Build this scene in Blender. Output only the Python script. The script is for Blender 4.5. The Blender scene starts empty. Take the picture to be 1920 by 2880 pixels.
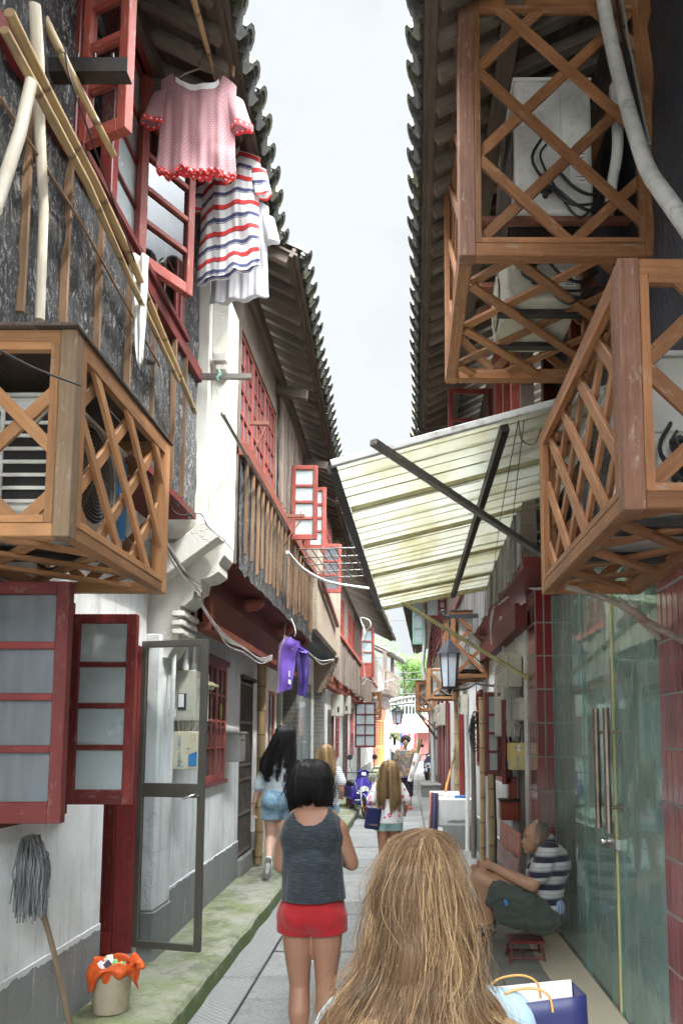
import bpy, math, random
import numpy as np
from mathutils import Vector, Matrix, noise
R = random.Random(7)
PI = math.pi
S = bpy.context.scene
COL = S.collection
# ------------------------------------------------------------------ camera model
F = 1700.0; HX, HY = 930.0, 1690.0; TH = math.radians(5.5); EYE = 1.6
Y0 = HY - F*math.tan(TH)
def ray(x, y):
    u = (x-HX)/F; v = (Y0-y)/F
    return Vector((u, math.cos(TH)-v*math.sin(TH), math.sin(TH)+v*math.cos(TH)))
def _at(x, y, ax, val):
    d = ray(x, y); o = Vector((0, 0, EYE)); t = (val-o[ax])/d[ax]
    return o + d*t
def onX(x, y, X): return _at(x, y, 0, X)
def onY(x, y, Y): return _at(x, y, 1, Y)
def onZ(x, y, Z): return _at(x, y, 2, Z)
# ------------------------------------------------------------------ tagging
def tag(o, label=None, cat=None, group=None, kind=None):
    if label: o['label'] = label
    if cat: o['category'] = cat
    if group: o['group'] = group
    if kind: o['kind'] = kind
    return o
def thing(name, loc, label=None, cat=None, group=None, rotz=0):
    o = bpy.data.objects.new(name, None); COL.objects.link(o)
    o.location = loc; o.rotation_euler = (0, 0, rotz); o.empty_display_size = .1
    return tag(o, label, cat, group)
def rootloc(p):
    while p.parent: p = p.parent
    return Vector(p.location)
def kids(o): return [c for c in COL.objects if c.parent == o]
def dup(root, loc=None, rotz=None, label=None, parent=None, scale=None):
    r = root.copy(); COL.objects.link(r); r.parent = parent
    if loc is not None: r.location = loc
    if rotz is not None: r.rotation_euler = (0, 0, rotz)
    if scale: r.scale = scale
    if label: r['label'] = label
    for c in kids(root): dup(c, parent=r)
    return r
# ------------------------------------------------------------------ mesh builder
def smooth(pts, k=5):
    P = [Vector(q) for q in pts]; out = []
    for i in range(len(P)-1):
        p0 = P[max(i-1, 0)]; p1 = P[i]; p2 = P[i+1]; p3 = P[min(i+2, len(P)-1)]
        for j in range(k):
            t = j/k; out.append(.5*((2*p1)+(p2-p0)*t+(2*p0-5*p1+4*p2-p3)*t*t+(3*p1-p0-3*p2+p3)*t**3))
    return out+[P[-1]]
class MB:
    def __init__(s): s.v=[]; s.f=[]; s.u=[]; s.r=[]; s.smooth=[]; s.rnd=0.5; s.pc=[]
    def add(s, vs, fs, us=None, sm=False, rnd=None):
        b = len(s.v); s.v += [tuple(q) for q in vs]
        rr = s.rnd if rnd is None else rnd
        for i, f in enumerate(fs):
            s.f.append(tuple(b+k for k in f))
            s.u.append(us[i] if us else [(0, 0)]*len(f))
            s.r.append(rr); s.smooth.append(sm)
    def quad(s, a, b, c, d, rnd=None):
        a, b, c, d = map(Vector, (a, b, c, d)); w = (b-a).length; h = (d-a).length
        s.add([a, b, c, d], [(0, 1, 2, 3)], [[(0, 0), (w, 0), (w, h), (0, h)]], rnd=rnd)
    def obox(s, c, ax, ay, az, rnd=None):      # centre and half axis vectors, uv runs along the longest axis
        s.pc.append((len(s.v), len(s.f)))
        c = Vector(c); A = [Vector(ax), Vector(ay), Vector(az)]
        if rnd is None: rnd = R.random()
        L = [a.length for a in A]; o = (R.random()*9, R.random()*9)
        li = L.index(max(L))
        for k in range(3):
            i, j = (k+1) % 3, (k+2) % 3
            if j == li: i, j = j, i
            for sg in (1, -1):
                p = c+A[k]*sg
                q = [p-A[i]-A[j], p+A[i]-A[j], p+A[i]+A[j], p-A[i]+A[j]]
                uv = [(o[0], o[1]+k*.3), (o[0]+2*L[i], o[1]+k*.3), (o[0]+2*L[i], o[1]+k*.3+2*L[j]), (o[0], o[1]+k*.3+2*L[j])]
                n = (q[1]-q[0]).cross(q[3]-q[0])
                if n.dot(A[k])*sg < 0: q.reverse(); uv.reverse()
                s.add(q, [(0, 1, 2, 3)], [uv], rnd=rnd)
    def box(s, x0, x1, y0, y1, z0, z1, rnd=None):
        s.obox(((x0+x1)/2, (y0+y1)/2, (z0+z1)/2), ((x1-x0)/2, 0, 0), (0, (y1-y0)/2, 0), (0, 0, (z1-z0)/2), rnd)
    def bar(s, p0, p1, w, h=None, up=(0, 0, 1), rnd=None):   # w across, h along 'up'
        p0 = Vector(p0); p1 = Vector(p1); d = p1-p0
        if h is None: h = w
        up = Vector(up); sd = d.cross(up)
        if sd.length < 1e-6: sd = d.cross(Vector((1, 0, 0)))
        sd.normalize(); u = sd.cross(d).normalized()
        s.obox((p0+p1)/2, d/2, sd*w/2, u*h/2, rnd)
    def tube(s, pts, r, n=8, cap=True, sm=True, rnd=None, squash=None):
        s.pc.append((len(s.v), len(s.f)))
        pts = [Vector(p) for p in pts]; m = len(pts)
        rs = r if isinstance(r, (list, tuple)) else [r]*m
        vs = []; t0 = (pts[1]-pts[0]).normalized()
        ref = Vector((0, 0, 1)) if abs(t0.z) < .9 else Vector((1, 0, 0))
        a = t0.cross(ref).normalized()
        L = 0; Ls = []
        if rnd is None: rnd = R.random()
        ou = R.random()*7
        for i in range(m):
            t = (pts[min(i+1, m-1)]-pts[max(i-1, 0)]).normalized()
            a = (a - t*a.dot(t)); a = a.normalized() if a.length > 1e-6 else t.orthogonal().normalized()
            b = t.cross(a)
            if i: L += (pts[i]-pts[i-1]).length
            Ls.append(L+ou)
            for k in range(n):
                g = 2*PI*k/n
                vs.append(pts[i]+(a*math.cos(g)+b*math.sin(g))*rs[i])
        fs = []; us = []
        for i in range(m-1):
            for k in range(n):
                k2 = (k+1) % n
                fs.append((i*n+k, i*n+k2, (i+1)*n+k2, (i+1)*n+k))
                c = 2*PI*rs[i]; u0 = c*k/n; u1 = c*(k+1)/n
                us.append([(Ls[i], u0), (Ls[i], u1), (Ls[i+1], u1), (Ls[i+1], u0)])
        s.add(vs, fs, us, sm, rnd)
        if cap:
            s.add(vs[:n], [tuple(range(n-1, -1, -1))], rnd=rnd); s.add(vs[-n:], [tuple(range(n))], rnd=rnd)
    def grid(s, fn, nu, nv, sm=True, rnd=None, uvs=(1, 1), closed=False):
        vs = [fn(i/nu, j/nv) for j in range(nv+1) for i in range(nu+1)]
        fs = []; us = []
        for j in range(nv):
            for i in range(nu):
                a = j*(nu+1)+i
                fs.append((a, a+1, a+nu+2, a+nu+1))
                us.append([(i/nu*uvs[0], j/nv*uvs[1]), ((i+1)/nu*uvs[0], j/nv*uvs[1]), ((i+1)/nu*uvs[0], (j+1)/nv*uvs[1]), (i/nu*uvs[0], (j+1)/nv*uvs[1])])
        s.add(vs, fs, us, sm, rnd)
    def lathe(s, prof, c=(0, 0, 0), n=24, sm=True, sx=1, sy=1):
        c = Vector(c)
        def fn(u, v):
            k = v*(len(prof)-1); i = min(int(k), len(prof)-2); t = k-i
            r = prof[i][0]*(1-t)+prof[i+1][0]*t; z = prof[i][1]*(1-t)+prof[i+1][1]*t
            g = -2*PI*u
            return c+Vector((r*math.cos(g)*sx, r*math.sin(g)*sy, z))
        s.grid(fn, n, len(prof)-1, sm)
    def build_each(s, name, mt, parent=None, **k):
        out = []; P = s.pc+[(len(s.v), len(s.f))]
        for (v0, f0), (v1, f1) in zip(P, P[1:]):
            q = MB(); q.v = s.v[v0:v1]; q.f = [tuple(i-v0 for i in f) for f in s.f[f0:f1]]; q.u = s.u[f0:f1]; q.r = s.r[f0:f1]; q.smooth = s.smooth[f0:f1]; out.append(q.build(name, mt, parent, **k))
        return out
    def build(s, name, mt, parent=None, bevel=0, solid=0, weld=False, seg=1):
        me = bpy.data.meshes.new(name)
        org = rootloc(parent) if parent else None
        V = np.array(s.v, dtype=np.float32).reshape(-1, 3)
        if parent is None:
            org = Vector(((V[:, 0].min()+V[:, 0].max())/2, (V[:, 1].min()+V[:, 1].max())/2, V[:, 2].min()))
        V = V - np.array(org, dtype=np.float32)
        me.from_pydata(V.tolist(), [], s.f)
        uvl = me.uv_layers.new(name='UVMap')
        uv = np.array([c for f in s.u for c in f], dtype=np.float32).ravel()
        uvl.data.foreach_set('uv', uv)
        at = me.attributes.new('rnd', 'FLOAT', 'FACE'); at.data.foreach_set('value', np.array(s.r, dtype=np.float32))
        me.polygons.foreach_set('use_smooth', s.smooth)
        o = bpy.data.objects.new(name, me); COL.objects.link(o)
        if parent: o.parent = parent
        else: o.location = org
        if mt: me.materials.append(mt)
        if weld:
            m = o.modifiers.new('w', 'WELD'); m.merge_threshold = 1e-4
        if solid:
            m = o.modifiers.new('s', 'SOLIDIFY'); m.thickness = solid; m.offset = 0
        if bevel:
            m = o.modifiers.new('b', 'BEVEL'); m.width = bevel; m.segments = seg; m.limit_method = 'ANGLE'; m.harden_normals = False
            # boxes are built face by face: weld them first so that the bevel finds their edges
            w = o.modifiers.new('w', 'WELD'); w.merge_threshold = 1e-4
            while o.modifiers[0] != w: 
                bpy.context.view_layer.objects.active = o
                o.modifiers.move(len(o.modifiers)-1, 0)
                break
        me.update()
        return o
# ------------------------------------------------------------------ materials
class G:
    def __init__(s, name):
        s.m = bpy.data.materials.new(name); s.m.use_nodes = True
        s.t = s.m.node_tree; s.t.nodes.clear()
        s.out = s.t.nodes.new('ShaderNodeOutputMaterial')
    def n(s, typ, ins=None, **pr):
        nd = s.t.nodes.new(typ)
        for k, v in pr.items(): setattr(nd, k, v)
        for k, v in (ins or {}).items():
            sk = nd.inputs[k]
            if isinstance(v, bpy.types.NodeSocket): s.t.links.new(v, sk)
            else:
                if hasattr(sk.default_value, '__len__') and not isinstance(v, str):
                    v = tuple(v)
                    if len(sk.default_value) == 4 and len(v) == 3: v = v+(1,)
                sk.default_value = v
        return nd
    def pos(s): return s.n('ShaderNodeNewGeometry').outputs['Position']
    def uv(s): return s.n('ShaderNodeTexCoord').outputs['UV']
    def obj(s): return s.n('ShaderNodeTexCoord').outputs['Object']
    def map(s, vec, sc=(1, 1, 1), loc=(0, 0, 0), rot=(0, 0, 0)):
        return s.n('ShaderNodeMapping', {'Vector': vec, 'Scale': sc, 'Location': loc, 'Rotation': rot}).outputs[0]
    def noise(s, vec, scale=5, detail=4, rough=.55, dist=0, col=False):
        nd = s.n('ShaderNodeTexNoise', {'Vector': vec, 'Scale': scale, 'Detail': detail, 'Roughness': rough, 'Distortion': dist})
        return nd.outputs['Color' if col else 'Fac']
    def voro(s, vec, scale=5, feature='F1', out='Distance', rnd=1):
        return s.n('ShaderNodeTexVoronoi', {'Vector': vec, 'Scale': scale, 'Randomness': rnd}, feature=feature).outputs[out]
    def ramp(s, fac, stops, interp='LINEAR'):
        nd = s.n('ShaderNodeValToRGB', {'Fac': fac}); cr = nd.color_ramp; cr.interpolation = interp
        while len(cr.elements) < len(stops): cr.elements.new(.5)
        for e, (p, c) in zip(cr.elements, stops):
            e.position = p
            if not hasattr(c, '__len__'): c = (c, c, c)
            e.color = tuple(c)+((1,) if len(c) == 3 else ())
        return nd.outputs['Color']
    def mix(s, f, a, b, bt='MIX'):
        nd = s.n('ShaderNodeMix', None, data_type='RGBA', blend_type=bt)
        for i, v in ((0, f), (6, a), (7, b)):
            if isinstance(v, bpy.types.NodeSocket): s.t.links.new(v, nd.inputs[i])
            elif i == 0: nd.inputs[0].default_value = v
            else: nd.inputs[i].default_value = tuple(v)+((1,) if len(v) == 3 else ())
        return nd.outputs[2]
    def math(s, op, a, b=0, c=0):
        nd = s.n('ShaderNodeMath', None, operation=op)
        for i, v in enumerate((a, b, c)):
            if isinstance(v, bpy.types.NodeSocket): s.t.links.new(v, nd.inputs[i])
            else: nd.inputs[i].default_value = v
        return nd.outputs[0]
    def attr(s, name='rnd', out='Fac'): return s.n('ShaderNodeAttribute', None, attribute_name=name).outputs[out]
    def sep(s, vec): return s.n('ShaderNodeSeparateXYZ', {'Vector': vec}).outputs
    def comb(s, x, y, z): return s.n('ShaderNodeCombineXYZ', {'X': x, 'Y': y, 'Z': z}).outputs[0]
    def bump(s, h, strength=.4, dist=.01, nrm=None):
        ins = {'Height': h, 'Strength': strength, 'Distance': dist}
        if nrm: ins['Normal'] = nrm
        return s.n('ShaderNodeBump', ins).outputs[0]
    def pr(s, col, rough=.6, nrm=None, **kw):
        ins = {'Base Color': col, 'Roughness': rough}
        if nrm: ins['Normal'] = nrm
        for k, v in kw.items(): ins[k.replace('_', ' ')] = v
        return s.n('ShaderNodeBsdfPrincipled', ins)
    def done(s, sh):
        s.t.links.new(sh.outputs[0] if not isinstance(sh, bpy.types.NodeSocket) else sh, s.out.inputs[0]); return s.m
M = {}
def plaster(name, base, dirt=(.30, .30, .28), amt=.5, top=None):
    g = G(name); p = g.pos()
    n1 = g.noise(p, 1.3, 6, .6); n2 = g.noise(g.map(p, (7, 7, .8)), 1.6, 5, .6); n3 = g.noise(p, 40, 4, .6)
    f = g.math('MULTIPLY', g.ramp(n1, [(.4, 0), (.75, 1)]), amt)
    c = g.mix(f, base, dirt)
    st = g.math('MULTIPLY', g.ramp(n2, [(.5, 0), (.78, 1)]), amt*.9)
    c = g.mix(st, c, tuple(q*.75 for q in dirt))
    sp = g.ramp(g.noise(p, 9, 8, .75), [(.62, 0), (.72, 1)])
    c = g.mix(g.math('MULTIPLY', sp, .35*amt), c, (.18, .17, .15))
    z = g.sep(p)[2]
    lo = g.n('ShaderNodeMapRange', {'Value': z, 'From Min': 1.3, 'From Max': .45}).outputs[0]
    c = g.mix(g.math('MULTIPLY', g.math('MULTIPLY', lo, n1), .75), c, (.26, .26, .25))
    cr = g.ramp(g.n('ShaderNodeTexVoronoi', {'Vector': g.n('ShaderNodeVectorMath', {0: p, 1: g.n('ShaderNodeVectorMath', {0: g.noise(p, 3, 5, .7, 0, True), 'Scale': .5}, operation='SCALE').outputs[0]}, operation='ADD').outputs[0], 'Scale': 1.1}, feature='DISTANCE_TO_EDGE').outputs['Distance'], [(0, 1), (.006, .6), (.012, 0)])
    crm = g.math('MULTIPLY', cr, g.ramp(g.noise(p, 1.1, 3), [(.48, 0), (.6, 1)]))
    c = g.mix(g.math('MULTIPLY', crm, .28*amt), c, (.14, .13, .12))
    chip = g.math('MULTIPLY', g.ramp(g.noise(p, 5.5, 8, .78), [(.66, 0), (.68, 1)]), amt)
    c = g.mix(g.math('MULTIPLY', chip, .8), c, tuple(q*.5 for q in base))
    if top:
        edge = g.math('ADD', z, g.math('MULTIPLY', g.math('SUBTRACT', g.noise(p, 7, 6, .7), .5), .10)); c = g.mix(g.math('GREATER_THAN', edge, top[0]), c, top[1])
        c = g.mix(g.math('MULTIPLY', g.ramp(g.noise(g.map(p, (9, 9, 1.2)), 2, 6, .7), [(.60, 0), (.66, 1)]), .35), c, top[1])
    h = g.math('SUBTRACT', g.math('ADD', g.math('MULTIPLY', n3, .3), g.noise(p, 3.5, 3)), g.math('ADD', g.math('MULTIPLY', chip, .5), crm))
    return g.done(g.pr(c, .88, g.bump(h, .4, .02)))
def wood(name, c1, c2, c3=None, rough=.6, grain=1.0, bump=.3, paint=False, spec=.3, wear=None):
    g = G(name); uv = g.uv(); r = g.attr()
    off = g.comb(g.math('MULTIPLY', r, 37.0), g.math('MULTIPLY', r, 13.0), 0)
    v = g.n('ShaderNodeVectorMath', {0: uv, 1: off}, operation='ADD').outputs[0]
    n1 = g.noise(g.map(v, (2.2, 46*grain, 1)), 1.6, 5, .6, .3)
    n2 = g.noise(v, 3.0, 4, .6)
    c = g.mix(g.ramp(n1, [(.3, 0), (.7, 1)]), c1, c2)
    c = g.mix(g.math('MULTIPLY', g.ramp(n2, [(.45, 0), (.75, 1)]), .7), c, c3 or tuple(q*.5 for q in c1))
    br = g.math('ADD', g.math('MULTIPLY', r, .55), .72)
    c = g.mix(1.0, c, g.comb(br, br, br), 'MULTIPLY')
    if wear:
        w = g.ramp(g.noise(g.map(v, (3, 9, 1)), 3.5, 8, .74), [(.56, 0), (.64, 1)])
        c = g.mix(g.math('MULTIPLY', w, wear[1]), c, wear[0])
    b = g.bump(n1, bump, .004)
    return g.done(g.pr(c, rough, b, Specular_IOR_Level=spec))
def plain(name, col, rough=.5, metal=0, bump=0, bs=60, var=.12, dirt=None, **kw):
    g = G(name); p = g.pos(); n = g.noise(p, 6, 5, .6)
    c = g.mix(g.ramp(n, [(.3, 0), (.7, 1)]), tuple(q*(1-var) for q in col), tuple(min(1, q*(1+var)) for q in col))
    if dirt:
        c = g.mix(g.math('MULTIPLY', g.ramp(g.noise(p, 11, 7, .7), [(.52, 0), (.7, 1)]), dirt[1]), c, dirt[0])
    nr = g.bump(g.noise(p, bs, 4), bump, .01) if bump else None
    return g.done(g.pr(c, rough, nr, Metallic=metal, **kw))
def setup_materials():
    M['white'] = plaster('white_plaster', (.82, .84, .85), (.36, .35, .33), amt=.62)
    M['white_old'] = plaster('old_white_plaster', (.76, .76, .75), (.34, .33, .30), .6)
    M['cream'] = plaster('cream_plaster', (.70, .68, .62), (.45, .42, .36), .35)
    M['plinth'] = plaster('grey_plinth', (.17, .175, .185), (.10, .105, .10), .7, top=(.488, (.55, .56, .57)))
    # tar paper: black, crumpled, pale glints painted into the colour
    g = G('tar_paper'); p = g.pos()
    w = g.noise(g.map(p, (1, 1, .35)), 13, 6, .72, 1.2); w2 = g.noise(g.map(p, (1, 1, .3)), 48, 6, .8, .8); w3 = g.noise(p, 4, 3)
    h = g.math('ADD', g.math('ADD', w, g.math('MULTIPLY', w2, .55)), g.math('MULTIPLY', w3, .9))
    c = g.mix(g.ramp(w2, [(.4, 0), (.75, 1)]), (.006, .0065, .008), (.040, .041, .047))
    c = g.mix(g.math('MULTIPLY', g.ramp(w3, [(.5, 0), (.7, 1)]), .4), c, (.10, .10, .11))
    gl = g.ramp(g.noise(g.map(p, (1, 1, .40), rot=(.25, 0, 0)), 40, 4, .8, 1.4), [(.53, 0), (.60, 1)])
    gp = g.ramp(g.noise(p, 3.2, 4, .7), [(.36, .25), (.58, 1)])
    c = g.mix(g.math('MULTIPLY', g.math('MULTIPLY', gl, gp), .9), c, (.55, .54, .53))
    M['tar'] = g.done(g.pr(c, g.ramp(w, [(.3, .30), (.8, .6)]), g.bump(h, 1.0, .06), Specular_IOR_Level=.5))
    M['cage'] = wood('orange_pine', (.31, .145, .060), (.41, .215, .10), (.17, .08, .038), .5, 1, .25, wear=((.34, .26, .19), .6))
    M['cage_grey'] = wood('weathered_post', (.25, .16, .095), (.34, .235, .15), (.16, .10, .06), .65, 1, .3, wear=((.38, .30, .24), .45))
    M['cage_dark'] = wood('red_brown_pine', (.22, .090, .036), (.33, .155, .070), (.11, .045, .022), .55, 1, .4, wear=((.36, .28, .21), .55))
    M['red'] = wood('red_painted_wood', (.135, .018, .017), (.185, .028, .024), (.085, .014, .013), .42, .5, .25, spec=.5, wear=((.26, .17, .14), .6))
    M['red_faded'] = wood('faded_red_paint', (.27, .055, .042), (.33, .078, .058), (.19, .04, .034), .5, .5, .25, wear=((.36, .27, .22), .55))
    M['red_dark'] = wood('dark_red_paint', (.12, .018, .018), (.16, .026, .024), (.07, .014, .014), .5, .5, .15, wear=((.2, .14, .10), .3))
    M['red_beam'] = wood('red_brown_beam', (.26, .07, .045), (.33, .10, .065), (.13, .04, .03), .6, .6, .3)
    M['old'] = wood('old_dark_wood', (.085, .064, .052), (.145, .112, .092), (.05, .04, .034), .8, 1, .6)
    M['rafter'] = wood('rafter_wood', (.125, .098, .08), (.21, .17, .14), (.06, .05, .042), .8, 1, .5)
    M['board'] = wood('weathered_boards', (.15, .115, .092), (.25, .20, .165), (.075, .06, .052), .8, 1, .7, wear=((.40, .36, .32), .25))
    M['batten'] = wood('pine_batten', (.17, .098, .055), (.26, .16, .095), (.09, .055, .035), .7, 1, .4)
    M['stick'] = wood('pale_stick', (.48, .42, .33), (.60, .55, .46), (.34, .28, .2), .7, .6, .4)
    # bamboo with nodes along its length
    g = G('bamboo'); v = g.uv(); x = g.sep(v)[0]
    seg = g.math('FRACT', g.math('MULTIPLY', x, 3.6))
    node = g.ramp(seg, [(0, 1), (.03, 1), (.06, 0), (.95, 0), (1, 1)])
    n = g.noise(g.map(v, (1.5, 40, 1)), 2, 5)
    c = g.mix(n, (.30, .19, .085), (.50, .37, .20))
    c = g.mix(g.math('MULTIPLY', g.ramp(g.noise(v, 4, 4), [(.5, 0), (.7, 1)]), .6), c, (.20, .14, .09))
    c = g.mix(g.math('MULTIPLY', node, .7), c, (.13, .08, .045))
    M['bamboo'] = g.done(g.pr(c, .42, g.bump(node, .6, .008)))
    # roof tile
    g = G('roof_tile'); p = g.pos(); r = g.attr(); n = g.noise(p, 8, 6, .7)
    c = g.mix(n, (.035, .036, .036), (.12, .12, .112))
    c = g.mix(g.math('MULTIPLY', g.ramp(g.noise(p, 5, 5, .65), [(.5, 0), (.63, 1)]), .7), c, (.13, .14, .045))
    c = g.mix(g.math('MULTIPLY', g.ramp(g.noise(p, 23, 5, .7), [(.58, 0), (.68, 1)]), .8), c, (.26, .27, .25))
    M['tile'] = g.done(g.pr(c, .85, g.bump(n, .6, .01)))
    # concrete pavement with moss
    g = G('mossy_concrete'); p = g.pos(); n = g.noise(p, 1.7, 7, .65); n2 = g.noise(p, 30, 5, .7)
    c = g.mix(n2, (.20, .195, .165), (.31, .30, .26))
    c = g.mix(g.math('MULTIPLY', g.ramp(n, [(.36, 0), (.58, 1)]), .78), c, (.125, .15, .042))
    c = g.mix(g.math('MULTIPLY', g.ramp(g.noise(p, 4, 6, .7), [(.48, 0), (.60, 1)]), .6), c, (.06, .066, .035)); c = g.mix(g.math('MULTIPLY', g.ramp(g.noise(p, 14, 6, .75), [(.55, 0), (.66, 1)]), .5), c, (.30, .29, .26))
    nz = g.sep(g.n('ShaderNodeNewGeometry').outputs['Normal'])[2]
    side = g.math('SUBTRACT', 1.0, g.math('ABSOLUTE', nz))
    zz = g.math('SUBTRACT', 1.0, g.math('MULTIPLY', g.sep(p)[2], 5.0))
    ms = g.ramp(g.math('MULTIPLY', g.math('MULTIPLY', side, g.noise(p, 5, 6, .7)), g.math('ADD', zz, .7)), [(.35, 0), (.6, 1)])
    c = g.mix(g.math('MULTIPLY', ms, .85), c, (.05, .085, .012))
    M['moss'] = g.done(g.pr(c, .92, g.bump(n2, .5, .01)))
    g = G('concrete'); p = g.pos(); n = g.noise(p, 2.5, 7, .65); n2 = g.noise(p, 45, 5, .7)
    c = g.mix(n, (.13, .13, .12), (.25, .245, .23)); c = g.mix(g.math('MULTIPLY', g.ramp(g.noise(p, 1.1, 5), [(.5, 0), (.7, 1)]), .5), c, (.09, .10, .06))
    M['concrete'] = g.done(g.pr(c, .9, g.bump(n2, .4, .01)))
    # granite paving slabs
    g = G('stone_slab'); p = g.pos(); r = g.attr(); n = g.noise(p, 3, 6, .7); n2 = g.noise(p, 70, 5, .75)
    k = g.math('ADD', .78, g.math('MULTIPLY', r, .4))
    c = g.mix(g.ramp(n2, [(.3, 0), (.7, 1)]), (.115, .115, .115), (.37, .37, .36))
    c = g.mix(g.math('MULTIPLY', g.ramp(n, [(.42, 0), (.7, 1)]), .55), c, (.13, .13, .125))
    c = g.mix(1.0, c, g.comb(k, k, k), 'MULTIPLY')
    ch = g.noise(g.map(p, (4, 26, 1)), 2.5, 4, .7)
    c = g.mix(g.math('MULTIPLY', g.ramp(g.noise(p, 8, 7, .75), [(.54, 0), (.66, 1)]), .45), c, (.09, .09, .085))
    M['slab'] = g.done(g.pr(c, .75, g.bump(g.math('ADD', g.math('MULTIPLY', n2, .7), ch), .8, .018)))
    g = G('chiselled_strip'); p = g.pos(); q = g.sep(p)
    wv = g.math('SINE', g.math('MULTIPLY', g.math('ADD', g.math('MULTIPLY', g.math('PINGPONG', q[1], .42), 1.0), g.math('MULTIPLY', q[0], .9)), 150.0))
    n2 = g.noise(p, 40, 5, .7); c = g.mix(n2, (.17, .17, .165), (.30, .30, .29))
    c = g.mix(g.math('MULTIPLY', g.ramp(wv, [(0, 1), (.5, 0)]), .35), c, (.10, .10, .10))
    M['chisel'] = g.done(g.pr(c, .85, g.bump(g.math('ADD', g.math('MULTIPLY', wv, .5), n2), .6, .012)))
    # glazed wall tile, one tile per mesh face: rnd varies the glaze
    g = G('glazed_tile'); p = g.pos(); r = g.attr()
    c = g.mix(r, (.14, .008, .010), (.22, .018, .020)); c = g.mix(g.math('MULTIPLY', g.ramp(g.noise(p, 6, 5), [(.5, 0), (.75, 1)]), .4), c, (.10, .02, .02))
    M['gtile'] = g.done(g.pr(c, .16, g.bump(g.noise(p, 9, 3), .12, .01), Coat_Weight=.5, Coat_Roughness=.06))
    g = G('glazed_tile_glare'); p = g.pos(); r = g.attr()  # same red tile with mauve glare mixed into its base colour
    c = g.mix(r, (.20, .055, .06), (.30, .10, .105))
    M['gtile2'] = g.done(g.pr(c, .18, g.bump(g.noise(p, 9, 3), .12, .01), Coat_Weight=.5, Coat_Roughness=.06))
    M['grout'] = plain('grout', (.27, .25, .23), .9)
    M['brick'] = None
    g = G('grey_brick'); p = g.pos(); q = g.sep(p)
    v = g.comb(g.math('ADD', q[1], q[0]), q[2], 0)
    bt = g.n('ShaderNodeTexBrick', {'Vector': v, 'Color1': (.13, .125, .115, 1), 'Color2': (.17, .16, .145, 1), 'Mortar': (.24, .23, .21, 1), 'Scale': 1.0, 'Mortar Size': .006, 'Brick Width': .24, 'Row Height': .065})
    c = g.mix(g.math('MULTIPLY', g.noise(p, 3, 5), .5), bt.outputs[0], (.10, .10, .09))
    M['brick'] = g.done(g.pr(c, .85, g.bump(bt.outputs['Fac'], -.4, .006)))
    g = G('tan_brick'); p = g.pos(); q = g.sep(p)
    v = g.comb(g.math('ADD', q[1], q[0]), q[2], 0)
    bt = g.n('ShaderNodeTexBrick', {'Vector': v, 'Color1': (.30, .24, .18, 1), 'Color2': (.34, .275, .21, 1), 'Mortar': (.25, .20, .15, 1), 'Scale': 1.0, 'Mortar Size': .005, 'Brick Width': .2, 'Row Height': .06})
    c = g.mix(g.math('MULTIPLY', g.noise(p, 2, 5), .5), bt.outputs[0], (.25, .2, .15))
    M['tan'] = g.done(g.pr(c, .85, g.bump(bt.outputs['Fac'], -.3, .006)))
    # window glass: dim, reflecting sky
    g = G('window_glass'); p = g.pos()
    fr = g.n('ShaderNodeFresnel', {'IOR': 1.9}).outputs[0]
    tr = g.n('ShaderNodeBsdfTransparent', {'Color': (.62, .70, .70, 1)}); gl = g.n('ShaderNodeBsdfGlossy', {'Color': (.95, .97, 1, 1), 'Roughness': .03, 'Normal': g.bump(g.noise(p, 2.5, 2), .06, .02)})
    M['glass'] = g.done(g.n('ShaderNodeMixShader', {0: g.math('ADD', g.math('MULTIPLY', fr, .9), .05), 1: tr.outputs[0], 2: gl.outputs[0]}))
    g = G('clear_door_glass')
    fr = g.n('ShaderNodeFresnel', {'IOR': 1.45}).outputs[0]
    tr = g.n('ShaderNodeBsdfTransparent', {'Color': (.86, .89, .90, 1)}); gl = g.n('ShaderNodeBsdfGlossy', {'Color': (1, 1, 1, 1), 'Roughness': .02})
    M['clear'] = g.done(g.n('ShaderNodeMixShader', {0: g.math('MULTIPLY', fr, .7), 1: tr.outputs[0], 2: gl.outputs[0]}))
    g = G('frosted_pane'); p = g.pos(); z = g.sep(g.obj())
    c = g.mix(g.noise(p, 3, 5), (.36, .43, .44), (.50, .56, .57)); c = g.mix(g.math('MULTIPLY', g.ramp(g.noise(p, 8, 6, .7), [(.5, 0), (.75, 1)]), .4), c, (.25, .28, .29))
    M['frost'] = g.done(g.pr(c, g.ramp(g.noise(p, 5, 5, .7), [(.3, .08), (.7, .35)]), None, Specular_IOR_Level=.8))
    g = G('dusty_pane'); p = g.pos()
    c = g.mix(g.noise(g.map(p, (8, 8, 1)), 3, 5), (.075, .085, .095), (.17, .19, .21))
    M['dusty'] = g.done(g.pr(c, .15, g.bump(g.noise(p, 2, 2), .1, .02), Specular_IOR_Level=.8))
    g = G('green_glass'); p = g.pos()
    fr = g.n('ShaderNodeFresnel', {'IOR': 1.75}).outputs[0]
    tr = g.n('ShaderNodeBsdfTransparent', {'Color': (.70, .84, .80, 1)}); gl = g.n('ShaderNodeBsdfGlossy', {'Color': (.80, .93, .90, 1), 'Roughness': .015, 'Normal': g.bump(g.noise(p, 1.4, 2), .05, .03)})
    df = g.n('ShaderNodeBsdfDiffuse', {'Color': (.46, .57, .54, 1)})
    mk = g.n('ShaderNodeMixShader', {0: g.math('MULTIPLY', g.ramp(g.noise(g.map(p, (3, 3, 1)), 2.2, 5, .65), [(.3, .25), (.7, .6)]), .9), 1: tr.outputs[0], 2: df.outputs[0]})
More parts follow.
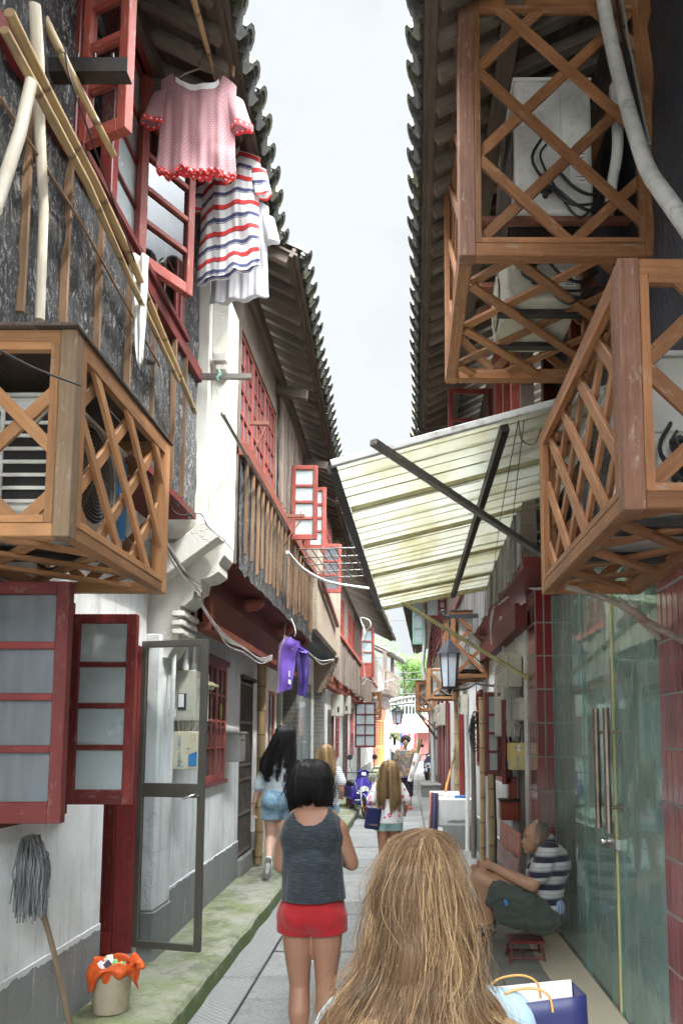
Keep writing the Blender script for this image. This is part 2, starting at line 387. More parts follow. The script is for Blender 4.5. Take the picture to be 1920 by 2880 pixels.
    M['green_glass'] = g.done(g.n('ShaderNodeMixShader', {0: g.math('ADD', g.math('MULTIPLY', fr, .55), .03), 1: mk.outputs[0], 2: gl.outputs[0]}))
    M['green_edge'] = plain('glass_edge', (.06, .30, .25), .15)
    g = G('lace_curtain'); p = g.pos(); q = g.sep(p)
    v = g.comb(q[1], q[2], 0)
    vo = g.voro(g.map(v, (1, .8, 1)), 11); n = g.noise(g.map(v, (1, 1, 1)), 17, 5, .7, 2.5)
    f = g.ramp(g.math('ADD', g.math('MULTIPLY', vo, .8), n), [(.55, 0), (.85, 1)])
    c = g.mix(f, (.46, .54, .51), (.86, .90, .88))
    M['curtain'] = g.done(g.pr(c, .8))
    g = G('awning_plastic'); p = g.pos(); q = g.sep(p)
    n = g.noise(g.map(p, (1.2, .5, 1)), 2.4, 6, .6); n2 = g.noise(g.map(p, (2, 14, 1)), 2, 5, .7)
    c = g.mix(g.ramp(n, [(.38, 0), (.68, 1)]), (.50, .51, .43), (.33, .30, .17))
    c = g.mix(g.math('MULTIPLY', g.ramp(n2, [(.55, 0), (.75, 1)]), .55), c, (.30, .28, .17))
    dot = g.ramp(g.noise(p, 14, 4, .7), [(.66, 0), (.73, 1)])
    c = g.mix(g.math('MULTIPLY', dot, .5), c, (.20, .19, .12))
    d = g.n('ShaderNodeBsdfDiffuse', {'Color': c}); t = g.n('ShaderNodeBsdfTranslucent', {'Color': c}); 
    M['awning'] = g.done(g.n('ShaderNodeMixShader', {0: .56, 1: d.outputs[0], 2: t.outputs[0]}))
    M['steel'] = plain('rusty_steel', (.23, .215, .20), .5, .6, .3, 50, .25, dirt=((.16, .07, .035), .8))
    M['steel_dark'] = plain('dark_steel', (.045, .042, .04), .5, .6, .2, 50, .3, dirt=((.10, .05, .03), .7))
    M['steel_red'] = plain('rust_red_steel', (.25, .10, .07), .6, .3, .2, 50, .3, dirt=((.12, .05, .03), .7))
    M['steel_blue'] = plain('peeling_paint_steel', (.58, .58, .56), .5, .2, .2, 30, .1, dirt=((.20, .12, .07), .8))
    M['alu'] = plain('bronze_aluminium', (.10, .092, .078), .4, .35, .05, 30, .12)
    M['chrome'] = plain('brushed_steel', (.55, .54, .52), .22, 1.0, 0)
    M['handle'] = plain('worn_bronze_steel', (.28, .22, .18), .3, .9, .1, 30, .3)
    M['pipe'] = plain('white_pvc', (.66, .66, .64), .4, 0, .1, 30, .08, dirt=((.36, .32, .26), .4))
    M['cable_w'] = plain('pale_cable', (.50, .49, .46), .5, 0, 0, 30, .2, dirt=((.2, .19, .17), .5))
    M['cable_k'] = plain('black_cable', (.022, .022, .023), .45)
    M['foam'] = plain('pipe_insulation', (.52, .51, .48), .75, 0, .5, 45, .2, dirt=((.25, .23, .2), .7))
    M['ac'] = plain('ac_casing', (.66, .66, .62), .4, 0, .05, 20, .06, dirt=((.34, .32, .27), .55))
    M['ac_old'] = plain('old_ac_casing', (.42, .40, .33), .5, 0, .05, 20, .12, dirt=((.20, .18, .13), .7))
    M['black'] = plain('black_plastic', (.02, .02, .022), .4)
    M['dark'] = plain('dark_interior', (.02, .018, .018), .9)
    M['meter'] = plain('beige_meter_box', (.47, .455, .38), .42, 0, .05, 20, .07, dirt=((.27, .25, .2), .5))
    M['mailbox'] = plain('grey_mailbox', (.30, .31, .30), .4, .3, .05, 20, .1, dirt=((.15, .13, .1), .5))
    M['cream_paint'] = plain('cream_box', (.60, .56, .40), .5, 0, 0, 20, .05, dirt=((.4, .36, .25), .3))
    M['yellow_paint'] = plain('yellow_box', (.62, .50, .20), .5, 0, 0, 20, .06, dirt=((.4, .36, .25), .3))
    M['blue_print'] = plain('blue_print', (.03, .20, .45), .5)
    M['red_print'] = plain('red_print', (.5, .04, .03), .5)
    M['black_print'] = plain('black_print', (.03, .03, .035), .5)
    M['white_print'] = plain('white_print', (.8, .8, .8), .5)
    M['gold_print'] = plain('gold_print', (.5, .36, .14), .4)
    M['yellow_print'] = plain('yellow_sticker', (.75, .60, .04), .5)
    M['gate'] = plain('gate_steel', (.15, .135, .12), .5, .5, .1, 30, .2, dirt=((.1, .06, .04), .6))
    M['box_red'] = plain('red_iron_box', (.27, .05, .03), .45, .2, .1, 20, .15, dirt=((.12, .05, .04), .5))
    M['panel_red'] = plain('faded_red_board', (.50, .20, .15), .7, 0, .2, 20, .15, dirt=((.5, .42, .4), .6))
    M['panel_mauve'] = plain('mauve_board', (.40, .25, .25), .7, 0, .2, 20, .2, dirt=((.6, .55, .55), .7))
    M['panel_grey'] = wood('grey_board', (.13, .11, .10), (.18, .155, .14), (.09, .07, .065), .7, .5, .3)
    M['beige_tile'] = plain('beige_floor_tile', (.48, .42, .32), .3, 0, .05, 20, .05)
    M['orange_floor'] = wood('orange_laminate', (.38, .10, .03), (.45, .14, .045), (.3, .08, .03), .3, .5, .05)
    M['teal'] = plain('teal_paint', (.22, .40, .33), .5)
    M['door_orange'] = wood('orange_door_wood', (.42, .17, .035), (.52, .24, .06), (.28, .10, .03), .45, .7, .2)
    M['door_brown'] = wood('brown_door_wood', (.25, .10, .045), (.33, .15, .07), (.16, .06, .03), .5, .7, .2)
    M['lamp_glass'] = plain('milky_lamp_glass', (.62, .68, .76), .3)
    M['orange_roof'] = plain('orange_sheet', (.62, .17, .09), .6, 0, .1, 20, .12)
    M['leaf'] = plain('leaf', (.085, .15, .05), .6, 0, 0, 20, .35)
    M['bark'] = plain('bark', (.12, .09, .07), .9, 0, .6, 20, .2)
_sm = setup_materials
def setup_materials():
    _sm()
    g = G('blue_black_tarpaulin'); p = g.pos(); w = g.noise(g.map(p, (1, 1, .35)), 9, 6, .7, .8); w2 = g.noise(p, 60, 4, .8)
    M['tar_blue'] = g.done(g.pr(g.mix(w, (.012, .016, .026), (.045, .055, .075)), .4, g.bump(g.math('ADD', w, g.math('MULTIPLY', w2, .2)), .7, .04), Specular_IOR_Level=.6))
    M['board_grey'] = wood('grey_weathered_boards', (.19, .185, .18), (.29, .28, .275), (.09, .085, .08), .8, 1, .7)
    M['cage_grey2'] = wood('worn_red_brown_post', (.20, .085, .05), (.30, .16, .11), (.12, .05, .03), .6, 1, .3, wear=((.38, .29, .24), .7))
    M['awn_batten'] = plain('yellowed_batten', (.33, .30, .16), .6, 0, .2, 30, .2, dirt=((.16, .13, .08), .6))
_sm2 = setup_materials
def setup_materials():
    _sm2()
    M['yellow_box'] = plain('yellowish_box', (.45, .42, .22), .5)
    M['pink_print'] = plain('faded_pink_print', (.6, .32, .26), .5)
    M['old_stick'] = wood('old_broomstick', (.22, .16, .11), (.32, .25, .18), (.15, .1, .07), .7, .5, .3)
    M['mop'] = plain('grey_mop_yarn', (.17, .175, .185), .9, 0, .5, 200, .5)
    M['pail'] = plain('dirty_beige_plastic', (.42, .36, .27), .5, 0, .1, 20, .1, dirt=((.2, .15, .1), .7))
    g = G('orange_bag_plastic'); p = g.pos(); c = g.mix(g.noise(p, 22, 3), (.75, .10, .02), (.85, .17, .03))
    b = g.bump(g.noise(p, 38, 4, .6, .8), .7, .02); pr = g.pr(c, .3, b); t = g.n('ShaderNodeBsdfTranslucent', {'Color': c}); M['orange_bag'] = g.done(g.n('ShaderNodeMixShader', {0: .3, 1: pr.outputs[0], 2: t.outputs[0]}))
    g = G('rubbish'); r = g.attr(); M['rubbish'] = g.done(g.pr(g.ramp(r, [(0, (.6, .6, .6)), (.3, (.2, .45, .12)), (.5, (.1, .05, .08)), (.7, (.7, .68, .6))], 'CONSTANT'), .4))
    M['bracket_paint'] = plain('peeling_bracket', (.26, .22, .18), .6, 0, .3, 30, .15, dirt=((.12, .05, .04), .9))
    M['lamp_metal'] = plain('lamp_metal', (.035, .037, .045), .45, .3)
    M['black_soft'] = plain('black_rubber', (.04, .037, .035), .6)
    M['blue_plastic'] = plain('blue_bristles', (.02, .12, .35), .6, 0, .4, 200)
    M['straw'] = plain('straw', (.28, .21, .11), .9, 0, .3, 100)
    g = G('plaid_cloth'); uv = g.uv(); c = stripes(g, g.sep(uv)[0], .3, [(0, (.45, .08, .03)), (.25, (.05, .05, .10)), (.5, (.14, .14, .18)), (.6, (.04, .03, .08))]); M['plaid'] = g.done(g.pr(c, .9))
    M['stool_red'] = plain('dark_red_stool_paint', (.13, .02, .018), .4, 0, .1, 30, .2)
    M['scooter_blue'] = plain('scooter_blue', (.045, .03, .28), .25, 0, 0, 10, .1, Coat_Weight=.6)
    M['scooter_dark'] = plain('scooter_dark', (.03, .04, .10), .3, 0, 0, 10, .1, Coat_Weight=.5)
    M['rim_yellow'] = plain('yellow_rim', (.55, .42, .12), .4)
    M['lamp_clear'] = plain('clear_lamp', (.6, .63, .62), .12, .3)
    M['far_red'] = plain('far_red_wall', (.28, .10, .09), .8, 0, .1, 4, .2)
    M['far_dark'] = plain('far_dark', (.03, .035, .08), .8)
    M['far_white'] = plain('far_white', (.30, .32, .34), .6, 0, 0, 4, .06)
    M['far_blue'] = plain('blue_garment', (.03, .12, .4), .8); M['far_pink'] = plain('pink_garment', (.65, .12, .22), .8)
    g = G('leaves'); r = g.attr(); c = g.ramp(r, [(0, (.045, .10, .03)), (.5, (.09, .17, .05)), (1, (.17, .25, .09))])
    pr = g.pr(c, .5); t = g.n('ShaderNodeBsdfTranslucent', {'Color': g.mix(.5, c, (.2, .32, .06))}); M['leaves'] = g.done(g.n('ShaderNodeMixShader', {0: .4, 1: pr.outputs[0], 2: t.outputs[0]}))
_sm3 = setup_materials
def setup_materials():
    _sm3()
    g = G('shop_door_glass'); p = g.pos(); M['shop_glass'] = g.done(g.pr(g.mix(g.noise(p, 2, 4), (.10, .16, .17), (.22, .30, .31)), .12, Specular_IOR_Level=.8))
import bmesh

_sm4 = setup_materials
def setup_materials():
    _sm4(); people_materials(); M['navy_knit'] = plain('navy_knit_collar', (.016, .013, .032), .9)
# ------------------------------------------------------------------ walls, windows, roofs
class WF:
    def __init__(s, A, B, side):
        s.A = Vector((A[0], A[1], 0)); s.B = Vector((B[0], B[1], 0)); s.d = (s.B-s.A).normalized(); s.L = (s.B-s.A).length
        s.n = Vector((s.d.y, -s.d.x, 0))*side; s.side = side
    def P(s, t, z, o=0): 
        q = s.A+s.d*t+s.n*o; return Vector((q.x, q.y, z))
    def t(s, Y): return (Y-s.A.y)/s.d.y
def wall(mb, w, z0, z1, holes=(), th=.22, t0=0, t1=None, rnd=None):
    t1 = w.L if t1 is None else t1
    ts = sorted({t0, t1, *[h[0] for h in holes], *[h[1] for h in holes]}); zs = sorted({z0, z1, *[h[2] for h in holes], *[h[3] for h in holes]})
    inh = lambda t, z: any(h[0] < t < h[1] and h[2] < z < h[3] for h in holes)
    def q(a, b, c, d, n):
        a, b, c, d = map(Vector, (a, b, c, d))
        if (b-a).cross(d-a).dot(n) < 0: a, b, c, d = a, d, c, b
        mb.quad(a, b, c, d, rnd)
    for i in range(len(ts)-1):
        for j in range(len(zs)-1):
            a, b, c, d = ts[i], ts[i+1], zs[j], zs[j+1]
            if inh((a+b)/2, (c+d)/2): continue
            q(w.P(a, c), w.P(b, c), w.P(b, d), w.P(a, d), w.n)
            q(w.P(a, c, -th), w.P(b, c, -th), w.P(b, d, -th), w.P(a, d, -th), -w.n)
    for a, b, c, d in list(holes)+[(t0, t1, z0, z1)]:
        s = -1 if (a, b, c, d) == (t0, t1, z0, z1) else 1
        q(w.P(a, c), w.P(a, d), w.P(a, d, -th), w.P(a, c, -th), w.d*s)
        q(w.P(b, c), w.P(b, d), w.P(b, d, -th), w.P(b, c, -th), -w.d*s)
        q(w.P(a, c), w.P(b, c), w.P(b, c, -th), w.P(a, c, -th), Vector((0, 0, s)))
        q(w.P(a, d), w.P(b, d), w.P(b, d, -th), w.P(a, d, -th), Vector((0, 0, -s)))
def wbox(mb, w, t0, t1, z0, z1, o0, o1, rnd=None):
    c = w.P((t0+t1)/2, (z0+z1)/2, (o0+o1)/2)
    mb.obox(c, w.d*(t1-t0)/2, w.n*(o1-o0)/2, Vector((0, 0, (z1-z0)/2)), rnd)
def panel(p, P0, U, z0, z1, cols, rows, mt, gl, fw=.045, th=.035, bw=.022, solid_rows=0, solid_m=None, name='window', lab=None, bot=None):
    """sash: stile and rail frame with glazing bars; P0 bottom corner, U vector along the width"""
    P0 = Vector((P0[0], P0[1], 0)); U = Vector((U[0], U[1], 0)); W = U.length; u = U.normalized(); n = Vector((u.y, -u.x, 0))
    Z = Vector((0, 0, 1)); bot = bot or fw*1.25
    def bx(mb, a, b, c, d, t): mb.obox(P0+u*(a+b)/2+Z*(c+d)/2, u*(b-a)/2, n*t/2, Z*(d-c)/2)
    mb = MB()
    bx(mb, 0, fw, z0, z1, th); bx(mb, W-fw, W, z0, z1, th)
    bx(mb, fw, W-fw, z0, z0+bot, th*.96); bx(mb, fw, W-fw, z1-fw, z1, th*.96)
    hh = (z1-fw-z0-bot)/rows; ww = (W-2*fw)/cols
    for i in range(1, cols): bx(mb, fw+ww*i-bw/2, fw+ww*i+bw/2, z0+bot, z1-fw, th*.8)
    for j in range(1, rows): bx(mb, fw, W-fw, z0+bot+hh*j-bw/2, z0+bot+hh*j+bw/2, th*.86)
    f = mb.build(name, mt, p, bevel=.003)
    if solid_rows:
        m2 = MB(); bx(m2, fw, W-fw, z0+bot, z0+bot+hh*solid_rows, th*.5); m2.build('panel', solid_m or mt, f)
    mb = MB(); a = P0+u*fw; b = P0+u*(W-fw)
    zb = z0+bot+hh*solid_rows
    mb.quad(a+Z*zb, b+Z*zb, b+Z*(z1-fw), a+Z*(z1-fw)); mb.build('pane', gl, f)
    return f
def wpanel(p, w, t0, t1, z0, z1, cols, rows, mt, gl, o=-.03, **k):
    a = w.P(t0, 0, o); b = w.P(t1, 0, o); return panel(p, a, b-a, z0, z1, cols, rows, mt, gl, **k)
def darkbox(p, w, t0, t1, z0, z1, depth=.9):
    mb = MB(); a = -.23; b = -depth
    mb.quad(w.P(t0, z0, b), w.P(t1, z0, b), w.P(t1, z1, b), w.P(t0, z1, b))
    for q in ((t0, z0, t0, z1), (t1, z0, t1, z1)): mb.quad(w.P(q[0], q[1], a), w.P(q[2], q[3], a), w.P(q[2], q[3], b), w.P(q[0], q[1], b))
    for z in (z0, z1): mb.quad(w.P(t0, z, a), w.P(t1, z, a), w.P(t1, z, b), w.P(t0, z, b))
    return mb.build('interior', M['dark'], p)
def roof(p, w, zE, over, run=2.6, slope=.5, pitch=.185, t0=0, t1=None, rp=.21, seed=1, wave=.012, rr=.045):
    """w: eave line frame (its n points to the alley). tiles in rows down the slope, drip ends, rafters and soffit boards."""
    rn = random.Random(seed); t1 = w.L if t1 is None else t1
    sl = Vector((0, 0, slope)) - w.n; sl = sl.normalized(); up = w.d.cross(sl)
    if up.z < 0: up = -up
    rl = run*math.sqrt(1+slope*slope)
    # soffit boards
    mb = MB(); nb = int(rl/.16)
    for k in range(nb):
        a = k*rl/nb; b = (k+1)*rl/nb-.006
        c0 = w.P((t0+t1)/2, zE)+sl*(a+b)/2-up*(.02+rn.random()*.006)
        mb.obox(c0, w.d*(t1-t0)/2, sl*(b-a)/2, up*.008)
    mb.build('soffit', M['old'], p)
    mb = MB(); n = int((t1-t0)/rp)
    for k in range(n+1):
        t = t0+.05+(t1-t0-.1)*k/max(1, n)+rn.uniform(-.012, .012)
        a = w.P(t, zE)+sl*.06-up*.062; b = w.P(t, zE)+sl*(rl-.1)-up*.062
        mb.bar(a, b, .062, .07, up=up)
    mb.build('rafters', M['rafter'], p)
    mb = MB(); mb.bar(w.P(t0, zE)+sl*.04-up*.02, w.P(t1, zE)+sl*.04-up*.02, .03, .07, up=up); mb.build('eave_board', M['old'], p)
    # tiles
    mb = MB(); n = max(1, int((t1-t0)/pitch)); st = .28
    rows = int(rl/st)+1
    for k in range(n):
        t = t0+(k+.5)*(t1-t0)/n; jt = rn.uniform(-.01, .01)
        dz = wave*math.sin(k*.7)+rn.uniform(-.012, .012)
        for j in range(rows):
            a = w.P(t+jt, zE)+sl*(j*st-.05)+up*(.03+dz); lift = .018
            b = w.P(t+jt, zE)+sl*((j+1)*st)+up*(.03+dz+.002)
            rnd = rn.random(); m = 5; r0 = pitch*.34; vs = []
            for q, e, rad in ((a, lift, r0), (b, 0, r0*.9)):
                for i in range(m+1):
                    g = PI*i/m
                    vs.append(q+w.d*math.cos(g)*rad+up*(math.sin(g)*rad*.85+e))
            fs = [(i, i+1, m+2+i, m+1+i) for i in range(m)]
            mb.add(vs, fs, rnd=rnd)
            if j == 0:   # thick lip of stacked tiles at the eave
                for lay in range(2):
                    c = a+up*(.006-lay*.026)+sl*(.012*lay)
                    v2 = []
                    for dd in (0, .035):
                        for i in range(m+1):
                            g = PI*i/m
                            v2.append(c+sl*dd+w.d*math.cos(g)*r0*1.06+up*math.sin(g)*r0*.95)
                        for i in range(m+1):
                            g = PI*i/m
                            v2.append(c+sl*dd+w.d*math.cos(g)*(r0*1.06-.018)+up*(math.sin(g)*r0*.95-.018))
                    N = m+1
                    f2 = []
                    for i in range(m):
                        f2 += [(i, i+1, N+i+1, N+i), (i, 2*N+i, 2*N+i+1, i+1), (N+i, N+i+1, 3*N+i+1, 3*N+i)]
                    mb.add(v2, f2, rnd=rn.random())
        # pan between rows with drooping drip plate
        tp = t+(t1-t0)/n*.5
        for j in range(rows):
            a = w.P(tp, zE)+sl*(j*st-.03)+up*(.012+dz); b = w.P(tp, zE)+sl*((j+1)*st)+up*(.002+dz)
            hw = pitch*.33
            mb.add([a-w.d*hw+up*.022, a-up*.008, a+w.d*hw+up*.022, b+w.d*hw+up*.022, b-up*.008, b-w.d*hw+up*.022], [(0, 1, 4, 5), (1, 2, 3, 4)], rnd=rn.random())
            if j == 0:
                v3 = [a-w.d*hw+up*.022, a-up*.01, a+w.d*hw+up*.022, a+w.d*hw*.55-up*(rr+.012), a-up*(rr+.036), a-w.d*hw*.55-up*(rr+.012)]
                off = -sl*.008
                mb.add([q+off for q in v3]+[q+off-sl*.014 for q in v3], [(0, 1, 4, 5), (1, 2, 3, 4), (6, 11, 10, 7), (7, 10, 9, 8), (3, 2, 8, 9), (4, 3, 9, 10), (5, 4, 10, 11), (0, 5, 11, 6)], rnd=rn.random())
    mb.build('roof', M['tile'], p)
    # slope body so that light does not leak
    mb = MB(); mb.quad(w.P(t0, zE)+sl*.02+up*.004, w.P(t1, zE)+sl*.02+up*.004, w.P(t1, zE)+sl*rl+up*.004, w.P(t0, zE)+sl*rl+up*.004)
    mb.build('roof_deck', M['old'], p)
def battens(p, w, ts, z0, z1, o=.0, wd=.035, th=.02, mt='batten', seed=3, name='batten'):
    rn = random.Random(seed); mb = MB()
    for t in ts:
        e = rn.uniform(-.02, .02); a = z0+rn.uniform(0, .12)
        wbox(mb, w, t-wd/2, t+wd/2, a, z1, o+.001, o+th)
    return mb.build_each(name, M[mt], p)
def wavy_sheet(p, w, t0, t1, z0, z1, mt, o=.004, amp=.012, name='cladding', seed=0, res=.035, fray=.02):
    mb = MB(); nu = max(2, int((t1-t0)/res)); nv = max(2, int((z1-z0)/res))
    def fn(u, v):
        t = t0+(t1-t0)*u; z = z0+(z1-z0)*v
        k = noise.noise(Vector((t*3+seed, z*1.6, seed)))*amp+noise.noise(Vector((t*11, z*5, seed+5)))*amp*.6+noise.noise(Vector((t*26, z*11, seed+9)))*amp*.45
        if v == 0: z += noise.noise(Vector((t*7, seed, 2)))*fray*2
        return w.P(t, z, o+amp+k)
    if w.side > 0: fn2 = lambda u, v: fn(u, v)
    else: fn2 = lambda u, v: fn(1-u, v)
    mb.grid(fn2, nu, nv)
    return mb.build(name, M[mt], p)

# ------------------------------------------------------------------ the setting
def build_ground():
    g = MB(); g.quad((-60, -20, -.03), (60, -20, -.03), (60, 300, -.03), (-60, 300, -.03)); tag(g.build('ground', M['concrete']), kind='structure')
    rn = random.Random(5); mb = MB()
    y = -1.0
    while y < 44:
        ln = rn.uniform(.42, .75) if y > 3 else rn.uniform(.6, .9)
        cx = 0 if y < 20 else (y-20)*.012
        x = -.98; 
        splits = [x, x+rn.uniform(.5, .8), .33] if rn.random() < .55 else [x, .33]
        for a, b in zip(splits, splits[1:]):
            z = rn.uniform(-.006, .004)
            tl = [rn.uniform(-.003, .003) for _ in range(4)]
            g2 = .006; p = [(a+g2+cx, y+g2), (b-g2+cx, y+g2), (b-g2+cx, y+ln-g2), (a+g2+cx, y+ln-g2)]
            v = [(q[0], q[1], z+t) for q, t in zip(p, tl)]+[(q[0], q[1], -.028) for q in p]
            mb.add(v, [(0, 1, 2, 3), (0, 4, 5, 1), (1, 5, 6, 2), (2, 6, 7, 3), (3, 7, 4, 0)], rnd=rn.random())
        y += ln
    tag(mb.build('stone_paving', M['slab'], bevel=.006), kind='structure')
    mb = MB(); y = -1
    while y < 44:
        ln = rn.uniform(.8, 1.3)
        mb.box(-1.24, -.99, y+.004, y+ln-.004, -.028, .002+rn.uniform(-.003, .003)); y += ln
    tag(mb.build('gutter_stones', M['chisel'], bevel=.005), kind='structure')
    # right hand kerb slabs and floor
    mb = MB(); y = 2.2
    while y < 40:
        ln = rn.uniform(.7, 1.2); cx = 0 if y < 16 else (y-16)*.012
        mb.box(.345+cx, .62+cx, y+.005, y+ln-.005, -.028, .045+rn.uniform(-.006, .006))
        mb.box(.63+cx, 1.05+cx, y+.005, y+ln-.005, -.028, .04+rn.uniform(-.006, .006)); y += ln
    tag(mb.build('stone_kerb', M['concrete'], bevel=.006), kind='structure')
    mb = MB(); mb.box(.93, 1.4, 2.0, 6.02, -.028, .052); tag(mb.build('tiled_step', M['beige_tile'], bevel=.003), kind='structure')
    # left raised pavement
    mb = MB()
    def pav(y0, y1, x1, z, seed):
        n = max(2, int((y1-y0)/.15))
        xe = [x1+noise.noise(Vector((k*.4, seed, 0)))*.02 for k in range(n+1)]
        top = []; 
        for k in range(n+1):
            yy = y0+(y1-y0)*k/n
            for x in (-2.3, -1.9, -1.6, -1.4, xe[k]-.02): top.append((x, yy, z+noise.noise(Vector((x*3, yy*2, seed)))*.008))
            top.append((xe[k], yy, z-.02+noise.noise(Vector((yy*5, seed, 1)))*.008)); top.append((xe[k]+.012, yy, -.028))
        fs = []
        for k in range(n):
            for i in range(6): a = k*7+i; fs.append((a, a+1, a+8, a+7))
        fs.append(tuple(range(6, -1, -1))); fs.append(tuple(range(n*7, n*7+7)))
        mb.add(top, fs, sm=False)
    pav(-1, 11.2, -1.22, .12, 1)
    pav(12.0, 15.5, -.95, .13, 2); pav(16.2, 19.5, -1.0, .13, 3); pav(24, 33, -1.1, .14, 4); pav(33.5, 38, -.75, .2, 5)
    tag(mb.build('raised_pavement', M['moss']), kind='structure')
def left_one():
    p = thing('house', (-2.2, 2, 0), 'near white plaster house on the left, black tar paper upper floor behind red casement windows', 'house')
    w = WF((-1.80, -1.5), (-1.77, 5.03), 1); T = w.t
    hole = (T(3.02), T(3.84), 1.24, 2.24); dr = (T(4.42), T(4.96), .16, 2.2)
    mb = MB(); wall(mb, w, .12, 3.08, [hole, dr], .24); mb.build('wall', M['white'], p)
    mb = MB(); wbox(mb, w, 0, T(4.41), .05, .52, 0, .012); mb.build_each('plinth', M['plinth'], p)
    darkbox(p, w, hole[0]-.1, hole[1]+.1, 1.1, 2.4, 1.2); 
    mb = MB(); wbox(mb, w, hole[0], hole[1], 2.24, 2.27, -.05, .03); wbox(mb, w, hole[0]-.03, hole[0], 1.2, 2.3, -.05, .02); wbox(mb, w, hole[1], hole[1]+.04, 1.2, 2.3, -.05, .03); wbox(mb, w, hole[0], hole[1], 1.2, 1.24, -.05, .03)
    mb.build('window_frame', M['red_dark'], p, bevel=.004)
    # two sashes standing open across the pavement
    a = w.P(hole[1]+.01, 0, .03); panel(p, a, (.345, .0), 1.25, 2.235, 1, 4, M['red'], M['frost'], .05, .04, .028, name='open_sash', solid_rows=0, bot=.075)
    a = w.P(hole[0], 0, .03); panel(p, a, (.37, .01), 1.25, 2.235, 1, 4, M['red'], M['dusty'], .055, .045, .03, name='open_sash', bot=.085)
    # doorway with red door leaf inside
    m2 = MB(); wbox(m2, w, dr[1]-.03, dr[1], .2, 2.2, -.235, -.0); wbox(m2, w, dr[0]+.001, dr[1]-.03, 2.15, 2.199, -.235, -.0); m2.build('door_frame', M['red_dark'], p, bevel=.004)
    d = MB(); q = w.P(dr[1]-.035, 0, -.12); e = Vector((-.75, .08, 0))
    def bx(mb, a, b, z0, z1, t, off=0):
        u = e.normalized(); n = Vector((u.y, -u.x, 0)); mb.obox(Vector((q.x, q.y, 0))+u*(a+b)/2+n*off+Vector((0, 0, (z0+z1)/2)), u*(b-a)/2, n*t/2, Vector((0, 0, (z1-z0)/2)))
    bx(d, 0, .75, .2, 2.15, .035)
    for z0, z1 in ((.2, .34), (.88, 1.0), (1.6, 1.7), (2.05, 2.15)): bx(d, 0, .75, z0, z1, .05)
    for a, b in ((0, .07), (.33, .39), (.68, .75)): bx(d, a, b, .34, 2.05, .049)
    d.build('door', M['red_dark'], p, bevel=.004)
    mb = MB(); wbox(mb, w, dr[0]-.3, dr[1]+.1, .04, .165, -1.5, -.10); mb.build('floor', M['orange_floor'], p)
    mb = MB(); wbox(mb, w, dr[0]+.002, dr[1]-.002, .12, .20, -.10, -.04); mb.build('threshold', M['steel_dark'], p, bevel=.004)
    darkbox(p, w, dr[0]-.3, dr[1]+.35, .10, 2.6, 1.6)
    # soffit under the jetty, tar papered upper floor
    mb = MB(); wbox(mb, w, 0, T(4.97), 3.08, 3.12, -.2, .335); mb.build('jetty_soffit', M['red_dark'], p)
    u = WF((-1.47, -1.5), (-1.47, 4.98), 1); U = u.t
    holes = [(U(3.05), U(3.95), 4.16, 5.35)]
    mb = MB(); wall(mb, u, 3.12, 5.9, holes, .12); mb.build('upper_wall', M['old'], p)
    wavy_sheet(p, u, 0, U(4.98), 3.07, 4.08, 'tar', seed=1, amp=.02); wavy_sheet(p, u, 0, U(3.05), 4.1, 5.9, 'tar', seed=2, amp=.02); wavy_sheet(p, u, U(4.62), U(4.98), 4.1, 5.4, 'tar', seed=4)
    battens(p, u, [U(y) for y in (2.32, 2.62, 2.95, 3.28, 3.66, 4.02, 4.4, 4.62)], 3.1, 4.06, .020, wd=.016, th=.032)
    mb = MB(); wbox(mb, u, 0, U(4.97), 4.06, 4.15, -.02, .05); wbox(mb, u, U(3.0), U(4.6), 4.15, 4.19, -.05, .07); mb.build('window_sill', M['red_dark'], p, bevel=.004)
    mb = MB()
    for y in (3.03, 3.42, 3.97, 4.55): wbox(mb, u, U(y)-.035, U(y)+.035, 4.19, 5.6, -.03, .035)
    wbox(mb, u, U(3.0), U(4.6), 5.35, 5.45, -.03, .035); mb.build_each('window_frame', M['red'], p, bevel=.004)
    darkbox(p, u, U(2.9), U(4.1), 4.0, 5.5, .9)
    wpanel(p, u, U(3.46), U(3.94), 4.2, 5.35, 1, 4, M['red'], M['frost'], o=-.03)
    wpanel(p, u, U(4.0), U(4.52), 4.2, 5.35, 2, 4, M['red'], M['glass'], o=-.0)
    b = onZ(296, 300, 4.19); a = Vector((-1.44, 3.05, 0)); panel(p, a, (b.x-a.x, b.y-a.y), 4.19, 5.3, 1, 5, M['red_faded'], M['glass'], .05, .045, .03, name='open_casement')
    b = onZ(437, 685, 4.19); a = onZ(312, 600, 4.19); panel(p, a, (b.x-a.x, b.y-a.y), 4.19, 5.3, 1, 5, M['red_faded'], M['glass'], .05, .045, .03, name='open_casement')
    # eave
    A = onZ(530, 0, 5.3); B = onZ(640, 570, 5.3); k = (B.x-A.x)/(B.y-A.y)
    e1 = WF((A.x-k*(A.y+1.5), -1.5), (B.x, B.y), 1)
    roof(p, e1, 5.3, .6, seed=11, pitch=.2, rr=.05)
    mb = MB(); mb.bar((-1.45, -1.5, 5.42), (-1.45, 5.2, 5.42), .1, .12)
    for y in (3.0, 3.9, 4.75): mb.bar((-1.5, y, 5.28), (-.98, y+.02, 5.22), .07, .10)
    mb.build_each('eave_beam', M['old'], p)
    return p
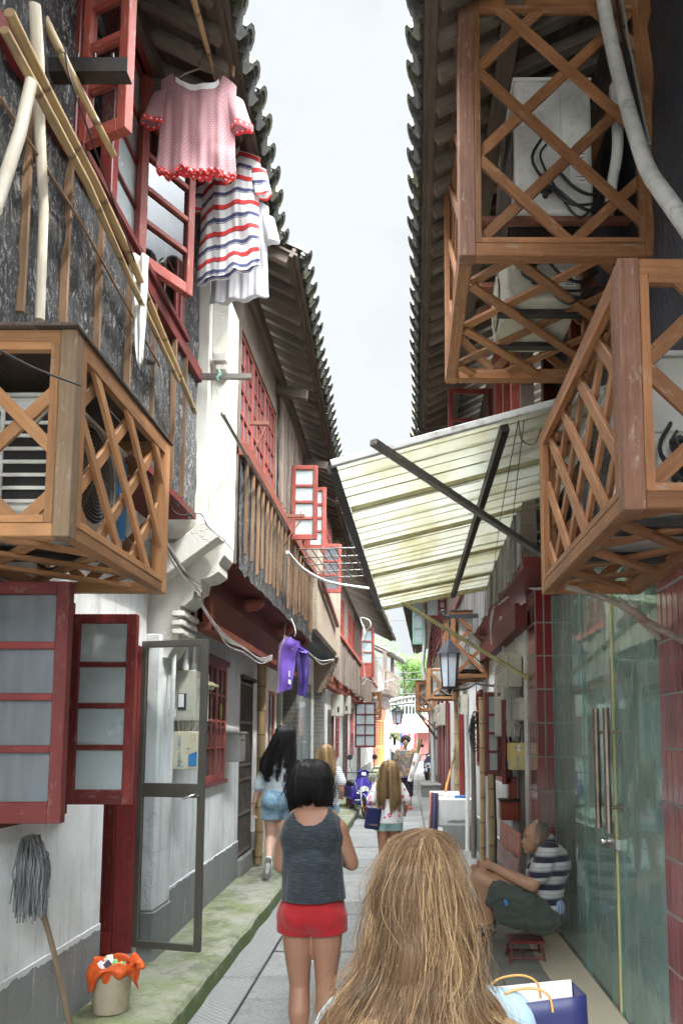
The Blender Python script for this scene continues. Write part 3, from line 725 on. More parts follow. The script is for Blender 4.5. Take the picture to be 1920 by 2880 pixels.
def left_pillar():
    p = thing('gable_wall', (-1.6, 5.15, 0), 'tall white plastered fire wall end with stepped corbels between the two left houses', 'wall')
    mb = MB(); mb.box(-2.3, -1.38, 5.0, 5.42, 2.95, 5.05); mb.box(-1.38, -1.26, 5.06, 5.36, 2.95, 4.75)
    mb.build('pillar', M['cream'], p, bevel=.008)
    # corbel: curved profile under the projecting pier
    prof = [(-1.26, 2.95), (-1.262, 2.86), (-1.30, 2.80), (-1.30, 2.74), (-1.36, 2.70), (-1.42, 2.69), (-1.43, 2.62), (-1.47, 2.60), (-1.47, 2.55), (-1.53, 2.50), (-1.56, 2.50), (-1.56, 2.28), (-1.60, 2.20), (-1.64, 2.14)]
    def ext(mb, prof, y0, y1, xb):
        n = len(prof)
        vs = [(x, y0, z) for x, z in prof]+[(x, y1, z) for x, z in prof]+[(xb, y0, z) for x, z in prof]+[(xb, y1, z) for x, z in prof]
        fs = []
        for i in range(n-1): fs += [(i, i+1, n+i+1, n+i), (2*n+i, i, i+1, 2*n+i+1)[::-1], (3*n+i, 3*n+i+1, n+i+1, n+i)[::-1]]
        fs += [(0, n, 3*n, 2*n), (n-1, 2*n-1, 4*n-1, 3*n-1)]
        mb.add(vs, fs)
    mb = MB(); ext(mb, prof, 5.08, 5.34, -2.0)
    mb.box(-1.33, -1.27, 5.02, 5.40, 4.12, 4.16); mb.box(-1.34, -1.265, 5.01, 5.41, 4.18, 4.22); mb.box(-1.36, -1.262, 5.0, 5.42, 4.24, 4.30)
    for k, (z, d) in enumerate(((2.42, .03), (2.36, .02), (2.30, .01))): mb.box(-1.6, -1.545+d, 5.05-d, 5.37+d, z, z+.035)
    mb.build('corbel', M['cream'], p, bevel=.004)
    # slanting brace block seen from below
    mb = MB(); mb.obox((-1.58, 4.98, 2.80), Vector((.28, -.02, .20)), (0, .07, 0), Vector((-.045, 0, .06))); mb.build('brace', M['cream'], p, bevel=.005)
    mb = MB(); mb.box(-1.95, -1.672, 5.04, 5.39, .44, 2.30); mb.build('pier', M['white'], p, bevel=.01)
    mb = MB(); mb.box(-1.95, -1.660, 5.03, 5.40, .05, .438); mb.build_each('plinth', M['plinth'], p, bevel=.01)
def left_two():
    p = thing('house', (-2.2, 7.5, 0), 'left house with battened black tar paper upper floor beyond the white fire wall', 'house')
    w = WF((-1.72, 5.4), (-1.80, 9.35), 1); T = w.t
    win = (T(6.42), T(7.22), 1.19, 2.27); gt = (T(7.95), T(8.72), .30, 2.22)
    mb = MB(); wall(mb, w, .12, 2.56, [win, gt], .24); mb.build('wall', M['white'], p)
    mb = MB(); wbox(mb, w, 0, gt[0], .05, .50, 0, .012); wbox(mb, w, gt[1], w.L, .05, .50, 0, .012); mb.build_each('plinth', M['plinth'], p)
    wpanel(p, w, win[0], (win[0]+win[1])/2, win[2], win[3], 2, 4, M['red_faded'], M['dusty'], o=.0)
    f = wpanel(p, w, (win[0]+win[1])/2, win[1], win[2], win[3], 2, 4, M['red_faded'], M['dusty'], o=.0)
    mb = MB(); c = w.P(win[1]-.2, 1.83, .012); n = 20
    vs = [c+w.d*math.cos(2*PI*k/n)*.055+Vector((0, 0, math.sin(2*PI*k/n)*.085)) for k in range(n)]; mb.add(vs, [tuple(range(n))]); st = mb.build('sticker', M['yellow_print'], f)
    mb = MB()
    for dx in (-.02, .012):
        for k in range(4): mb.obox(w.P(win[1]-.2+dx, 1.78+k*.032, .015), w.d*.010, w.n*.0008, Vector((0, 0, .0035)))
    mb.obox(w.P(win[1]-.204, 1.83, .015), w.d*.003, w.n*.0008, Vector((0, 0, .055))); mb.build('sticker_print', M['black_print'], f)
    mb = MB()
    wbox(mb, w, win[0]-.03, win[1]+.03, win[3], win[3]+.05, -.1, .04); wbox(mb, w, win[0]-.03, win[1]+.03, win[2]-.04, win[2], -.1, .04); mb.build_each('window_frame', M['red'], p, bevel=.004)
    darkbox(p, w, win[0]-.1, win[1]+.1, 1, 2.5, .8); 
    # barred gate
    mb = MB(); k0, k1 = gt[0], gt[1]
    for k in range(9): t = k0+.04+(k1-k0-.08)*k/8; mb.tube([w.P(t, gt[2]+.02, -.02), w.P(t, gt[3]-.03, -.02)], .009, 6)
    for z in (gt[2]+.03, .75, 1.12, 1.28, 1.75, 2.18): wbox(mb, w, k0+.01, k1-.01, z-.014, z+.014, -.035, -.005)
    for t in (k0+.015, k1-.015): wbox(mb, w, t-.015, t+.015, gt[2], gt[3], -.05, .0)
    mb.build('barred_gate', M['gate'], p)
    mb = MB(); wbox(mb, w, k0+.03, k1-.03, gt[2], gt[3], -.14, -.11); mb.build('door', M['panel_grey'], p)
    mb = MB(); wbox(mb, w, k0-.02, k1+.05, .05, .30, -.2, .05); mb.build('doorstep', M['concrete'], p, bevel=.01)
    mb = MB(); wbox(mb, w, k0-.02, k1+.03, gt[3], gt[3]+.035, -.1, .05); mb.build('lintel', M['panel_grey'], p)
    # projecting red beams
    b = WF((-1.44, 5.42), (-1.46, 9.8), 1)
    mb = MB(); wbox(mb, b, 0, b.L, 2.44, 2.68, -.06, 0); wbox(mb, b, 0, b.L, 2.375, 2.44, -.10, .025); mb.build('beam', M['red_beam'], p, bevel=.006)
    mb = MB(); wbox(mb, w, 0, w.L, 2.56, 2.70, -.2, .005); wbox(mb, b, 0, b.L, 2.68, 2.84, -.4, -.03); wbox(mb, b, 0, b.L+.1, 2.84, 2.87, -.4, .19); mb.build('jetty_soffit', M['red_dark'], p)
    mb = MB()
    for y in (6.6, 8.3, 9.6): mb.tube([(-1.44, y, 2.77), (-1.33, y, 2.78), (-1.28, y, 2.81)], [.06, .055, .03], 10)
    mb.build_each('joist_end', M['red_beam'], p)
    u = WF((-1.25, 5.38), (-1.25, 9.75), 1); U = u.t
    hs = [(U(5.42), U(6.95), 3.84, 4.72), (U(8.0), U(9.2), 3.84, 4.6)]
    mb = MB(); wall(mb, u, 2.87, 5.2, hs, .1); mb.build('upper_wall', M['board'], p)
    wavy_sheet(p, u, 0, U(9.72), 2.83, 3.70, 'tar', seed=7, amp=.012); wavy_sheet(p, u, U(7.0), U(8.0), 3.8, 5.0, 'board', seed=9, amp=.01)
    ts = []; y = 5.5
    while y < 9.7: ts.append(U(y)); y += R.uniform(.17, .27)
    battens(p, u, ts, 2.9, 3.68, .03)
    battens(p, u, [U(y) for y in (7.05, 7.25, 7.5, 7.7, 7.95)], 3.8, 4.9, .03, mt='board')
    mb = MB(); wbox(mb, u, 0, U(9.75), 3.70, 3.80, -.02, .07); mb.build('window_sill', M['red_beam'], p, bevel=.004)
    darkbox(p, u, U(5.2), U(7.2), 3.7, 4.9, .5); darkbox(p, u, U(7.8), U(9.4), 3.7, 4.9, .5)
    for a, c in ((5.43, 5.93), (5.94, 6.44), (6.45, 6.94)): wpanel(p, u, U(a), U(c), 3.84, 4.72, 3, 4, M['red_faded'], M['dusty'], fw=.035, bw=.018)
    wpanel(p, u, U(8.0), U(8.6), 3.84, 4.6, 1, 4, M['red_faded'], M['glass']); wpanel(p, u, U(8.6), U(9.2), 3.84, 4.6, 1, 4, M['red_faded'], M['glass'])
    # casements open over the alley
    def op(xl, xr, yb, yt, X, rows=4, cols=1, gl='frost', m='red_faded', tilt=.0):
        a = onX(xl, yb, X); b = onY(xr, yb, a.y); z1 = onY(xl, yt, a.y).z
        panel(p, (a.x, a.y), (b.x-a.x, tilt), a.z, z1, cols, rows, M[m], M[gl], .045, .04, .03, name='open_casement')
    op(668, 728, 1240, 1070, -1.2); op(704, 748, 1262, 1120, -1.2)
    op(738, 783, 1362, 1250, -1.2, 3, gl='dusty')
    A = onZ(690, 600, 5.2); B = onZ(765, 1030, 5.2)
    e = WF((A.x, A.y-.1), (-.95, 10.9), 1); roof(p, e, 5.2, .5, seed=21, pitch=.19)
    mb = MB(); mb.bar((-1.25, 5.3, 5.1), (-1.25, 10.8, 5.1), .1, .14)
    for y in (6.9, 8.8): mb.bar((-1.28, y, 4.95), (-.95, y+.03, 4.9), .07, .09)
    mb.build_each('eave_beam', M['old'], p)
def left_shop():
    p = thing('shop', (-2.2, 11, 0), 'tan brick bay over a green glass shop door on the left, under the same eave', 'shop')
    w = WF((-1.80, 9.35), (-1.80, 10.9), 1); T = w.t
    wi = (T(9.75), T(10.25), 1.1, 2.2); dd = (T(10.4), T(10.8), .14, 2.3)
    mb = MB(); wall(mb, w, .12, 2.9, [wi, dd], .24)
    w2 = WF((-1.60, 10.9), (-1.58, 13.0), 1); T2 = w2.t; g = (T2(11.15), T2(12.5), .14, 2.45)
    wall(mb, w2, 2.45, 2.9, [], .24); wall(mb, w2, .12, 2.45, [], .24, T2(12.5), w2.L); mb.build('wall', M['cream'], p)
    wpanel(p, w, wi[0], wi[1], wi[2], wi[3], 2, 4, M['red_faded'], M['frost'])
    mb = MB(); wbox(mb, w, dd[0], dd[1], dd[2], dd[3], -.1, -.05); mb.build('door', M['panel_grey'], p)
    darkbox(p, w2, g[0]-.1, g[1]+.1, .05, 2.8, 1.2)
    mb = MB(); mb.quad(w2.P(g[0], g[2], .0), w2.P(g[1], g[2], .0), w2.P(g[1], g[3], .0), w2.P(g[0], g[3], .0)); gd = mb.build('glass_door', M['shop_glass'], p)
    mb = MB(); mb.tube([w2.P(T2(11.9), 1.0, .07), w2.P(T2(11.9), 1.6, .07)], .02, 8)
    for z in (1.1, 1.5): mb.tube([w2.P(T2(11.9), z, .0), w2.P(T2(11.9), z, .07)], .012, 6)
    mb.build('handle', M['chrome'], gd)
    mb = MB(); mb.box(-2.0, -1.59, 10.9, 11.14, .1, 2.9); mb.build('brick_pier', M['brick'], p)
    mb = MB(); mb.box(-1.78, -1.42, 12.85, 13.1, .1, 2.4); mb.build('brick_pier', M['brick'], p)
    mb = MB(); n = 8
    for k in range(n):
        z0 = 2.35+k*.075; o = -1.42+k*.032
        mb.box(-1.75, o, 12.8-.001*k, 13.12+.001*k, z0, z0+.075)
    mb.build('corbel', M['tan'], p)
    mb = MB(); mb.box(-2.0, -1.18, 9.8, 13.1, 3.02, 4.2); mb.box(-2.0, -1.16, 12.7, 13.14, 2.95, 5.0); mb.build('brick_bay', M['tan'], p)
    mb = MB(); mb.box(-2.0, -1.25, 9.8, 12.8, 2.9, 3.019); mb.build('bay_soffit', plain('green_soffit', (.03, .045, .04), .6), p)
    mb = MB(); mb.bar((-1.14, 9.8, 3.75), (-1.14, 12.4, 3.45), .05, .06); mb.build('red_rail', M['red'], p)
    mb = MB(); mb.box(-2.0, -1.25, 9.8, 13.1, 4.2, 5.2); mb.build('upper_wall', M['board'], p)
    for a, c in ((10.2, 11.0), (11.1, 11.9)):
        u = WF((-1.24, 9.8), (-1.24, 13.1), 1); wpanel(p, u, u.t(a), u.t(c), 4.25, 4.95, 3, 3, M['red_faded'], M['dusty'], o=.02)
def left_three():
    p = thing('house', (-2.2, 20, 0), 'long left house with weathered board upper floor over white ground floor wall', 'house')
    w = WF((-1.62, 13.1), (-1.50, 33), 1); T = w.t
    op = [(T(14.0), T(14.6), 1.0, 2.3, 'w'), (T(15.4), T(16.2), .15, 2.15, 'd'), (T(17.0), T(17.7), 1.1, 2.35, 'w'), (T(18.9), T(19.8), .15, 2.2, 'd'), (T(21.2), T(22.2), 1.0, 2.4, 'w'), (T(24.0), T(25.2), .2, 2.2, 'd')]
    mb = MB(); wall(mb, w, .12, 2.66, [o[:4] for o in op], .2); mb.build('wall', M['white'], p)
    mb = MB()
    wbox(mb, w, 0, T(15.4), .05, .5, 0, .012); wbox(mb, w, T(16.2), T(18.9), .05, .5, 0, .012); wbox(mb, w, T(25.2), w.L, .05, .5, 0, .012); mb.build_each('plinth', M['plinth'], p)
    for a, b, c, d, k in op:
        if k == 'w': wpanel(p, w, a, b, c, d, 2, 4, M['red_faded'], M['dusty'], o=.01)
        else:
            mb = MB(); wbox(mb, w, a, b, c, d, -.12, -.08); mb.build('door', M['panel_grey'], p)
            mb = MB(); wbox(mb, w, b, b+.14, .14, d+.05, -.05, .04); mb.build('door_post', M['red'], p)
            mb = MB()
            for q in range(8): mb.tube([w.P(a+.05+(b-a-.1)*q/7, c, .0), w.P(a+.05+(b-a-.1)*q/7, d, .0)], .012, 5)
            for z in (.6, 1.2, 1.8): wbox(mb, w, a, b, z, z+.04, -.02, .01)
            mb.build('barred_gate', M['gate'], p)
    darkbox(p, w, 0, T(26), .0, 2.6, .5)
    b = WF((-1.46, 13.15), (-1.36, 32.5), 1)
    mb = MB(); wbox(mb, b, 0, b.L, 2.56, 2.76, -.2, 0); 
    mb.build('beam', M['red_beam'], p)
    mb = MB(); y = 14
    while y < 32: 
        t = b.t(y); wbox(mb, b, t-.08, t+.08, 2.62, 2.74, 0, .09); y += 1.9
    mb.build_each('joist_end', M['red_beam'], p)
    u = WF((-1.42, 13.15), (-1.22, 32), 1); U = u.t
    mb = MB(); wall(mb, u, 2.78, 5.0, [(U(13.7), U(16.6), 3.75, 4.6), (U(17.6), U(19.5), 3.75, 4.6)], .1); mb.build('upper_wall', M['board'], p)
    mb = MB(); y = 13.2
    while y < 31.8:
        t = U(y); wbox(mb, u, t, t+R.uniform(.12, .2), 2.74+R.uniform(-.03, .03), 3.66, .005, R.uniform(.012, .035)); y += .22
    mb.build('wall_boards', M['board'], p)
    mb = MB(); y = 19.6
    while y < 31.8:
        t = U(y); wbox(mb, u, t, t+.18, 3.75, 4.9, .005, R.uniform(.012, .03)); y += .22
    mb.build('wall_boards', M['old'], p)
    mb = MB(); wbox(mb, u, 0, u.L, 3.66, 3.74, 0, .07); mb.build('window_sill', M['red_faded'], p)
    for a in (13.75, 14.7, 15.65): wpanel(p, u, U(a), U(a+.9), 3.75, 4.6, 3, 4, M['red_faded'], M['glass'], o=.0)
    for a in (17.65, 18.6): wpanel(p, u, U(a), U(a+.9), 3.75, 4.6, 3, 4, M['red_faded'], M['glass'], o=.0)
    darkbox(p, u, U(13.3), U(20), 3.6, 4.8, .4)
    panel(p, (-1.33, 21.5), (.42, .1), 3.3, 4.75, 1, 4, M['red_faded'], M['frost'], .07, .05, .04, name='open_casement', solid_rows=1)
    panel(p, (-1.5, 22.2), (.62, .0), 1.25, 2.6, 2, 4, M['red'], M['frost'], .05, .05, .035, name='open_sash')
    A = onZ(800, 1240, 5.2); B = onZ(905, 1470, 5.2)
    e = WF((-1.0, 11.0), (-1.0, 13.5), 1); e2 = WF((-1.0, 13.5), (B.x, B.y), 1)
    roof(p, e, 5.15, .4, seed=30, pitch=.2, run=2.2); roof(p, e2, 5.2, .4, seed=31, pitch=.24, rp=.3, run=2.2)
def left_four():
    p = thing('house', (-1.9, 35, 0), 'far left corner house with wooden balcony above carved orange wooden doors', 'house')
    # doors facing the alley
    w = WF((-1.5, 33), (-.95, 38.5), 1); T = w.t
    mb = MB(); wall(mb, w, .15, 5.0, [(T(33.4), T(37.6), .2, 2.5)], .25); mb.build('wall', M['white'], p)
    for k in range(4):
        a = T(33.45)+k*1.04
        d = MB(); wbox(d, w, a, a+1.0, .2, 2.45, -.12, -.06)
        for z0, z1 in ((.2, .4), (1.0, 1.15), (2.3, 2.45)): wbox(d, w, a, a+1, z0, z1, -.06, -.03)
        for q in (0, .9): wbox(d, w, a+q, a+q+.1, .4, 2.3, -.06, -.031)
        dd = d.build('door', M['door_orange'] if k > 1 else M['door_brown'], p)
        d = MB()
        for i in range(1, 6): wbox(d, w, a+.1+.8*i/6-.015, a+.1+.8*i/6+.015, 1.15, 2.3, -.06, -.04)
        for i in range(1, 9): wbox(d, w, a+.1, a+.9, 1.15+1.15*i/9-.015, 1.15+1.15*i/9+.015, -.06, -.042)
        d.build('lattice', M['door_brown'], dd)
    mb = MB(); wbox(mb, w, T(33.2), T(37.8), 2.45, 3.05, -.1, .05); mb.build('fascia', M['door_brown'], p)
    mb = MB(); wbox(mb, w, T(38.0), w.L, .15, 5, 0, .1); mb.build('pillar', M['white'], p)
    mb = MB(); wbox(mb, w, T(38.0), w.L, .1, .8, .1, .12); mb.build_each('plinth', M['plinth'], p)
    # balcony
    f = MB(); wbox(f, w, 0, T(37.4), 3.45, 3.6, 0, .75); f.build('balcony_floor', M['old'], p)
    f = MB(); wavy = MB()
    wbox(f, w, T(33.6), T(37.2), 2.9, 3.45, .0, .35); f.build('tarpaulin', M['tar'], p)
    mb = MB()
    for t in (0.1, T(34.6), T(36), T(37.35)): wbox(mb, w, t-.06, t+.06, 3.6, 4.55, .65, .75)
    for z in (3.7, 4.1, 4.48): wbox(mb, w, .1, T(37.4), z, z+.06, .68, .73)
    k = .2
    while k < T(37.3): wbox(mb, w, k, k+.1, 3.62, 4.5, .69, .72); k += .2
    for z in (3.7, 4.48): mb.bar(w.P(.05, z, 0), w.P(.05, z, .73), .05, .06)
    for i in range(4): mb.bar(w.P(.05, 3.6, .1+.15*i), w.P(.05, 4.5, .1+.15*i), .05)
    mb.build('balustrade', M['rafter'], p)
    mb = MB()
    for t in (.15, T(36.0)): wbox(mb, w, t-.09, t+.09, 3.6, 5.4, .5, .66)
    mb.build_each('post', M['old'], p)
    e = WF((-.75, 33.0), (.02, 38.2), 1); roof(p, e, 5.35, .5, seed=41, pitch=.3, rp=.35, run=2.5)
def tiles_face(mb, gm, O, U, V, nu, nv, tw, th_, gap=.012, lift=.004, nrm=None, stag=False):
    """tiles laid as raised plates on a face. O corner, U,V unit vectors"""
    O = Vector(O); U = Vector(U); V = Vector(V); n = U.cross(V).normalized()
    if nrm is not None and n.dot(Vector(nrm)) < 0: n = -n
    for i in range(nu):
        for j in range(nv):
            a = O+U*(i*(tw+gap)+gap/2)+V*(j*(th_+gap)+gap/2)
            mb.obox(a+U*tw/2+V*th_/2+n*lift/2, U*tw/2, V*th_/2, n*lift/2, R.random())
def right_shop():
    p = thing('shop', (1.8, 3.5, 0), 'right hand shop with green glass doors between dark red tiled pillars', 'shop')
    X = 1.22
    # far tiled pillar
    core = MB(); core.box(1.065, 1.6, 6.02, 6.45, 0, 3.2); core.build('pillar', M['grout'], p)
    t = MB(); tiles_face(t, None, (1.065, 6.02, .06), (1, 0, 0), (0, 0, 1), 3, 11, .058, .262, nrm=(0, -1, 0)); t.build('pillar_tiles', M['gtile'], p, bevel=.002)
    t = MB(); tiles_face(t, None, (1.065, 6.02, .06), (0, 1, 0), (0, 0, 1), 3, 11, .13, .262, nrm=(-1, 0, 0)); t.build('pillar_tiles', M['gtile2'], p, bevel=.002)
    # near tiled pillar with long tiles
    core = MB(); core.box(1.2, 1.6, -1.5, 3.50, 0, 2.78); core.build('pillar', M['grout'], p)
    t = MB()
    tiles_face(t, None, (1.2, 3.49, .06), (0, -1, 0), (0, 0, 1), 26, 11, .058, .235, nrm=(-1, 0, 0)); t.build('pillar_tiles', M['gtile2'], p, bevel=.002)
    # glass front
    def pane(y0, y1, nm='glass_panel'):
        mb = MB(); mb.box(X-.006, X+.006, y0, y1, .06, 2.74); g = mb.build(nm, M['green_glass'], p)
        e = MB(); e.box(X-.0075, X+.0075, y1-.012, y1-.0005, .06, 2.74); e.build('edge', M['green_edge'], g); return g
    pane(5.08, 6.0); g1 = pane(4.33, 5.06, 'glass_door'); g2 = pane(3.52, 4.30, 'glass_door')
    e = MB(); e.box(X-.014, X+.004, 4.305, 4.325, .06, 2.74); e.build('door_seal', M['yellow_paint'], g1)
    for (y, g) in ((4.42, g1), (4.20, g2)):
        h = MB(); h.tube([(X-.085, y, 1.06), (X-.085, y, 1.76)], .019, 14)
        for z in (1.2, 1.62): h.tube([(X-.085, y, z), (X+.02, y, z)], .010, 10); h.tube([(X-.012, y, z), (X-.002, y, z)], .018, 10)
        h.build('handle', M['handle'], g)
    l = MB(); l.box(X-.04, X-.006, 4.24, 4.40, .955, 1.02); l.tube([(X-.03, 4.42, .985), (X-.075, 4.42, .985)], .018, 10); l.build('lock', M['chrome'], g1, bevel=.003)
    b = MB(); b.box(X-.02, X+.02, 3.5, 6.0, .052, .062); b.build('door_track', M['chrome'], p)
    # curtain in soft pleats
    mb = MB()
    def cf(u, v):
        y = 3.3+2.8*u; a = .028*math.sin(y*52+1.3*math.sin(y*9)+v*.6)+.02*noise.noise(Vector((y*3, v*2, 0)))
        return Vector((X+.13+a, y, .03+2.7*v))
    mb.grid(cf, 420, 6); mb.build('curtain', M['curtain'], p)
    i = MB(); i.box(1.55, 1.6, 3.3, 6.1, .0, 2.8); i.build('interior', M['dark'], p)
    i = MB(); i.box(1.2, 1.62, 3.45, 6.03, 2.745, 2.9); i.build('lintel', M['red_dark'], p)
    # upper floor
    u = WF((1.26, -1.5), (1.26, 6.4), -1)
    mb = MB(); wall(mb, u, 2.9, 5.9, [], .12); mb.build('upper_wall', M['old'], p)
    wavy_sheet(p, u, 0, 7.9, 2.85, 5.7, 'tar_blue', seed=12, amp=.03, res=.09)
    e = WF((.075, 2.4), (.165, 8.35), -1); roof(p, e, 5.2, .8, seed=51, pitch=.2, run=2.4)
    e = WF((-.5, -2.2), (-.45, 2.38), -1); roof(p, e, 5.2, .8, seed=52, pitch=.2, run=3.0)  # out-of-view eave pushed out over the alley to shade the near left wall
    mb = MB(); mb.bar((1.2, -2, 5.55), (1.2, 8.3, 5.55), .1, .14); mb.bar((.55, 2, 5.33), (.55, 8.3, 5.33), .10, .12); mb.build_each('eave_beam', M['old'], p)
    mb = MB()
    for y in (4.9, 5.9): mb.box(1.15, 1.25, y, y+.08, 2.9, 5.5)
    mb.build_each('wall_post', M['red_faded'], p)
    return p
def right_two():
    p = thing('house', (1.7, 10, 0), 'right hand white house with pipes and meter boxes beyond the red tiled pillar', 'house')
    w = WF((1.04, 6.45), (.96, 14.5), -1); T = w.t
    dr = (T(6.5), T(7.0), .1, 2.3); wi = (T(7.75), T(8.6), 1.1, 2.2); w2 = (T(9.6), T(10.1), 1.2, 2.2)
    mb = MB(); wall(mb, w, .0, 2.7, [dr, wi, w2], .22); mb.build('wall', M['white_old'], p)
    mb = MB(); wbox(mb, w, T(7.0), w.L, 0, .5, 0, .012); mb.build_each('plinth', M['plinth'], p)
    mb = MB(); wbox(mb, w, dr[0]+.02, dr[1]-.02, .1, 2.28, -.06, -.02); 
    d = mb.build('door', M['panel_grey'], p)
    mb = MB(); wbox(mb, w, T(7.02), T(7.30), .1, 2.25, .0, .035); mb.build('door_jamb', M['white_old'], p, bevel=.004)
    mb = MB(); q = w.P(T(6.95), 0, .02)
    pts = [(0, .85), (.05, .83), (.07, .9), (.07, 1.25), (.05, 1.32), (0, 1.30)]
    mb.tube([w.P(T(7.0), z, .0+a) for a, z in pts], .011, 8); mb.build('handle', M['chrome'], d)
    wpanel(p, w, wi[0], wi[1], wi[2], wi[3], 2, 4, M['red'], M['dusty']); wpanel(p, w, w2[0], w2[1], w2[2], w2[3], 2, 4, M['red_faded'], M['dusty'], o=.02)
    darkbox(p, w, dr[0], w2[1], .05, 2.6, .6)
    def op(xl, xr, yb, yt, X, rows=4, cols=1, gl='frost', m='red', dy=0):
        a = onX(xr, yb, X); b = onY(xl, yb, a.y); z1 = onY(xr, yt, a.y).z
        return panel(p, (b.x, b.y+dy), (a.x-b.x, -dy), a.z, z1, cols, rows, M[m], M[gl], .045, .04, .028, name='open_sash')
    op(1113, 1152, 1782, 1590, .99); op(1150, 1172, 1798, 1610, .99, dy=-.22, rows=3)
    u = WF((.86, 5.3), (.84, 14.5), -1)
    mb = MB(); wall(mb, u, 2.9, 5.3, [(u.t(7.2), u.t(9.0), 3.7, 4.7)], .1); mb.build('upper_wall', M['board'], p)
    mb = MB(); y = 5.35
    while y < 14.3: wbox(mb, u, u.t(y), u.t(y+R.uniform(.1, .17)), 2.85+R.uniform(-.03, .03), 3.6, .004, R.uniform(.012, .03)); y += .19
    mb.build('wall_boards', M['board_grey'], p)
    mb = MB(); wbox(mb, u, 0, u.L, 3.6, 3.68, 0, .06); mb.build('window_sill', M['red'], p)
    for k in range(3): wpanel(p, u, u.t(7.2)+.6*k, u.t(7.2)+.6*k+.59, 3.7, 4.7, 2, 4, M['red'], M['dusty'])
    darkbox(p, u, u.t(7), u.t(9.2), 3.6, 4.8, .4)
    mb = MB(); wbox(mb, u, 0, u.L, 2.82, 2.9, -.4, 0); mb.build('jetty_soffit', M['red_dark'], p)
    b = WF((.93, 6.2), (.90, 14.5), -1); mb = MB(); wbox(mb, b, 0, b.L, 2.5, 2.72, -.1, 0); mb.build('beam', M['red_dark'], p)
    a = onX(1098, 990, .86)
    panel(p, (.42, 7.0), (.44, 0), 4.35, 5.0, 1, 2, M['red'], M['glass'], .05, .04, .03, name='open_casement')
    mb = MB()
    for y in (5.35, 5.8, 6.3): mb.box(.8, .87, y, y+.07, 3.68, 5.3)
    mb.build_each('wall_post', M['red_faded'], p)
    e = WF((.165, 8.4), (.02, 14.5), -1); roof(p, e, 5.2, .5, seed=61, pitch=.22, rp=.28, run=2.4)
    return p
def right_three():
    p = thing('house', (1.7, 20, 0), 'far right house with dark red pilasters and a curving dark eave', 'house')
    w = WF((.96, 14.5), (.92, 22), -1); w2 = WF((.92, 22), (1.05, 33), -1)
    for ww in (w, w2):
        mb = MB(); wall(mb, ww, 0, 2.7, [], .2); mb.build('wall', M['white_old'], p)
        mb = MB(); wbox(mb, ww, 0, ww.L, 0, .45, 0, .012); mb.build_each('plinth', M['plinth'], p)
        mb = MB(); t = 1.2
        while t < ww.L-1:
            wbox(mb, ww, t, t+.5, .1, 2.3, .005, .05); mb2 = MB(); wbox(mb2, ww, t+.55, t+.75, .1, 2.6, .0, .06); mb2.build('door_post', M['red_dark'], p); t += 1.9
        mb.build_each('door', M['red'], p)
    u = WF((.84, 14.5), (.80, 22), -1); u2 = WF((.80, 22), (1.0, 33), -1)
    for ww in (u, u2):
        mb = MB(); wall(mb, ww, 2.85, 5.2, [], .1); mb.build('upper_wall', M['board'], p)
        mb = MB(); t = 0
        while t < ww.L: wbox(mb, ww, t, t+.2, 2.8+R.uniform(-.03, .03), 3.6, .004, R.uniform(.012, .03)); t += .25
        mb.build('wall_boards', M['board'], p)
        t = .4
        while t < ww.L-1.3: wpanel(p, ww, t, t+1.1, 3.7, 4.75, 3, 4, M['red'], M['dusty'], o=.03); t += 1.3
    # sash hinged open, green painted, and a red one
    def op(xl, xr, yb, yt, Y, m, rows=3):
        a = onY(xl, yb, Y); b = onY(xr, yb, Y); z1 = onY(xl, yt, Y).z
        panel(p, (a.x, Y), (b.x-a.x, 0), a.z, z1, 1, rows, M[m], M['frost'], .05, .05, .035, name='open_casement')
    op(947, 973, 1480, 1375, 18.5, 'teal'); op(975, 1010, 1420, 1300, 16.5, 'red', 3); op(1005, 1030, 1420, 1360, 15, 'red')
    e = WF((.0, 14.5), (.0, 20.6), -1); e2 = WF((.0, 20.6), (.42, 32), -1)
    roof(p, e, 5.2, .5, seed=71, pitch=.25, rp=.35, run=2.2); roof(p, e2, 5.2, .5, seed=72, pitch=.3, rp=.4, run=2.2)
    q = MB(); q.tube([(.55, 21, 5.2), (.57, 21, 4.4), (.5, 21, 3.6), (.62, 21.1, 2.9), (.75, 21.2, 2.3), (.8, 21.3, .3)], .055, 8); q.build('downpipe', M['pipe'], p)
    return p
# ------------------------------------------------------------------ lattice cages and air conditioners
def lattice(p, O, U, V, mt, sp=.36, bw=.045, bt=.018, ph=0, second=True, lean=1.0):
    O = Vector(O); U = Vector(U); V = Vector(V); W = U.length; H = V.length; u = U/W; v = V/H; n = u.cross(v)
    mb = MB()
    for si, sg in enumerate((1, -1) if second else (1,)):
        # lines v = sg*lean*(u) + c
        k = -30
        while k < 30:
            c = (k+ph)*sp*math.sqrt(1+lean*lean)/1.0; k += 1
            pts = []
            for uu in (0, W):
                vv = sg*lean*uu+c
                if -1e-9 <= vv <= H+1e-9: pts.append((uu, vv))
            for vv in (0, H):
                uu = (vv-c)/(sg*lean)
                if 1e-6 < uu < W-1e-6: pts.append((uu, vv))
            if len(pts) < 2: continue
            a, b = pts[0], pts[-1]
            if math.hypot(a[0]-b[0], a[1]-b[1]) < .06: continue
            j = R.uniform(-.006, .006)
            mb.bar(O+u*(a[0]+j)+v*a[1]+n*(si*bt*1.05), O+u*(b[0]-j)+v*b[1]+n*(si*bt*1.05), bw, bt, up=n)
    return mb.build('lattice', mt, p, bevel=.002)
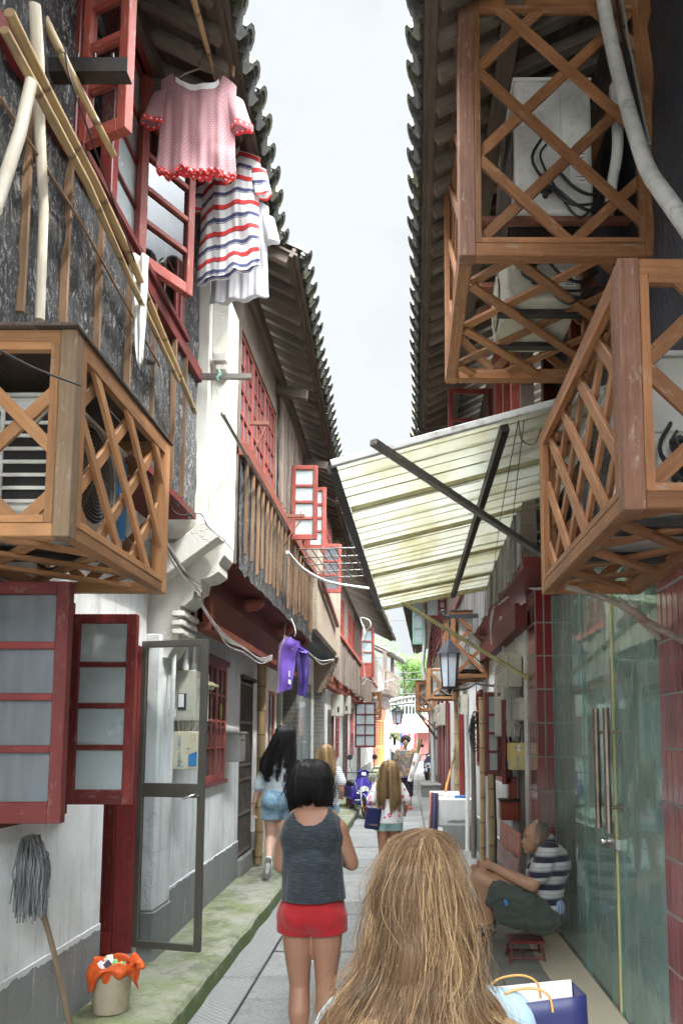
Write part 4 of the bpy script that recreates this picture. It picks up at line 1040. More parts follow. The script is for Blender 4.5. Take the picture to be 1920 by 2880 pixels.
def cage(loc, W, L, H, side, label, mw='cage', mp='cage_grey', top=True, sp=.25, post=.065, group=None, spf=None, spb=None, detail=True, back=True):
    """box frame of posts and rails, W across, L along the alley, H high; side=+1: alley face is at +x"""
    p = thing('lattice_cage', loc, label, 'cage', group); m = M[mw]; P = M[mp]; h = post
    x = Vector(loc); ox, oy, oz = loc
    for ix in (0, 1):
        for iy in (0, 1):
            mb = MB(); cx = ox+(h/2 if ix == 0 else W-h/2); cy = oy+(h/2 if iy == 0 else L-h/2)
            mb.box(cx-h/2, cx+h/2, cy-h/2, cy+h/2, oz, oz+H); mb.build('post', P if (iy == 0) == (True) and ((ix == 1) == (side > 0)) else m, p, bevel=.004)
    mb = MB(); r = h*.85
    for z in (oz+.002, oz+H-r-.002):
        for y in (oy+.001, oy+L-r-.001): mb.box(ox+h, ox+W-h, y, y+r, z, z+r)
        for xx in (ox+.001, ox+W-r-.001): mb.box(xx, xx+r, oy+h, oy+L-h, z, z+r)
    mb.build_each('rail', m, p, bevel=.004)
    if detail:   # inner beads mitred round each visible face
        mb = MB(); s = .028
        for (O, U, V) in (((ox+h, oy+.014, oz+r), (W-2*h, 0, 0), (0, 0, H-2*r)), ((ox+(W-.014 if side > 0 else .014), oy+h, oz+r), (0, L-2*h, 0), (0, 0, H-2*r))):
            O = Vector(O); U = Vector(U); V = Vector(V); u = U.normalized(); v = V.normalized(); n = u.cross(v)
            mb.bar(O+u*s/2, O+u*s/2+V, s, .03, up=n); mb.bar(O+U-u*s/2, O+U-u*s/2+V, s, .03, up=n)
            mb.bar(O+v*s/2+u*s, O+U+v*s/2-u*s, s, .03, up=n); mb.bar(O+V-v*s/2+u*s, O+V+U-v*s/2-u*s, s, .03, up=n)
        mb.build('beading', m, p, bevel=.002)
    bw = .054 if L > 1.2 else (.045 if L > .7 else .035)
    lattice(p, (ox+h, oy+.03, oz+r), (W-2*h, 0, 0), (0, 0, H-2*r), m, spf or sp, bw)
    xs = ox+W-.03 if side > 0 else ox+.03
    lattice(p, (xs, oy+h, oz+r), (0, L-2*h, 0), (0, 0, H-2*r), m, sp, bw, ph=.3)
    lattice(p, (ox+h, oy+h, oz+.03), (W-2*h, 0, 0), (0, L-2*h, 0), m, spb or sp, bw, ph=.5)
    if back: lattice(p, (ox+h, oy+L-.03, oz+r), (W-2*h, 0, 0), (0, 0, H-2*r), m, spf or sp, bw, ph=.5)
    if top:
        mb = MB(); k = 0; n = 4
        for i in range(n): mb.box(ox-.01+(W+.02)*i/n+.002, ox-.01+(W+.02)*(i+1)/n-.002, oy-.02, oy+L+.02, oz+H+.001, oz+H+.014)
        mb.build('top_boards', M['old'], p, bevel=.002)
    return p
def ac(W=.30, L=.72, H=.50, name='air_conditioner', mt='ac', valve=True, logo=None):
    """built at the origin: fan face on +x, slotted grille on the -y end, valves on the +y end"""
    p = thing(name, (0, 0, 0)); m = M[mt]
    mb = MB(); mb.box(-W/2, W/2, -L/2, L/2, 0, H); c = mb.build('casing', m, p, bevel=.022, seg=3)
    mb = MB(); mb.box(-W/2-.006, W/2+.006, -L/2-.006, L/2+.006, H, H+.014); mb.build('lid', m, p, bevel=.006)
    mb = MB()
    for y in (-L*.3, L*.3): mb.box(-W/2-.03, W/2+.03, y-.025, y+.025, -.03, -.001)
    mb.build_each('foot', M['steel_dark'], p)
    # fan opening, blades and wire guard
    cy, cz, r = -L*.10, H*.52, H*.43
    mb = MB(); mb.lathe([(0, 0), (r, 0)], n=36); d = mb; 
    f = MB()
    n = 36; vs = [(W/2+.002, cy+math.cos(2*PI*k/n)*r, cz+math.sin(2*PI*k/n)*r) for k in range(n)]; f.add(vs, [tuple(range(n))]); f.build('fan_well', M['dark'], p)
    f = MB()
    for k in range(3):
        a = 2*PI*k/3+.4; q = [(W/2+.006, cy, cz)]
        for t in range(7):
            g = a+t*.22; rr = r*.86*math.sin(min(1, (t+.6)/3.2)*PI/2); q.append((W/2+.006+.003*t/6, cy+math.cos(g)*rr, cz+math.sin(g)*rr))
        f.add(q, [tuple(range(len(q)))])
    f.build('fan', M['black'], p)
    g = MB(); k = 0
    nr = 13
    for k in range(1, nr+1):
        rr = r*1.03*k/nr; g.tube([(W/2+.022-.010*(k/nr)**3, cy+math.cos(2*PI*t/28)*rr, cz+math.sin(2*PI*t/28)*rr) for t in range(29)], .0019, 4, cap=False)
    for k in range(6): a = PI*2*k/6; g.tube([(W/2+.024, cy+math.cos(a)*.02, cz+math.sin(a)*.02), (W/2+.012, cy+math.cos(a)*r*1.05, cz+math.sin(a)*r*1.05)], .003, 4)
    g.build('fan_guard', M[mt] if mt == 'ac_old' else M['steel'], p)
    # slotted end grille
    g = MB(); a = -L/2-.004
    g2 = MB(); g2.box(-W/2+.03, W/2-.03, a+.001, a+.003, .05, H-.06); g2.build('coil', M['dark'], p)
    for i in range(3): xx = -W/2+.03+(W-.06)*i/2; g.box(xx-.008, xx+.008, a-.012, a, .04, H-.05)
    for j in range(8): z = .045+(H-.105)*j/7; g.box(-W/2+.03, W/2-.03, a-.010, a-.0005, z-.007, z+.007)
    g.build('grille', m, p, bevel=.002)
    if valve:
        g = MB(); y = L/2
        g.box(-W*.1, W*.38, y-.001, y+.006, H*.50, H*.92); g.build('service_cover', m, p, bevel=.003)
        g = MB()
        for z in (.10, .19):
            g.tube([(W*.12, y, z), (W*.12, y+.05, z)], .016, 8); g.tube([(W*.12-.03, y+.035, z), (W*.12+.03, y+.035, z)], .010, 8)
        g.build_each('valve', M['steel_dark'], p)
        g = MB()
        for k, z in enumerate((.10, .19)):
            g.tube(smooth([(W*.12, y+.05, z), (W*.05-.02*k, y+.09, z-.02), (-W*.2, y+.08, z-.10), (-W*.45, y+.05, z-.12), (-W*.7, y+.02, z-.04)]), .009, 6)
        g.tube(smooth([(W*.1, y+.01, H*.5), (W*.2, y+.06, H*.35), (W*.0, y+.07, H*.1), (-W*.3, y+.05, -.06), (-W*.6, y+.05, H*.15)]), .006, 6); g.tube(smooth([(W*.15, y+.01, H*.55), (W*.3, y+.07, H*.3), (-W*.1, y+.09, 0), (-W*.5, y+.05, .02)]), .008, 6)
        g.build('hoses', M['cable_k'], p)
        g = MB(); g.quad((-W*.42, y+.0015, H*.22), (-W*.20, y+.0015, H*.22), (-W*.20, y+.0015, H*.5), (-W*.42, y+.0015, H*.5)); lb = g.build('rating_label', M['white_print'], p)
        g = MB()
        for j in range(9): g.quad((-W*.40, y+.003, H*(.24+.028*j)), (-W*(.40-.05-.12*R.random()), y+.003, H*(.24+.028*j)), (-W*(.3), y+.003, H*(.24+.028*j)+.004), (-W*.40, y+.003, H*(.24+.028*j)+.004))
        g.build('label_print', M['black_print'], lb)
    if logo:
        g = MB(); g.quad((W/2+.012, L*.31, .05), (W/2+.012, L*.47, .05), (W/2+.012, L*.47, H*.9), (W/2+.012, L*.31, H*.9)); g.build('sticker', M['blue_print'], p)
    return p
def cages():
    G_ = 'wooden lattice cages round air conditioners'
    c = cage((-1.80, 2.52, 2.29), .63, 1.06, .76, 1, 'orange wooden lattice cage above the two open red shutters on the near left wall', sp=.235, spf=.27, spb=.25, post=.06, group=G_)
    c2 = cage((.70, 2.30, 2.32), .50, 1.45, .85, -1, 'nearest wooden lattice cage on the right, lower one of the two by the awning', 'cage_dark', 'cage_grey2', sp=.215, spf=.30, spb=.28, post=.07, group=G_, top=False)
    c3 = cage((.265, 3.40, 3.93), .99, 1.32, 1.42, -1, 'large upper right wooden lattice cage up beside the roof tiles', 'cage_dark', 'cage_grey2', sp=.30, spf=.33, spb=.30, post=.08, group=G_, top=False)
    mb = MB(); mb.bar((.70, 2.30, 3.172), (1.19, 2.30, 3.172), .03, .004); 
    # units inside
    GA = 'outdoor units in the lattice cages'
    a = ac(.46, .62, .46, logo=True); tag(a, 'white outdoor unit inside the left cage above the open red shutters', 'air conditioner', GA); a.location = (-1.52, 3.02, 2.43)
    b = dup(a, (1.05, 3.05, 2.42), PI, 'white outdoor unit inside the near right lattice cage, fan guard towards the alley'); b.scale = (.95, 1.25, 1.32)
    q = ac(.42, .62, .78); tag(q, 'white outdoor unit with black valves and hoses, in the upper right cage', 'air conditioner', GA); q.location = (.80, 4.02, 4.38); q.rotation_euler = (0, 0, PI)
    b = ac(.42, .58, .34, mt='ac_old'); tag(b, 'dirty beige outdoor unit low in the upper right cage, under the white unit', 'air conditioner', GA); b.location = (.76, 4.15, 3.99); b.rotation_euler = (0, 0, PI)
    mb = MB(); mb.bar((.35, 3.72, 4.345), (1.2, 3.72, 4.345), .04, .03); mb.bar((.35, 4.30, 4.345), (1.2, 4.30, 4.345), .04, .03); mb.build_each('shelf_bar', M['steel_red'], c3)
    mb = MB(); mb.bar((-1.78, 2.85, 2.385), (-1.22, 2.85, 2.385), .035, .03); mb.bar((-1.78, 3.22, 2.385), (-1.22, 3.22, 2.385), .035, .03); mb.build_each('shelf_bar', M['steel_dark'], c)
    mb = MB(); mb.bar((.75, 2.65, 2.375), (1.25, 2.65, 2.375), .035, .03); mb.bar((.75, 3.2, 2.375), (1.25, 3.2, 2.375), .035, .03); mb.build_each('shelf_bar', M['steel_dark'], c2)
    # mid right, further down the alley
    d = cage((.56, 8.95, 2.30), .45, .75, .82, -1, 'wooden lattice cage behind the wall lantern on the right, tallest of the far cages', 'cage_dark', 'cage_dark', sp=.26, post=.055, group=G_, detail=False)
    d2 = cage((.62, 11.6, 2.45), .38, .9, .95, -1, 'wooden lattice cage just beyond the one behind the wall lantern', 'cage_dark', 'cage_dark', sp=.26, post=.06, group=G_, detail=False)
    d3 = cage((.40, 13.2, 2.25), .52, .8, .55, -1, 'low wooden lattice cage below and beyond the wall lantern', 'cage', 'cage', sp=.3, post=.055, group=G_, detail=False, top=False)
    d4 = cage((.30, 21.0, 2.3), .55, 1.0, .85, -1, 'farthest right wooden cage with a solid brown corner board', 'cage_dark', 'cage_dark', sp=.3, post=.1, group=G_, detail=False)
    d5 = cage((-1.45, 27.5, 2.2), .55, 1.0, 1.0, 1, 'small far wooden cage on the left near the orange doors', 'cage', 'cage', sp=.4, post=.08, group=G_, detail=False)
    for (l, lab, s) in (((.84, 9.35, 2.42), 'white outdoor unit in the cage behind the wall lantern', 1.2), ((.82, 12.05, 2.55), 'white outdoor unit in the cage just beyond the lantern cage', 1.2), ((.68, 13.6, 2.33), 'white outdoor unit in the low cage beyond the wall lantern', .85), ((.6, 21.5, 2.5), 'white outdoor unit in the farthest right cage', 1), ((-1.2, 28, 2.4), 'white outdoor unit in the small far left cage', 1)):
        o = dup(q, l, PI, lab); o.scale = (.85, .9, .72*s)
def awning():
    p = thing('awning', (.5, 5.3, 2.9), 'yellowed plastic sheet awning on a steel frame leaning out over the alley', 'awning')
    NO = onY(757, 1058, 3.80); NI = onY(1440, 872, 3.80); FO = Vector(tuple(onZ(870, 1393, 2.9))); FI = onX(1185, 1312, 1.15)
    FI.z = 3.21
    def Q(u, v): return (NO*(1-u)+NI*u)*(1-v)+(FO*(1-u)+FI*u)*v      # u across, v along
    up = (NI-NO).cross(FO-NO); up = up.normalized()*(1 if up.z > 0 else -1)
    mb = MB(); n = 13
    rn = random.Random(4)
    for k in range(n):
        v0 = k/n; v1 = (k+1)/n+.006; h = .004*(k % 2)
        def fn(u, v, v0=v0, v1=v1, h=h):
            vv = v0+(v1-v0)*v; return Q(u, vv)+up*(h+.010*math.sin(vv*n*2*PI*2.0)*.5+.006*noise.noise(Vector((u*4, vv*9, 0))))
        mb.grid(fn, 14, 8)
    mb.build('plastic_sheet', M['awning'], p)
    mb = MB()
    for k in range(1, 26):
        v = k/26+rn.uniform(-.006, .006); mb.bar(Q(.01, v)-up*.010, Q(rn.choice((.98, .98, .55)), v)-up*.010, .0045 if k % 2 else .008, .004, up=up)
    mb.build('seams', M['awn_batten'], p)
    mb = MB()
    mb.bar(Q(0, .0)-up*.02, Q(1, 0)-up*.02, .03, .038, up=up); mb.build('edge_tube', M['steel_blue'], p, bevel=.004)
    mb = MB(); mb.bar(Q(0, .012)-up*.03, Q(0, .988)-up*.03, .05, .045, up=up); mb.bar(Q(.985, .012)-up*.03, Q(.985, .988)-up*.03, .04, .04, up=up); mb.build('side_tube', M['steel_dark'], p)
    mb = MB()
    for v in (.2, .42, .65, .86): mb.bar(Q(.02, v)-up*.022, Q(.98, v)-up*.022, .028, .026, up=up)
    mb.bar(Q(0, 1)-up*.03, Q(1, 1)-up*.03, .03, .035, up=up); mb.build_each('batten', M['awn_batten'], p)
    mb = MB(); mb.bar(Q(.58, .015)-up*.055, Q(.52, .985)-up*.055, .045, .04, up=up); mb.build('middle_tube', M['steel_dark'], p)
    a = onY(856, 1015, 3.68); b = onX(1300, 1310, 1.21)
    mb = MB(); mb.bar(a, b, .045, .035); mb.build('brace', M['steel'], p, bevel=.003)
    a = onY(925, 1385, FO.y-.25); b = onX(1215, 1560, 1.06)
    mb = MB(); mb.bar(a, b, .05, .03); mb.build('brace', M['awn_batten'], p, bevel=.003)
    mb = MB()
    a = Q(.62, .0)-up*.06; 
    mb.tube(smooth([a, a+Vector((.02, .02, -.10)), a+Vector((.08, 0, -.13)), a+Vector((.12, 0, -.05))]), .003, 5)
    mb.tube(smooth([a, Q(.61, .25)-up*.2, Q(.66, .6)-up*.25, Q(.78, .97)-up*.12]), .003, 5); mb.tube(smooth([a+Vector((.03, 0, 0)), Q(.66, .3)-up*.25, Q(.75, .65)-up*.28, Q(.9, .97)-up*.1]), .003, 5); mb.build('loose_wires', M['cable_k'], p)
def text_mesh(p, body, loc, size, U, N, mt, name='lettering', ext=0.0):
    """lettering standing on a surface: U reading direction, N facing"""
    cu = bpy.data.curves.new('t', 'FONT'); cu.body = body; cu.size = size; cu.align_x = 'CENTER'; cu.align_y = 'CENTER'; cu.resolution_u = 2
    o = bpy.data.objects.new('t', cu); COL.objects.link(o)
    bpy.context.view_layer.update(); dg = bpy.context.evaluated_depsgraph_get()
    me = bpy.data.meshes.new_from_object(o.evaluated_get(dg)); bpy.data.objects.remove(o)
    U = Vector(U).normalized(); N = Vector(N).normalized(); V = N.cross(U)
    L = Vector(loc)-(rootloc(p) if p else Vector()); mx = Matrix.Translation(L) @ Matrix((U, V, N)).transposed().to_4x4()
    me.transform(mx); me.materials.clear(); me.materials.append(M[mt])
    q = bpy.data.objects.new(name, me); COL.objects.link(q); q.parent = p; return q
def garment_mat(name, fn, rough=.85, trans=.25):
    g = G(name); uv = g.uv(); c = fn(g, uv)
    v = g.map(uv, (1, 1, 1)); b = g.bump(g.math('ADD', g.math('MULTIPLY', g.noise(v, 260, 2), .15), g.noise(g.map(uv, (12, 2.5, 1)), 2.5, 4)), .35, .012)
    pr = g.pr(c, rough, b, Sheen_Weight=.2)
    if trans:
        t = g.n('ShaderNodeBsdfTranslucent', {'Color': c}); m = g.n('ShaderNodeMixShader', {0: trans, 1: pr.outputs[0], 2: t.outputs[0]}); return g.done(m)
    return g.done(pr)
def dots(g, uv, base, dot, n=30, r=.25, stag=True):
    s = g.sep(uv); y = g.math('MULTIPLY', s[1], n); x = g.math('MULTIPLY', s[0], n)
    row = g.math('FLOOR', y); x = g.math('ADD', x, g.math('MULTIPLY', g.math('MODULO', row, 2.0), .5))
    fx = g.math('SUBTRACT', g.math('FRACT', x), .5); fy = g.math('SUBTRACT', g.math('FRACT', y), .5)
    d = g.math('SQRT', g.math('ADD', g.math('MULTIPLY', fx, fx), g.math('MULTIPLY', fy, fy)))
    return g.mix(g.math('LESS_THAN', d, r), base, dot)
def stripes(g, coord, per, stops):
    f = g.math('FRACT', g.math('DIVIDE', coord, per)); return g.ramp(f, stops, 'CONSTANT')
def shirt(p, W, H, mt, mtb, sl=.17, neck=.13, scoop=.10, slope=.09, dep=.05, fold=.012, seed=0, hem=0, sleeve=True, cuffm=None):
    """hung shirt: local origin at the collar, facing -y, hem down"""
    def make(side, sc):
        def fn(u, v):
            x = 2*u-1; w = W/2*(1+.05*v)*(1-.04*math.sin(PI*v))
            zt = -slope*abs(x)
            xn = x*W/2/(neck)
            if abs(xn) < 1: zt = min(zt, -slope*neck/(W/2)) - sc*math.sqrt(1-xn*xn)
            zb = -H-.012*math.sin(x*9+seed)-hem*x
            z = zt*(1-v)+zb*v
            f = fold*(.25+.75*v)*(math.sin(x*13+seed*2.1+1.5*math.sin(v*2))+.5*math.sin(x*27+seed))+noise.noise(Vector((x*2, v*3, seed)))*.02
            y = side*(dep*(1-x*x)**.5*(.5+.5*math.sin(PI*min(1, v*1.2+.15))))+f
            return Vector((x*w, y, z))
        mb = MB()
        if side < 0: mb.grid(fn, 60, 36, uvs=(W, -H))
        else: mb.grid(lambda u, v: fn(1-u, v), 60, 36, uvs=(W, -H))
        return mb, fn
    mb, f1 = make(-1, scoop); mb.build('front', mt, p); mb, f2 = make(1, scoop*.25); mb.build('back', mtb, p)
    if sleeve:
        for s in (-1, 1):
            mb = MB()
            A = Vector((s*W/2*.90, 0, -slope-.075)); B = Vector((s*(W/2+.035), -.01, -slope-.075-sl))
            def fn(u, v, s=s, A=A, B=B):
                c = A.lerp(B, v); g = 2*PI*u; rx = .062*(1-.1*v); ry = .03+.012*math.sin(g*3+seed)*v
                q = Vector((math.cos(g)*rx, math.sin(g)*ry*s, .03*math.cos(g)*s*(1-v)))
                if v < .05: q.z += .05*abs(math.sin(g))*0
                return c+q+Vector((0, 0, (1-v)*.045*(-s)*math.cos(g)))
            mb.grid(fn, 20, 10, uvs=(.4, -sl)); sv = mb.build('sleeve', mt, p)
            if cuffm:
                mb = MB()
                def fn2(u, v, s=s, A=A, B=B):
                    q = fn(u, 1.0, s, A, B); return B+(q-B)*(1.06+.04*math.sin(u*40))+Vector((0, 0, .012-.034*v))
                mb.grid(fn2, 40, 2, uvs=(.4, -.04)); mb.build('cuff', cuffm, sv)
    return f1, f2
def laundry():
    # materials
    M['pink_dots'] = garment_mat('pink_dotted_jersey', lambda g, uv: dots(g, uv, (.44, .225, .245), (.60, .44, .45), 62, .17))
    M['red_dots'] = garment_mat('red_dotted_jersey', lambda g, uv: dots(g, uv, (.68, .045, .05), (.85, .75, .72), 30, .2))
    M['polo'] = garment_mat('striped_jersey', lambda g, uv: stripes(g, g.sep(uv)[1], .175, [(0, (.80, .80, .80)), (.26, (.03, .04, .10)), (.29, (.8, .8, .8)), (.31, (.06, .07, .17)), (.46, (.8, .8, .8)), (.76, (.03, .03, .06)), (.79, (.68, .035, .035)), (.96, (.8, .8, .8))]))
    M['grey_jersey'] = garment_mat('pale_grey_jersey', lambda g, uv: g.mix(g.noise(uv, 4, 4), (.50, .50, .52), (.60, .60, .62)))
    M['white_cloth'] = garment_mat('white_cloth', lambda g, uv: (.78, .77, .74, 1))
    M['white_rib'] = garment_mat('white_rib', lambda g, uv: (.74, .70, .72, 1), trans=0)
    gp = 'shirts drying under the left eave'
    # pole
    a = onY(445, 0, 3.3); b = onY(490, 160, 3.78)
    mb = MB(); d = (b-a); mb.tube([a-d*2.2, a, b, b+d*.15], [.017, .017, .014, .013], 10); tag(mb.build('bamboo_pole', M['bamboo']), 'bamboo drying pole above the wire hanger of the pink dotted top', 'bamboo pole')
    # pink top on a hanger
    Yp = 3.72; c = onY(458, 158, Yp)
    p = thing('t_shirt', c, 'dusty pink top with white dots and red frilled hem on a wire hanger', 'shirt', gp)
    p.location = c
    W = .405; H = .60
    tmp = thing('x', (0, 0, 0))
    f1, f2 = shirt(tmp, W, H, M['pink_dots'], M['red_dots'], sl=.17, neck=.13, scoop=.085, seed=1, fold=.006, cuffm=M['red_dots'])
    mb = MB()
    for k in range(1): mb.grid(lambda u, v: f1(.5-(.5-u)*.57, 0)+Vector((0, -.012+.006*v, .006-.030*v)), 30, 3, uvs=(.3, .03))
    mb.build('collar', M['white_rib'], tmp)
    mb = MB(); mb.grid(lambda u, v: f1(u, 1)+Vector((0, .012*math.sin(u*70)*v, -.020*v-.005*math.sin(u*31)*v)), 90, 3, uvs=(W, .05))
    mb.grid(lambda u, v: f2(u, 1)+Vector((0, .012*math.sin(u*60)*v, -.032*v-.008*math.sin(u*23)*v)), 90, 3, uvs=(W, .05)); mb.build('hem_frill', M['red_dots'], tmp)
    for k in kids(tmp): k.parent = p
    bpy.data.objects.remove(tmp); p.rotation_euler = (0, 0, .08)
    h = MB(); hc = c+Vector((0, 0, .0))
    L = []; 
    h.tube([hc+Vector((-.16, 0, -.10)), hc+Vector((-.08, 0, -.03)), hc+Vector((0, 0, .0)), hc+Vector((.08, 0, -.03)), hc+Vector((.17, 0, -.10))], .005, 6)
    h.tube([hc+Vector((-.16, 0, -.10)), hc+Vector((.17, 0, -.10))], .004, 6)
    h.tube([hc, hc+Vector((0, 0, .06)), hc+Vector((.012, 0, .085))]+[hc+Vector((.0+.024*math.cos(t), 0, .115+.028*math.sin(t))) for t in (-.9, -.2, .5, 1.2, 1.9, 2.6, 3.3)], .0035, 6)
    h.tube([hc+Vector((0, 0, .14)), hc+Vector((0, 0, .26))], .0025, 5)
    tag(h.build('wire_hanger', M['steel']), 'pale wire hanger holding the pink dotted top', 'hanger')
    h = MB(); q = onY(536, 165, Yp-.02)
    for s in (-1, 1): h.bar(q+Vector((s*.005, 0, .035)), q+Vector((s*.003, 0, -.03)), .010, .006)
    tag(h.build('clothes_peg', M['batten']), 'wooden clothes peg on the right shoulder of the pink top', 'clothes peg')
    # striped polo and grey shirt behind
    Yq = 4.42; c = onY(530, 348, Yq)
    p = thing('polo_shirt', c, 'white polo shirt with navy and red stripes hanging behind the pink top', 'shirt', gp)
    tmp = thing('x', (0, 0, 0)); f1, f2 = shirt(tmp, .43, .84, M['polo'], M['polo'], sl=.20, neck=.08, scoop=.03, slope=.10, dep=.05, fold=.0045, seed=3, hem=-.02)
    mb = MB(); mb.grid(lambda u, v: f1(.5-(.5-u)*.40, 0)+Vector((0, -.008+.01*v, .03-.045*v)), 20, 3, uvs=(.3, .03)); mb.build('collar', M['white_rib'], tmp)
    for k in kids(tmp): k.parent = p
    bpy.data.objects.remove(tmp); p.rotation_euler = (0, 0, -.3)
    Yg = 4.78; c = onY(553, 462, Yg)
    p = thing('t_shirt', c, 'plain pale grey shirt hanging lowest behind the striped polo', 'shirt', gp)
    tmp = thing('x', (0, 0, 0)); shirt(tmp, .42, .72, M['grey_jersey'], M['grey_jersey'], sl=.2, neck=.08, scoop=.04, slope=.08, fold=.004, seed=6, hem=.0)
    for k in kids(tmp): k.parent = p
    bpy.data.objects.remove(tmp); p.rotation_euler = (0, 0, -.25)
    # white towel
    a = onY(308, 585, 3.55); b = onY(345, 700, 3.55)
    mb = MB()
    def tw(u, v):
        w = (.10-.045*v)*(1-.5*v*v); x = (u-.5)*w*1.0
        return a+Vector((.02+x+.03*v, .014*math.sin(u*14+v*2)+.02*noise.noise(Vector((u*3, v*4, 3))), -.56*v-.05*(1-abs(2*u-1))*v))
    mb.grid(tw, 24, 30, uvs=(.2, .6)); tag(mb.build('towel', M['white_cloth'], solid=.003), 'thin white towel hanging from the bamboo poles above the left cage', 'towel')
    # purple sports shirt
    g = G('purple_sports_jersey'); uv = g.uv(); s = g.sep(uv)
    c = g.mix(g.noise(uv, 5, 4), (.115, .045, .36), (.20, .10, .52))
    yl = stripes(g, s[0], 1.0, [(0, (0, 0, 0)), (.06, (1, 1, 1)), (.085, (0, 0, 0)), (.12, (1, 1, 1)), (.15, (0, 0, 0))])
    c = g.mix(g.sep(yl)[0], c, (.62, .46, .12)); M['purple'] = g.done(g.pr(c, .55, g.bump(g.noise(g.map(uv, (9, 2, 1)), 3, 4), .5, .02), Sheen_Weight=.3))
    g = G('dark_purple_jersey'); c = g.mix(g.noise(g.uv(), 4, 4), (.02, .015, .08), (.10, .05, .30)); M['purple_dark'] = g.done(g.pr(c, .6))
    Y = 7.9; o = onY(645, 1462, Y)
    p = thing('sports_shirt', o, 'purple sports shirt with yellow side stripes hung inside out below the jetty', 'shirt')
    sc = Y/F
    def pf(pts_l, pts_r, amp, sd, yo=0):
        def fn(u, v):
            k = v*(len(pts_l)-1); i = min(int(k), len(pts_l)-2); t = k-i
            l = [pts_l[i][j]*(1-t)+pts_l[i+1][j]*t for j in (0, 1)]; r = [pts_r[i][j]*(1-t)+pts_r[i+1][j]*t for j in (0, 1)]
            x = l[0]*(1-u)+r[0]*u; y = l[1]*(1-u)+r[1]*u
            q = onY(x, y, Y+yo); q.y += amp*.5*math.sin(u*8+sd+v*2)*(.3+v)+.04*noise.noise(Vector((u*2, v*3, sd))); return q
        return fn
    mb = MB(); mb.grid(pf([(655, 1460), (640, 1480), (636, 1530), (634, 1592)], [(690, 1475), (680, 1500), (676, 1540), (672, 1582)], .02, 1), 40, 24, uvs=(1, 1)); mb.build('body', M['purple'], p)
    mb = MB(); mb.grid(pf([(665, 1462), (668, 1490)], [(709, 1495), (704, 1502)], .02, 2, .02), 30, 8, uvs=(1, 1)); mb.build('yoke', M['purple'], p)
    mb = MB(); mb.grid(pf([(680, 1495), (684, 1530), (688, 1565), (682, 1595)], [(708, 1492), (712, 1530), (708, 1560), (704, 1603)], .025, 5, .05), 30, 20, uvs=(1, 1)); mb.build('sleeve', M['purple_dark'], p)
    mb = MB(); mb.quad(*(onY(x, y, Y-.03) for x, y in ((662, 1560), (668, 1562), (668, 1572), (662, 1570)))); mb.quad(*(onY(x, y, Y-.03) for x, y in ((663, 1540), (666, 1541), (666, 1555), (663, 1554)))); mb.build('badge', M['white_print'], p)
